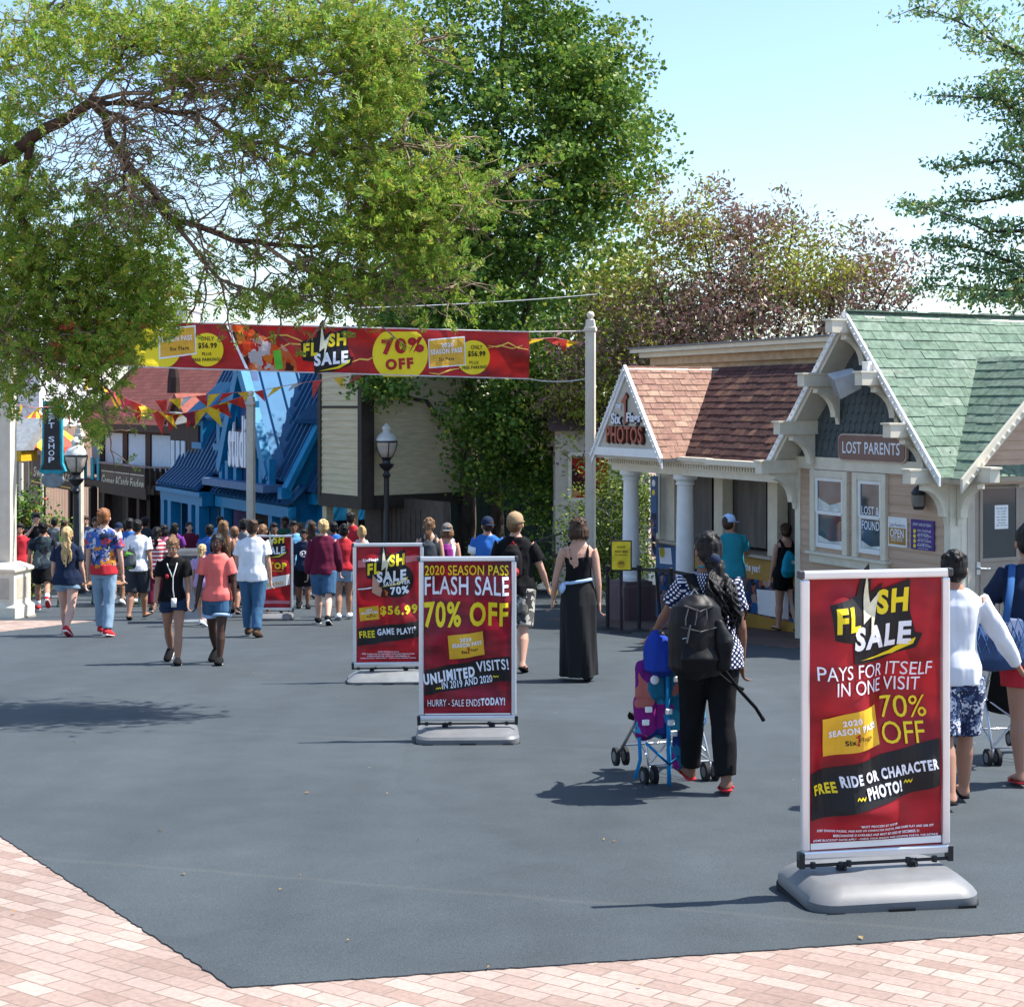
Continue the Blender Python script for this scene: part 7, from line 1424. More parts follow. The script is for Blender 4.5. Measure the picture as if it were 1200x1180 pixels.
    if shoes:
        for hip, k, an, fd, fu, side in jl:
            mb = MB(); b0 = an - fu * .030 * h; 
            if shoes in ('sandal', 'flip'):
                mb.tube([b0 - fd * .022 * h - fu * .007 * h, b0 + fd * .03 * h - fu * .007 * h, b0 + fd * .08 * h - fu * .007 * h, b0 + fd * .115 * h - fu * .007 * h], [(sx(.022), sx(.006)), (sx(.024), sx(.006)), (sx(.029), sx(.006)), (sx(.018), sx(.006))], 12); mb.tube([b0 + fd * .035 * h + Vector((.03 * h, 0, 0)), b0 + fd * .06 * h + fu * .025 * h, b0 + fd * .035 * h - Vector((.03 * h, 0, 0))], sx(.006), 6); mb.build('sandal', col('black') if shoes == 'sandal' else col('red'), o, smooth=True)
            else:
                sm_ = {'black': col('black'), 'white': col('white'), 'grey': col('grey'), 'redw': col('red'), 'navy': col('navy'), 'brownc': col('brownc')}[shoes]
                mb.tube([b0 - fd * .030 * h, b0 - fd * .018 * h + fu * .012 * h, b0 + fd * .025 * h + fu * .010 * h, b0 + fd * .07 * h, b0 + fd * .11 * h - fu * .004 * h, b0 + fd * .122 * h - fu * .005 * h], [(sx(.019), sx(.018)), (sx(.030), sx(.033)), (sx(.032), sx(.033)), (sx(.035), sx(.024)), (sx(.031), sx(.018)), (sx(.015), sx(.010))], 14); s2 = mb.build('shoe', sm_, o, smooth=True)
                mb = MB(); mb.tube([b0 - fd * .032 * h - fu * .010 * h, b0 + fd * .02 * h - fu * .010 * h, b0 + fd * .08 * h - fu * .010 * h, b0 + fd * .112 * h - fu * .010 * h], [(sx(.023), sx(.0065)), (sx(.031), sx(.0065)), (sx(.036), sx(.0065)), (sx(.020), sx(.006))], 12); mb.build('sole', WHITE if shoes in ('black', 'redw', 'navy') else RUBBER, s2, smooth=True)
    if socks:
        for hip, k, an, fd, fu, side in jl: mb = MB(); mb.tube([an - fu * .005 * h, k.lerp(an, .82), k.lerp(an, .72)], [sx(.0255), sx(.0265), sx(.0285)], 12, rnd=.1); mb.build('sock', col(socks), o, smooth=True)
    o['h'] = h; info = dict(o=o, h=h, T=T, S=S, hl=hl, AJ=AJ, jl=jl, El=El)
    del o['h']; return info
def worn(name, label, cat, w_, group=None): o = thing(name, label, cat, w_['o'].location, w_['o'].rotation_euler.z, group); return o
def backpack(w_, label, m, m2=None, x=0.0, z0=.56, z1=.80, wd=.075, dp=.05, strap=True, name='backpack', y=.068):
    o = worn(name, label, 'backpack', w_); T, h = w_['T'], w_['h']; mb = MB(); yc = y + dp
    mb.tube([T(z0, x, yc), T(z0 + .02, x, yc + .008), T((z0 + z1) / 2, x, yc + .008), T(z1 - .04, x, yc), T(z1, x, yc - .012)], [(h * wd * .8, h * dp * .8), (h * wd, h * dp), (h * wd * 1.02, h * dp), (h * wd * .92, h * dp * .9), (h * wd * .5, h * dp * .5)], 18, rnd=.4)
    b_ = solid('bag', mb, col(m), o, .011, 3, .012, 9); mb = MB(); zp = z0 + (z1 - z0) * .42
    mb.tube([T(z0 + .015, x, yc + dp * .8), T((z0 + zp) / 2, x, yc + dp), T(zp, x, yc + dp * .75)], [(h * wd * .62, h * .022), (h * wd * .72, h * .028), (h * wd * .55, h * .015)], 14); solid('pocket', mb, col(m2 or m), o, .009, 2, .006, 9)
    mb = MB(); mb.tube([T(zp + .015, x - wd * .6, yc + dp * .88), T(zp + .03, x, yc + dp * 1.0), T(zp + .015, x + wd * .6, yc + dp * .88)], h * .0025, 5); mb.tube([T(z1 + .0, x - .02, yc - .03), T(z1 + .025, x, yc - .03), T(z1 + .0, x + .02, yc - .03)], h * .005, 6); mb.build('zip', STEEL if not m2 else col(m2), o)
    if strap:
        for s_ in (-1, 1): mb = MB(); mb.tube([T(z1 - .03, x + s_ * .035, y - .005), T(.835, s_ * .058, .02), T(.835, s_ * .06, -.02), T(.79, s_ * .068, -.066), T(.72, s_ * .085, -.07), T(.64, s_ * .095, .0), T(z0 + .05, x + s_ * .06, y)], [(h * .016, h * .006)] * 7, 8); mb.build('strap', col(m), o, smooth=True)
    return o
WALK = ((22, 6), (-16, 14)); WALK2 = ((-15, 16), (22, 5)); STAND = ((2, 2), (-2, 3)); STEP = ((-20, 42), (8, 3))
# --- nearest
W1 = person('woman in a navy polka dot blouse and black trousers pushing a loaded stroller', 830, 9.5, 1.57, 184, 'brown', 'f', 1.22, 2, ((15, 4), (-8, 6)), (('to', (.175, -.24, .575), (.5, .6, -.7)), (-4, 12, 22)), ('curly', 'black'), (POLKA, .475, 'short', .013), ('pants', 'black', .96, .007), 'flip', (2, 12), lod=0, group=None)
bpk = backpack(W1, 'big black backpack slung on the left shoulder of the polka dot woman', mat('black_nylon', (.006, .006, .007), rough=.5, spec=.22, var=.3, bump=.3, bscale=14), None, .075, .475, .765, .108, .075, False)
mb = MB(); T, h = W1['T'], W1['h']
mb.tube([T(.75, .06, .12), T(.84, .075, .03), T(.835, .085, -.02), T(.78, .09, -.07), T(.66, .115, -.05), T(.55, .12, .06)], [(h * .022, h * .008)] * 6, 8); mb.build('strap', col('black'), bpk, smooth=True)
mb = MB(); mb.tube([T(.48, .0, .13), T(.43, -.06, .10), T(.40, -.12, .09)], h * .006, 6); mb.tube([T(.50, -.02, .14), T(.40, -.10, .11), T(.33, -.165, .10), T(.29, -.19, .10)], [(h * .007, h * .002)] * 4, 6); mb.tube([T(.295, -.188, .10), T(.28, -.196, .10)], h * .008, 8); mb.build('loose_strap', col('black'), bpk, smooth=True)
mb = MB()
for k in range(3): a = .05 + .035 * k; mb.tube([T(.725, a, .222), T(.69, a + .006 * k, .232), T(.665, a + .012, .234)], h * .0028, 5)
mb.tube([T(.60, .13, .243), T(.665, .115, .236)], h * .004, 5); mb.build('zip_pulls', mat('zip_grey', (.06, .06, .065), rough=.4), bpk)
mb = MB(); mb.tube([T(.50, -.015, .19), T(.60, -.02, .205), T(.68, .0, .195)], [(h * .03, h * .03), (h * .035, h * .034), (h * .022, h * .02)], 12); solid('side_pocket', mb, bpy.data.materials['black_nylon'], bpk, .009, 3, .014, 11)
mb = MB(); mb.tube([T(.735, .02, .2), T(.715, .075, .226), T(.735, .13, .2)], [(h * .006, h * .004)] * 3, 8); mb.tube([T(.655, .005, .21), T(.64, .075, .236), T(.655, .145, .21)], [(h * .006, h * .004)] * 3, 8); mb.build('flap_edge', mat('nylon_edge', (.03, .03, .032), rough=.5), bpk)
mb = MB(); s, e, wv, hd, _ = W1['AJ'][0]; mb.tube([wv - hd * .02, wv - hd * .005], [h * .019, h * .019], 12); mb.build('bracelet', BLK, W1['o'])
mb = MB(); mb.tube([T(.868, .035, .0), T(.872, .02, .035), T(.872, -.02, .035), T(.868, -.035, .0)], [(h * .010, h * .004)] * 4, 8); mb.build('lanyard', col('teal'), W1['o'], smooth=True)
mb = MB(); hl = W1['hl']; W1['El'](mb, (0, .066, .905), (.022, .015, .02)); mb.build('hair_tie', col('navy'), W1['o'], smooth=True)
def stroller(label, p, rz, m_frame, m_seat, sc=1.0):
    o = thing('stroller', label, 'stroller', (p.x, p.y, gz(p.y) + .012), R(rz)); o.scale = (sc,) * 3
    mb = MB()
    for s in (-1, 1):
        x = s * .19; mb.tube([(x, .32, .98), (x, .26, .94), (x, .10, .60), (x, -.12, .32), (x * 1.05, -.36, .10)], .012, 8); mb.tube([(x, .0, .46), (x * 1.1, .20, .12)], .011, 8); mb.tube([(x, -.16, .28), (x * 1.1, .18, .16)], .007, 6)
        mb.tube([(x * 1.1, .20, .12), (x * 1.1, .20, .06)], .012, 8); mb.tube([(x * 1.05, -.36, .12), (x * 1.05, -.36, .06)], .012, 8)
    for a, b in (((-.2, .19, .14), (.19, .02, .44)), ((.2, .19, .14), (-.19, .02, .44)), ((-.2, .2, .13), (.2, .2, .13)), ((-.19, -.3, .15), (.19, -.3, .15)), ((-.19, .15, .66), (.19, .15, .66))): mb.tube([a, b], .008, 6)
    mb.build('frame', m_frame, o, smooth=True)
    mb = MB()
    for s in (-1, 1): mb.tube([(s * .19, .37, .985), (s * .19, .31, .975), (s * .19, .265, .945)], .019, 10)
    mb.build('handle', BLACKP, o, smooth=True)
    mb = MB(); rows = [(.13, .78), (.10, .62), (.02, .42), (-.06, .36), (-.26, .38), (-.30, .34)]
    for i, (y, z) in enumerate(rows):
        for k in range(7): u = -1 + k / 3; mb.v.append((u * .175, y + .03 * (1 - u * u), z - .04 * (1 - u * u)))
    n0 = len(mb.v)
    for (x, y, z) in mb.v[:n0]: pass
    mb.v += [(x, y + .012, z - .012) for x, y, z in mb.v]
    for i in range(5):
        for k in range(6): a = i * 7 + k; mb.f += [(a, a + 1, a + 8, a + 7), (n0 + a + 7, n0 + a + 8, n0 + a + 1, n0 + a)]; mb.m += [0, 0]
    mb.build('seat', m_seat, o, smooth=True)
    for x, y in ((-.21, .20), (.21, .20), (-.2, -.36), (.2, -.36)):
        for dx in (-.034, .034):
            mb = MB(); mb.tube([(x + dx - .011, y, .062), (x + dx + .011, y, .062)], .062, 18, side=(0, 0, 1), rnd=.05); wh = mb.build('wheel', RUBBER, o, smooth=True, ang=50); mb = MB(); mb.tube([(x + dx - .013, y, .062), (x + dx + .013, y, .062)], .034, 12, side=(0, 0, 1), rnd=.1); mb.build('hub', GREYP, wh, smooth=True, ang=50)
    return o
sp_ = P(783, 0, 10.05); stroller('folding umbrella stroller hung with a bright life vest and blue sun hat', sp_, 196, STEEL, col('black'))
def on_stroller(name, label, cat): return thing(name, label, cat, (sp_.x, sp_.y, gz(sp_.y) + .012), R(196))
VESTM = [blotch_mat('vest_print', [(.015, .15, .26), (.20, .012, .16), (.03, .26, .42), (.07, .012, .14), (.30, .02, .22), (.015, .03, .16), (.13, .01, .15), (.40, .12, .10)], 6.5), C_('vest_purple', (.16, .012, .16)), C_('vest_teal', (.01, .17, .26)), C_('vest_magenta', (.42, .02, .26))]
lv = on_stroller('life_vest', 'bright purple and turquoise child life vest draped on the stroller back', 'life vest')
VX = .13; mb = MB()
for (x0, x1, z0, z1) in ((.00, .21, .56, .80), (-.21, .0, .56, .80), (.06, .22, .33, .58), (-.05, .09, .33, .58), (-.21, -.03, .33, .57), (-.26, -.16, .38, .56), (-.17, -.05, .12, .34)):
    x0 += VX; x1 += VX; mb.tube([((x0 + x1) / 2, .27, z0), ((x0 + x1) / 2, .30, z0 + .03), ((x0 + x1) / 2, .30, z1 - .03), ((x0 + x1) / 2, .26, z1)], [((x1 - x0) * .42, .03), ((x1 - x0) * .52, .05), ((x1 - x0) * .52, .05), ((x1 - x0) * .40, .028)], 14)
solid('vest_body', mb, VESTM[0], lv, .009, 2, .014, 11)
sv = Matrix.Translation((VX, 0, 0)); mb = MB(); mb.tube([(.015, .36, .80), (.02, .37, .55), (.01, .36, .33), (.0, .34, .12), (-.005, .33, .02)], [(.015, .005)] * 5, 8); mb.tube([(.2, .34, .34), (.19, .33, .2), (.22, .32, .08)], [(.012, .005)] * 3, 8); mb.tube([(.15, .33, .30), (.0, .34, .16), (-.15, .33, .27)], [(.010, .012)] * 3, 8); mb.build('webbing', C_('web_blue', (.015, .22, .50)), lv, smooth=True).data.transform(sv)
mb = MB()
for x, z in ((.015, .50), (.0, .43), (.15, .52), (.17, .44), (-.04, .70), (-.02, .36)): mb.box(x - .022, x + .022, .362, .385, z - .018, z + .018)
mb.build('buckle', WHITE, lv, bevel=.006).data.transform(sv); mb = MB(); mb.ell((-.1, .355, .66), (.045, .012, .035)); mb.ell((.1, .35, .70), (.03, .012, .03)); mb.build('badge', WHT, lv, smooth=True).data.transform(sv)
sh_ = on_stroller('sun_hat', 'blue child sun hat hooked over the stroller handle', 'hat'); mb = MB(); mb.tube([(.20, .30, 1.0), (.20, .32, .95), (.19, .33, .87), (.18, .34, .80), (.18, .34, .765)], [.03, .075, .10, .115, .125], 18); solid('crown', mb, C_('hat_blue', (.015, .045, .30)), sh_, .009, 3, .014, 9); mb = MB(); mb.ell((.10, .42, .90), (.03, .02, .045)); mb.build('patch', WHT, sh_, smooth=True)
yb_ = on_stroller('yellow_bag', 'small yellow bag tucked behind the stroller seat', 'bag'); mb = MB(); mb.tube([(.02, .30, .58), (.0, .34, .66), (-.01, .33, .77), (.02, .30, .82)], [.05, .07, .055, .03], 12); solid('bag', mb, col('yellow'), yb_, .009, 2, .012, 9); mb = MB(); mb.tube([(.02, .31, .81), (.04, .30, .87), (.0, .30, .81)], .006, 6); mb.build('strap', col('yellow'), yb_)
W2 = person('dark haired woman in a black strappy top and long black skirt walking away', 678, 16.1, 1.69, 180, 'fair', 'f', .98, 0, ((11, 4), (-3, 3)), ((8, 15, 10), (-4, 8, 10)), ('bob', 'brown'), ('black', .60, 'strap', .004), ('skirt', mat('black_skirt', (.007, .007, .008), rough=.8, var=.3, bump=.3, bscale=15, stretch=(1, 1, .15)), .03), 'sandal', (4, 0), lod=0, group=None)
mb = MB(); T, h = W2['T'], W2['h']; mb.tube([T(.60, .085, .03), T(.605, .05, .068), T(.618, -.03, .070), T(.625, -.083, .03)], [(h * .010, h * .006)] * 4, 8, side=(0, 0, 1)); mb.tube([T(.60, .088, .02), T(.57, .10, .03), T(.54, .105, .025)], [h * .012, h * .022, h * .010], 8); mb.build('tied_sleeves', col('paleblue'), W2['o'], smooth=True)
M1 = person('man in a tan cap and black tee with camo shorts walking away past the poster', 604, 17.2, 1.75, 176, 'fair', 'm', 1.12, 0, ((12, 4), (-14, 12)), ((0, 10, 12), ('to', (-.20, -.10, .52), (-.3, .8, -.4))), ('buzz', 'light'), ('black', .49, 'short', .013), ('shorts', CAMO, .50, .014), 'sandal', (0, -10), ('tanc', False), lod=0)
backpack(M1, 'small red and black backpack on the man in the tan cap', 'black', 'red', .01, .60, .80, .062, .045)
tk = worn('ticket', 'yellow ticket in the right hand of the man in the tan cap', 'ticket', M1); s, e, wv, hd, _ = M1['AJ'][1]; mb = MB(); c = wv + hd * .09; mb.box(-.09, .0, -.012, .012, -.03, .03, 0, Matrix.Translation(c)); mb.build('card', col('yellow'), tk)
B1 = person('boy in a white long sleeved top and leaf print shorts beside the nearest poster stand', 1119, 9.05, 1.47, 178, 'tan', 'm', .92, 2, ((-12, 10), (10, 5)), ((4, 8, 10), ('to', (-.275, -.08, .53), (-.3, .6, -.6))), ('short', 'black'), ('white', .475, 'long', .010), ('shorts', LEAFY, .52, .014), 'sandal', (4, -6), lod=0, group=None)
W3 = person('woman in navy tee and red shorts pushing a black stroller at the right edge', 1209, 9.75, 1.62, 172, 'tan', 'f', 1.1, 8, ((-6, 6), (14, 6)), (('to', (.14, -.26, .60), (.6, .5, -.5)), ('to', (-.12, -.28, .60), (-.6, .5, -.5))), ('bun', 'black'), ('navy', .49, 'short', .012), ('shorts', 'red', .30, .012), 'flip', (6, 0), lod=0, group=None)
qb_ = worn('tote_bag', 'large quilted navy tote hanging from the shoulder of the woman in red shorts', 'bag', W3); T, h = W3['T'], W3['h']; QUILT = mat('quilted_navy', (.02, .055, .15), rough=.55, spec=.4, var=.15); t = QUILT.node_tree; vo = node(t, 'ShaderNodeTexChecker', i_Scale=26.0)
mb = MB(); mb.tube([T(.45, .17, .09), T(.48, .17, .10), T(.56, .17, .10), T(.63, .17, .09)], [(h * .115, h * .05), (h * .14, h * .065), (h * .14, h * .06), (h * .125, h * .03)], 20); bg_ = solid('bag', mb, QUILT, qb_, .009, 3, 0)
mb = MB()
for k in range(9):
    for sg in (-1, 1):
        x = .04 + .032 * k; mb.tube([T(.635, x, .128), T(.55, x + sg * .028, .166), T(.47, x + sg * .055, .160)], h * .0022, 4)
mb.build('stitching', C_('stitch_blue', (.05, .12, .28)), qb_); mb = MB(); mb.tube([T(.62, .12, .14), T(.74, .095, .11), T(.842, .07, .03), T(.84, .075, -.02), T(.72, .12, -.08), T(.62, .19, .02)], [(h * .014, h * .005)] * 6, 8); mb.build('strap', C_('strap_blue', (.03, .10, .26)), qb_, smooth=True)
stroller('black stroller with chrome legs at the right edge', P(1183, 0, 10.75), 186, STEEL, col('black'), 1.0)
# --- facing girls
G1 = person('girl in a black tee with white lanyard and denim shorts walking toward the camera', 203, 18.1, 1.49, 4, 'tan', 'f', .86, 3, ((17, 5), (-15, 22)), ((6, 9, 30), (6, 8, 14)), ('bun', 'light'), ('black', .50, 'short', .012), ('shorts', 'darkdenim', .20, .010), 'black', (16, 0), lod=0, face=True)
mb = MB(); T, h = G1['T'], G1['h']; mb.tube([T(.85, .035, 0), T(.80, .04, -.065), T(.70, .012, -.085), T(.60, .01, -.082), T(.54, .02, -.085)], [(h * .0045, h * .003)] * 5, 8); mb.tube([T(.85, -.035, 0), T(.80, -.035, -.065), T(.70, .006, -.085)], [(h * .0045, h * .003)] * 3, 8); mb.box(-.001, .06, -.155, -.145, .46 * h, .53 * h); mb.build('lanyard', WHITE, G1['o'], smooth=True); mb = MB(); mb.ell(T(.705, -.035, -.085), (.022, .012, .026)); mb.build('badge', col('red'), G1['o'], smooth=True)
G2 = person('girl in a coral tee and denim shorts walking toward the camera', 254, 18.1, 1.51, -4, 'dark', 'f', .92, 0, ((15, 4), (-13, 20)), ((-2, 13, 14), (4, 12, 12)), ('long', 'black'), ('coral', .49, 'short', .014), ('shorts', 'denim', .26, .012), 'black', (-2, 4), lod=0, face=True)
mb = MB(); 
for hip, k, an, fd, fu, side in G2['jl']: q = hip.lerp(k, .50); mb.tube([q, q + (k - hip).normalized() * .03], [G2['h'] * .074, G2['h'] * .074], 16, rnd=0)
mb.build('shorts_cuff', col('paleblue'), G2['o'], smooth=True)
# --- middle distance
M2 = person('blond woman in a navy tee and short denim shorts seen from behind', 79, 22.6, 1.60, 180, 'pale', 'f', 1.12, 0, ((16, 5), (-14, 30)), ((4, 12, 18), (2, 12, 16)), ('longpony', 'blond'), ('navy', .475, 'short', .016), ('shorts', 'lightdenim', .17, .010), 'redw')
M3 = person('ginger haired tall young man with a colourful printed tee and pale jeans', 122, 22.4, 1.83, 180, 'pale', 'm', .92, 0, ((14, 3), (-9, 8)), ((2, 8, 10), (2, 8, 12)), ('short', 'ginger'), (SPLASH, .49, 'short', .012), ('pants', 'lightdenim', .98, .005), 'redw')
mb = MB(); T, h = M3['T'], M3['h']; mb.tube([T(.482), T(.50), T(.565)], [(h * .112, h * .092), (h * .110, h * .090), (h * .102, h * .081)], 22, rnd=0); solid('hem_panel', mb, col('red'), M3['o'], .011, 2, .006)
M4 = person('dark haired man in a white tee and dark shorts carrying a drawstring bag', 161, 26.2, 1.68, 178, 'tan', 'm', 1.06, 0, ((-10, 12), (12, 4)), ((4, 9, 14), (-8, 10, 14)), ('short', 'black'), ('white', .49, 'short', .014), ('shorts', 'charcoal', .52, .014), 'sandal')
o = worn('drawstring_bag', 'black and green drawstring bag on the man in the white tee and dark shorts', 'bag', M4); T, h = M4['T'], M4['h']; mb = MB(); mb.tube([T(.52, .05, .095), T(.56, .05, .11), T(.66, .045, .10), T(.71, .04, .085)], [(h * .05, h * .025), (h * .075, h * .04), (h * .062, h * .035), (h * .03, h * .015)], 14); solid('bag', mb, blotch_mat('bag_print', [(.015, .018, .02), (.03, .035, .04), (.10, .32, .05), (.02, .02, .022), (.08, .09, .1)], 7), o, .011, 2, .01); mb = MB()
for s_ in (-1, 1): mb.tube([T(.70, .04 + s_ * .015, .085), T(.835, s_ * .06, .03), T(.80, s_ * .07, -.06), T(.60, s_ * .09, .02)], h * .004, 5)
mb.build('cord', col('black'), o)
M5 = person('heavyset man in a white tee and blue jeans walking away near the half hidden poster', 296, 22.3, 1.67, 178, 'fair', 'm', 1.22, 0, ((10, 4), (-8, 12)), ((2, 11, 12), (-2, 12, 12)), ('short', 'brown'), ('white', .475, 'short', .016), ('pants', 'denim', .97, .008), 'brownc')
M6 = person('blond young man in a maroon sweatshirt and denim shorts walking away', 379, 25.0, 1.71, 184, 'pale', 'm', 1.02, 0, ((14, 4), (-14, 26)), ((2, 10, 14), (6, 11, 26)), ('short', 'blond'), ('maroon', .485, 'long', .017), ('shorts', 'denim', .47, .015), 'black')
M7 = person('dark haired woman in a red top and pale denim shorts right of the maroon sweatshirt', 403, 26.2, 1.60, 184, 'tan', 'f', 1.05, 0, ((-8, 12), (10, 5)), ((2, 10, 14), (-8, 10, 14)), ('bun', 'black'), ('red', .52, 'long', .010), ('shorts', 'lightdenim', .24, .012), 'white')
M8 = person('young man in a dark camo print tee and black shorts striding left', 50, 29.0, 1.66, 196, 'tan', 'm', .98, 0, ((14, 4), (-26, 34)), ((2, 14, 12), (8, 10, 20)), ('short', 'black'), (TIEDYE, .48, 'short', .014), ('shorts', 'black', .42, .014), 'redw', (0, 0), ('black', False), socks='white')
M9 = person('girl with light hair in a lilac tee walking away beside the coral tee', 237, 24.6, 1.30, 176, 'fair', 'f', .86, 0, WALK, hair=('pony', 'blond'), top=('lilac', .48, 'short', .014), bottom=('shorts', 'grey', .3), shoes='white')
M10 = person('woman with long brown hair and a tan tank top behind the coral tee girl', 262, 26.6, 1.68, 180, 'tan', 'f', 1.1, 0, WALK2, hair=('long', 'light'), top=('brownc', .50, 'tank', .010), bottom=('shorts', 'black', .3), shoes='black')
M11 = person('man with close cropped head and dark tank left of the white tee', 275, 28.0, 1.58, 182, 'tan', 'm', 1.1, 0, WALK, hair=('buzz', 'light'), top=('charcoal', .48, 'tank', .012), bottom=('shorts', 'black', .5), shoes='black', lod=2)
M12 = person('young man in a bright blue tee and navy shorts coming round the far poster', 344, 30.2, 1.66, 14, 'brown', 'm', .95, 0, ((10, 4), (-8, 10)), hair=('short', 'black'), top=('sky', .48, 'short', .014), bottom=('shorts', 'navy', .50, .014), shoes='navy', face=True, socks='navy')
M13 = person('boy in a navy tee with a pale star print facing the camera', 356, 29.6, 1.50, 6, 'brown', 'm', .88, 0, ((6, 3), (-8, 14)), hair=('short', 'black'), top=('navy', .47, 'short', .016), bottom=('shorts', 'black', .5, .014), shoes='black', face=True)
mb = MB(); T, h = M13['T'], M13['h']
for k in range(14): a = k * .45; mb.ell(T(.695 + .035 * math.sin(a), .045 * math.cos(a), -.083 - .004 * math.cos(k)), (.012, .006, .012), nu=6, nv=5)
mb.ell(T(.70, .02, -.087), (.02, .006, .025), nu=8, nv=6); mb.ell(T(.69, -.02, -.087), (.02, .006, .025), nu=8, nv=6); mb.build('star_print', WHT, M13['o'], smooth=True)
person('boy with dark hair looking over the top of the far poster', 321, 31.0, 1.63, 20, 'brown', 'm', .9, 0, STAND, hair=('short', 'black'), top=('grey', .48, 'short'), bottom=('shorts', 'black', .5), shoes='black', face=True, lod=2)
person('fair haired woman half hidden behind the left side of the charcoal based poster', 424, 27.0, 1.58, 180, 'pale', 'f', 1, 0, WALK, hair=('bun', 'blond'), top=('paleblue', .5, 'tank'), bottom=('shorts', 'denim', .3), shoes='white', lod=2)
person('dark haired man in a dark red top beyond the red topped woman', 412, 34.5, 1.86, 150, 'brown', 'm', 1.05, 0, STAND, hair=('short', 'black'), top=('red', .48, 'short'), bottom=('pants', 'black', .95), shoes='black', lod=2)
M14 = person('woman with a high ponytail left of the purple backpack', 503, 24.0, 1.72, 180, 'fair', 'f', 1.05, 0, WALK, hair=('pony', 'light'), top=('charcoal', .5, 'tank'), bottom=('shorts', 'black', .35), shoes='black'); backpack(M14, 'black school backpack on the woman with the ponytail', 'charcoal')
M15 = person('woman in a grey cap and white tank wearing a purple backpack', 524, 24.6, 1.63, 178, 'fair', 'f', 1.05, 0, WALK2, hair=('bob', 'light'), top=('white', .5, 'tank'), bottom=('shorts', 'denim', .3), shoes='white', cap=('grey', True)); backpack(M15, 'purple backpack with blue corner on the woman in the grey cap', C_('purple_pack', (.20, .02, .17)), 'blue')
M16 = person('man in a royal blue jersey and navy cap ahead of the tan cap', 571, 23.2, 1.73, 176, 'fair', 'm', 1.15, 0, WALK, hair=('buzz', 'brown'), top=('blue', .48, 'short', .015), bottom=('shorts', 'charcoal', .5), shoes='black', cap=('navy', True), head=(0, 20))
mb = MB()
for s, e, wv, hd, side in M16['AJ']: mb.tube([s.lerp(e, .3), s.lerp(e, .66)], [M16['h'] * .055, M16['h'] * .052], 14, rnd=0)
mb.build('white_sleeve', col('white'), M16['o'], smooth=True)
M17 = person('man in a teal tee and pale blue cap leaning at the photo counter', 858, 22.2, 1.75, 200, 'tan', 'm', 1.05, 6, STAND, (('to', (.12, -.26, .70), (.6, .4, -.5)), ('to', (-.16, -.24, .66), (-.6, .4, -.5))), ('buzz', 'brown'), ('teal', .48, 'short', .014), ('shorts', 'grey', .5), 'black', (4, -60), ('paleblue', False))
M18 = person('woman in black with a turquoise drawstring bag by the booth corner', 921, 23.3, 1.62, 196, 'fair', 'f', 1.05, 0, ((8, 4), (-10, 14)), hair=('lowbun', 'brown'), top=('black', .5, 'tank'), bottom=('shorts', 'black', .26, .012), shoes='sandal', head=(0, -20))
o = worn('drawstring_bag', 'turquoise drawstring bag on the back of the woman in black', 'bag', M18); T, h = M18['T'], M18['h']; mb = MB(); mb.tube([T(.52, .03, .10), T(.57, .03, .12), T(.68, .02, .11), T(.75, .01, .085)], [(h * .05, h * .03), (h * .075, h * .05), (h * .062, h * .04), (h * .025, h * .015)], 14); solid('bag', mb, C_('turquoise', (.015, .30, .45)), o, .011, 2, .012); mb = MB()
for s_ in (-1, 1): mb.tube([T(.74, .01 + s_ * .02, .085), T(.835, s_ * .05, .03), T(.80, s_ * .06, -.06), T(.60, s_ * .09, .02)], h * .004, 5)
mb.build('cord', col('black'), o)
mb = MB()
for k in range(7): mb.ell(T(.60 - .028 * k, -.075 + .008 * math.sin(k * 2), .09), (.022, .02, .026), k % 3, nu=8, nv=6)
lei = worn('bead_string', 'bright bead string hanging at the hip of the woman in black', 'beads', M18); mb.build('beads', [col('lime'), col('red'), col('yellow')], lei, smooth=True)
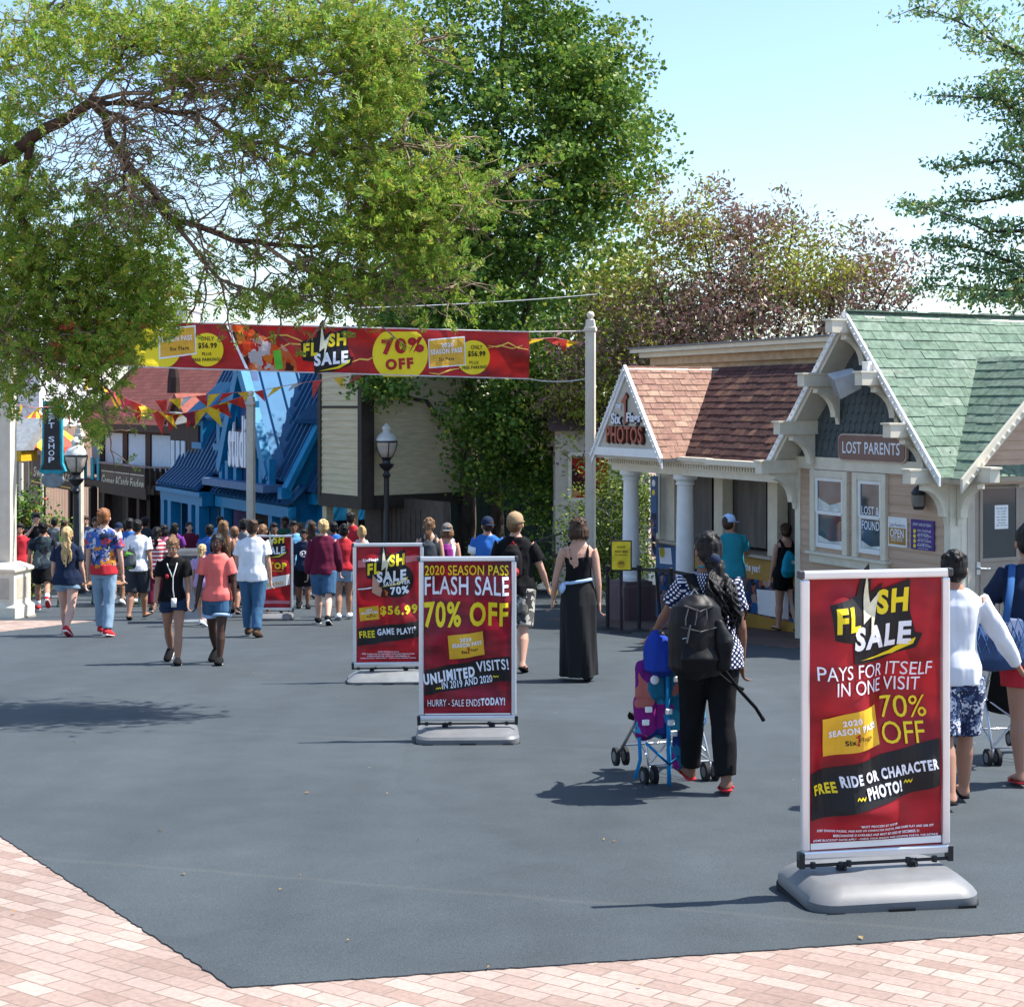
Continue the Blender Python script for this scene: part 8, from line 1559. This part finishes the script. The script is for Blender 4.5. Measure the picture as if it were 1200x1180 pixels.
# --- further back in the crowd
far = [
 ('man in a red tee facing the camera beside the panelled pedestal', 23, 31.5, 1.62, 10, 'tan', 'm', 'short', 'black', 'red', 'short', ('shorts', 'khaki', .5), True),
 ('man in black drinking from a cup by the far left bush', 42, 35.5, 1.84, 20, 'fair', 'm', 'short', 'black', 'black', 'short', ('shorts', 'black', .5), True),
 ('woman in a dark top and blue cap eating behind the ginger haired man', 139, 33.0, 1.62, 10, 'fair', 'f', 'long', 'light', 'navy', 'tank', ('shorts', 'denim', .4), True),
 ('man in a blue tee ahead of the white tee with drawstring bag', 152, 31.0, 1.72, 180, 'tan', 'm', 'short', 'black', 'blue', 'short', ('shorts', 'charcoal', .5), False),
 ('woman in a red and white striped top with dark hair', 184, 28.5, 1.55, 182, 'brown', 'f', 'pony', 'black', STRIPEY, 'short', ('pants', 'maroon', .9), False),
 ('woman with curly dark hair in pink behind the striped top', 192, 30.5, 1.60, 180, 'brown', 'f', 'bob', 'black', 'pink', 'short', ('shorts', 'black', .4), False),
 ('child in a royal blue tee left of the tan tank top', 246, 29.5, 1.60, 182, 'dark', 'm', 'short', 'black', 'blue', 'short', ('shorts', 'black', .5), False),
 ('man in a grey tee with dark hair behind the cropped head', 286, 30.0, 1.72, 178, 'tan', 'm', 'short', 'black', 'grey', 'short', ('shorts', 'navy', .5), False),
 ('woman with a light ponytail right of the heavyset man', 308, 27.0, 1.60, 180, 'fair', 'f', 'pony', 'light', 'black', 'tank', ('shorts', 'denim', .3), False),
 ('woman with long dark hair behind the navy star tee boy', 366, 33.5, 1.66, 180, 'tan', 'f', 'long', 'brown', 'charcoal', 'short', ('shorts', 'black', .4), False),
 ('person in a grey sun hat and yellow top left of the maroon sweatshirt', 364, 35.5, 1.68, 30, 'tan', 'f', 'bob', 'grey', 'yellow', 'short', ('shorts', 'khaki', .5), False),
 ('man in a royal blue tee just beyond the maroon sweatshirt', 391, 30.5, 1.66, 180, 'brown', 'm', 'short', 'black', 'blue', 'short', ('shorts', 'khaki', .5), False),
 ('woman in purple far back by the blue porch', 205, 34.0, 1.62, 170, 'brown', 'f', 'long', 'black', C_('far_purple', (.14, .03, .2)), 'short', ('pants', 'black', .9), False),
 ('man in white far back under the brown balcony', 112, 38.0, 1.75, 0, 'tan', 'm', 'short', 'brown', 'white', 'short', ('shorts', 'navy', .5), True),
 ('woman in a lime tank far back under the balcony', 76, 44.0, 1.70, 150, 'tan', 'f', 'pony', 'brown', 'lime', 'tank', ('shorts', 'denim', .3), False),
 ('man with a grey backpack coloured tee far back beside the lime tank', 64, 44.5, 1.75, 170, 'brown', 'm', 'short', 'black', 'grey', 'short', ('shorts', 'red', .5), False),
 ('tall person in navy far back between lamp and pole', 100, 42.0, 1.80, 20, 'fair', 'm', 'short', 'brown', 'navy', 'short', ('pants', 'black', .9), True),
 ('woman in turquoise far back before the dark shop opening', 146, 37.0, 1.66, 180, 'fair', 'f', 'long', 'brown', 'teal', 'short', ('shorts', 'grey', .4), False),
 ('man in black far back beside the turquoise top', 170, 38.0, 1.76, 180, 'brown', 'm', 'short', 'black', 'charcoal', 'short', ('pants', 'black', .9), False),
 ('woman in red far back at the blue doorway', 222, 37.5, 1.64, 20, 'fair', 'f', 'long', 'black', 'maroon', 'short', ('shorts', 'denim', .4), False),
 ('man in a sky blue tee far back at the blue shop opening', 258, 36.5, 1.78, 180, 'brown', 'm', 'short', 'black', 'sky', 'short', ('shorts', 'black', .5), False),
 ('woman in black far back right of the slim pole', 305, 36.0, 1.70, 175, 'tan', 'f', 'long', 'black', 'black', 'short', ('pants', 'black', .9), False),
 ('man in dark green far back by the wing door', 334, 37.0, 1.76, 0, 'dark', 'm', 'short', 'black', C_('far_green', (.02, .08, .05)), 'short', ('pants', 'charcoal', .9), False),
 ('woman in orange far back beside the clapboard posts', 352, 38.0, 1.64, 180, 'tan', 'f', 'pony', 'light', 'orange', 'short', ('shorts', 'white', .4), False)]
for k, (lb, px_, d_, h_, rz_, sk, sx_, hs, hcol, tp, sl2, bt_, fc) in enumerate(far):
    rr = random.Random(k); s_ = rr.choice((-1, 1)) * rr.uniform(6, 18)
    person(lb, px_, d_, h_, rz_ + rr.uniform(-8, 8), sk, sx_, rr.uniform(.95, 1.12), 0, ((s_, 5), (-s_, 12)), ((-s_ * .6, 9, 16), (s_ * .6, 9, 16)) if k not in (1, 2) else (('to', (.07, -.17, .80)), ('to', (-.06, -.17, .84))), (hs, hcol), (tp, .48, sl2, .013), bt_, rr.choice(('black', 'white', 'grey')), lod=2, face=fc, cap=('navy', False) if k == 2 else (('grey', False) if k == 10 else None), group='people in the far crowd')

# ------------------------------------------------------------------ fallen leaves, then apply the sculpting modifiers
bpy.context.view_layer.update(); dg = bpy.context.evaluated_depsgraph_get(); done = {}
todo = [o for o in SC.objects if o.type == 'MESH' and o.modifiers]
new = [(o, bpy.data.meshes.new_from_object(o.evaluated_get(dg))) for o in todo]
for o, me in new:
    old = o.data; nm = old.name; me.materials.clear()
    for m in old.materials: me.materials.append(m)
    o.modifiers.clear(); o.data = me; me.name = nm
for o, disp, ds, st in FINAL:
    me = o.data
    if disp:
        n = len(me.vertices); co = np.empty(n * 3, np.float32); me.vertices.foreach_get('co', co); no = np.empty(n * 3, np.float32); me.vertices.foreach_get('normal', no); co = co.reshape(-1, 3); no = no.reshape(-1, 3); off = Vector((hash(o.name) % 97, 3.1, 7.7))
        dv = np.array([noise.noise(Vector((c[0] * ds, c[1] * ds, c[2] * ds * st)) + off) + .5 * noise.noise(Vector((c[0] * ds * 2.3, c[1] * ds * 2.3, c[2] * ds * 2.3 * st)) + off) for c in co.tolist()], np.float32)
        co += no * (dv * disp)[:, None]; me.vertices.foreach_set('co', co.ravel()); me.update()
    me.polygons.foreach_set('use_smooth', [True] * len(me.polygons))
def split_loose(ob, name=None):
    bm = bmesh.new(); bm.from_mesh(ob.data); bm.faces.ensure_lookup_table(); seen = set(); groups = []
    for fc in bm.faces:
        if fc.index in seen: continue
        st = [fc]; g_ = []; seen.add(fc.index)
        while st:
            q = st.pop(); g_.append(q.index)
            for v in q.verts:
                for lf in v.link_faces:
                    if lf.index not in seen: seen.add(lf.index); st.append(lf)
        groups.append(g_)
    bm.free(); me = ob.data
    for g_ in groups[1:][::-1]:
        pass
    if len(groups) < 2: return
    base_v = [tuple(v.co) for v in me.vertices]; polys = [(tuple(p_.vertices), p_.material_index, p_.use_smooth) for p_ in me.polygons]; mats = list(me.materials); par = ob.parent; nm = name or ob.name.split('.')[0]
    for k, g_ in enumerate(groups):
        idx = {}; mb = MB()
        for fi in g_:
            for vi in polys[fi][0]:
                if vi not in idx: idx[vi] = len(idx); mb.v.append(base_v[vi])
            mb.f.append(tuple(idx[v] for v in polys[fi][0])); mb.m.append(polys[fi][1])
        n_ = mb.build(nm, mats, par, smooth=polys[g_[0]][2]); n_.matrix_local = ob.matrix_local
    bpy.data.objects.remove(ob)
SPLIT = {'badge': None, 'white_sleeve': 'sleeve', 'posts': 'post', 'brick_panel': None, 'mauve_panel': None, 'hem': None, 'grip_slot': None, 'handle': None, 'white_panel': None, 'teal_shutter': 'shutter', 'string_lights': 'bulb', 'wing_door': 'door', 'eyes': 'eye', 'rail': None, 'porch_columns': 'column', 'buckle': None, 'stitching': None, 'rails': None, 'door_frame': None, 'corner_trim': None, 'canopy_stripes': 'canopy_panel', 'loose_strap': None, 'lips': None, 'frame_side': None}
for o in [o for o in SC.objects if o.type == 'MESH' and o.parent and o.name.split('.')[0] in SPLIT and o.name.split('.')[0] not in ('lips', 'rails', 'stitching')]: 
    if not o.children: split_loose(o, SPLIT[o.name.split('.')[0]])
LEAFL = island_mat('fallen_leaf', [(.30, .22, .05), (.22, .10, .03), (.35, .30, .12)], rough=.8, grain=0); rr = random.Random(44); mb = MB()
for k in range(26):
    p = GP(rr.uniform(0, 1200), rr.uniform(770, 1170)); a = rr.uniform(0, 6.28); s = rr.uniform(.008, .02); c, q = math.cos(a) * s, math.sin(a) * s; z = p.z + .0135; mb.add([(p.x - c, p.y - q, z), (p.x + q * .5, p.y - c * .5, z + .006), (p.x + c, p.y + q, z + .002), (p.x - q * .5, p.y + c * .5, z + .004)], [(0, 1, 2, 3)])
tag(mb.build('fallen_leaves', LEAFL), 'scattered dry leaf scraps on the asphalt', 'leaves', None, 'stuff')
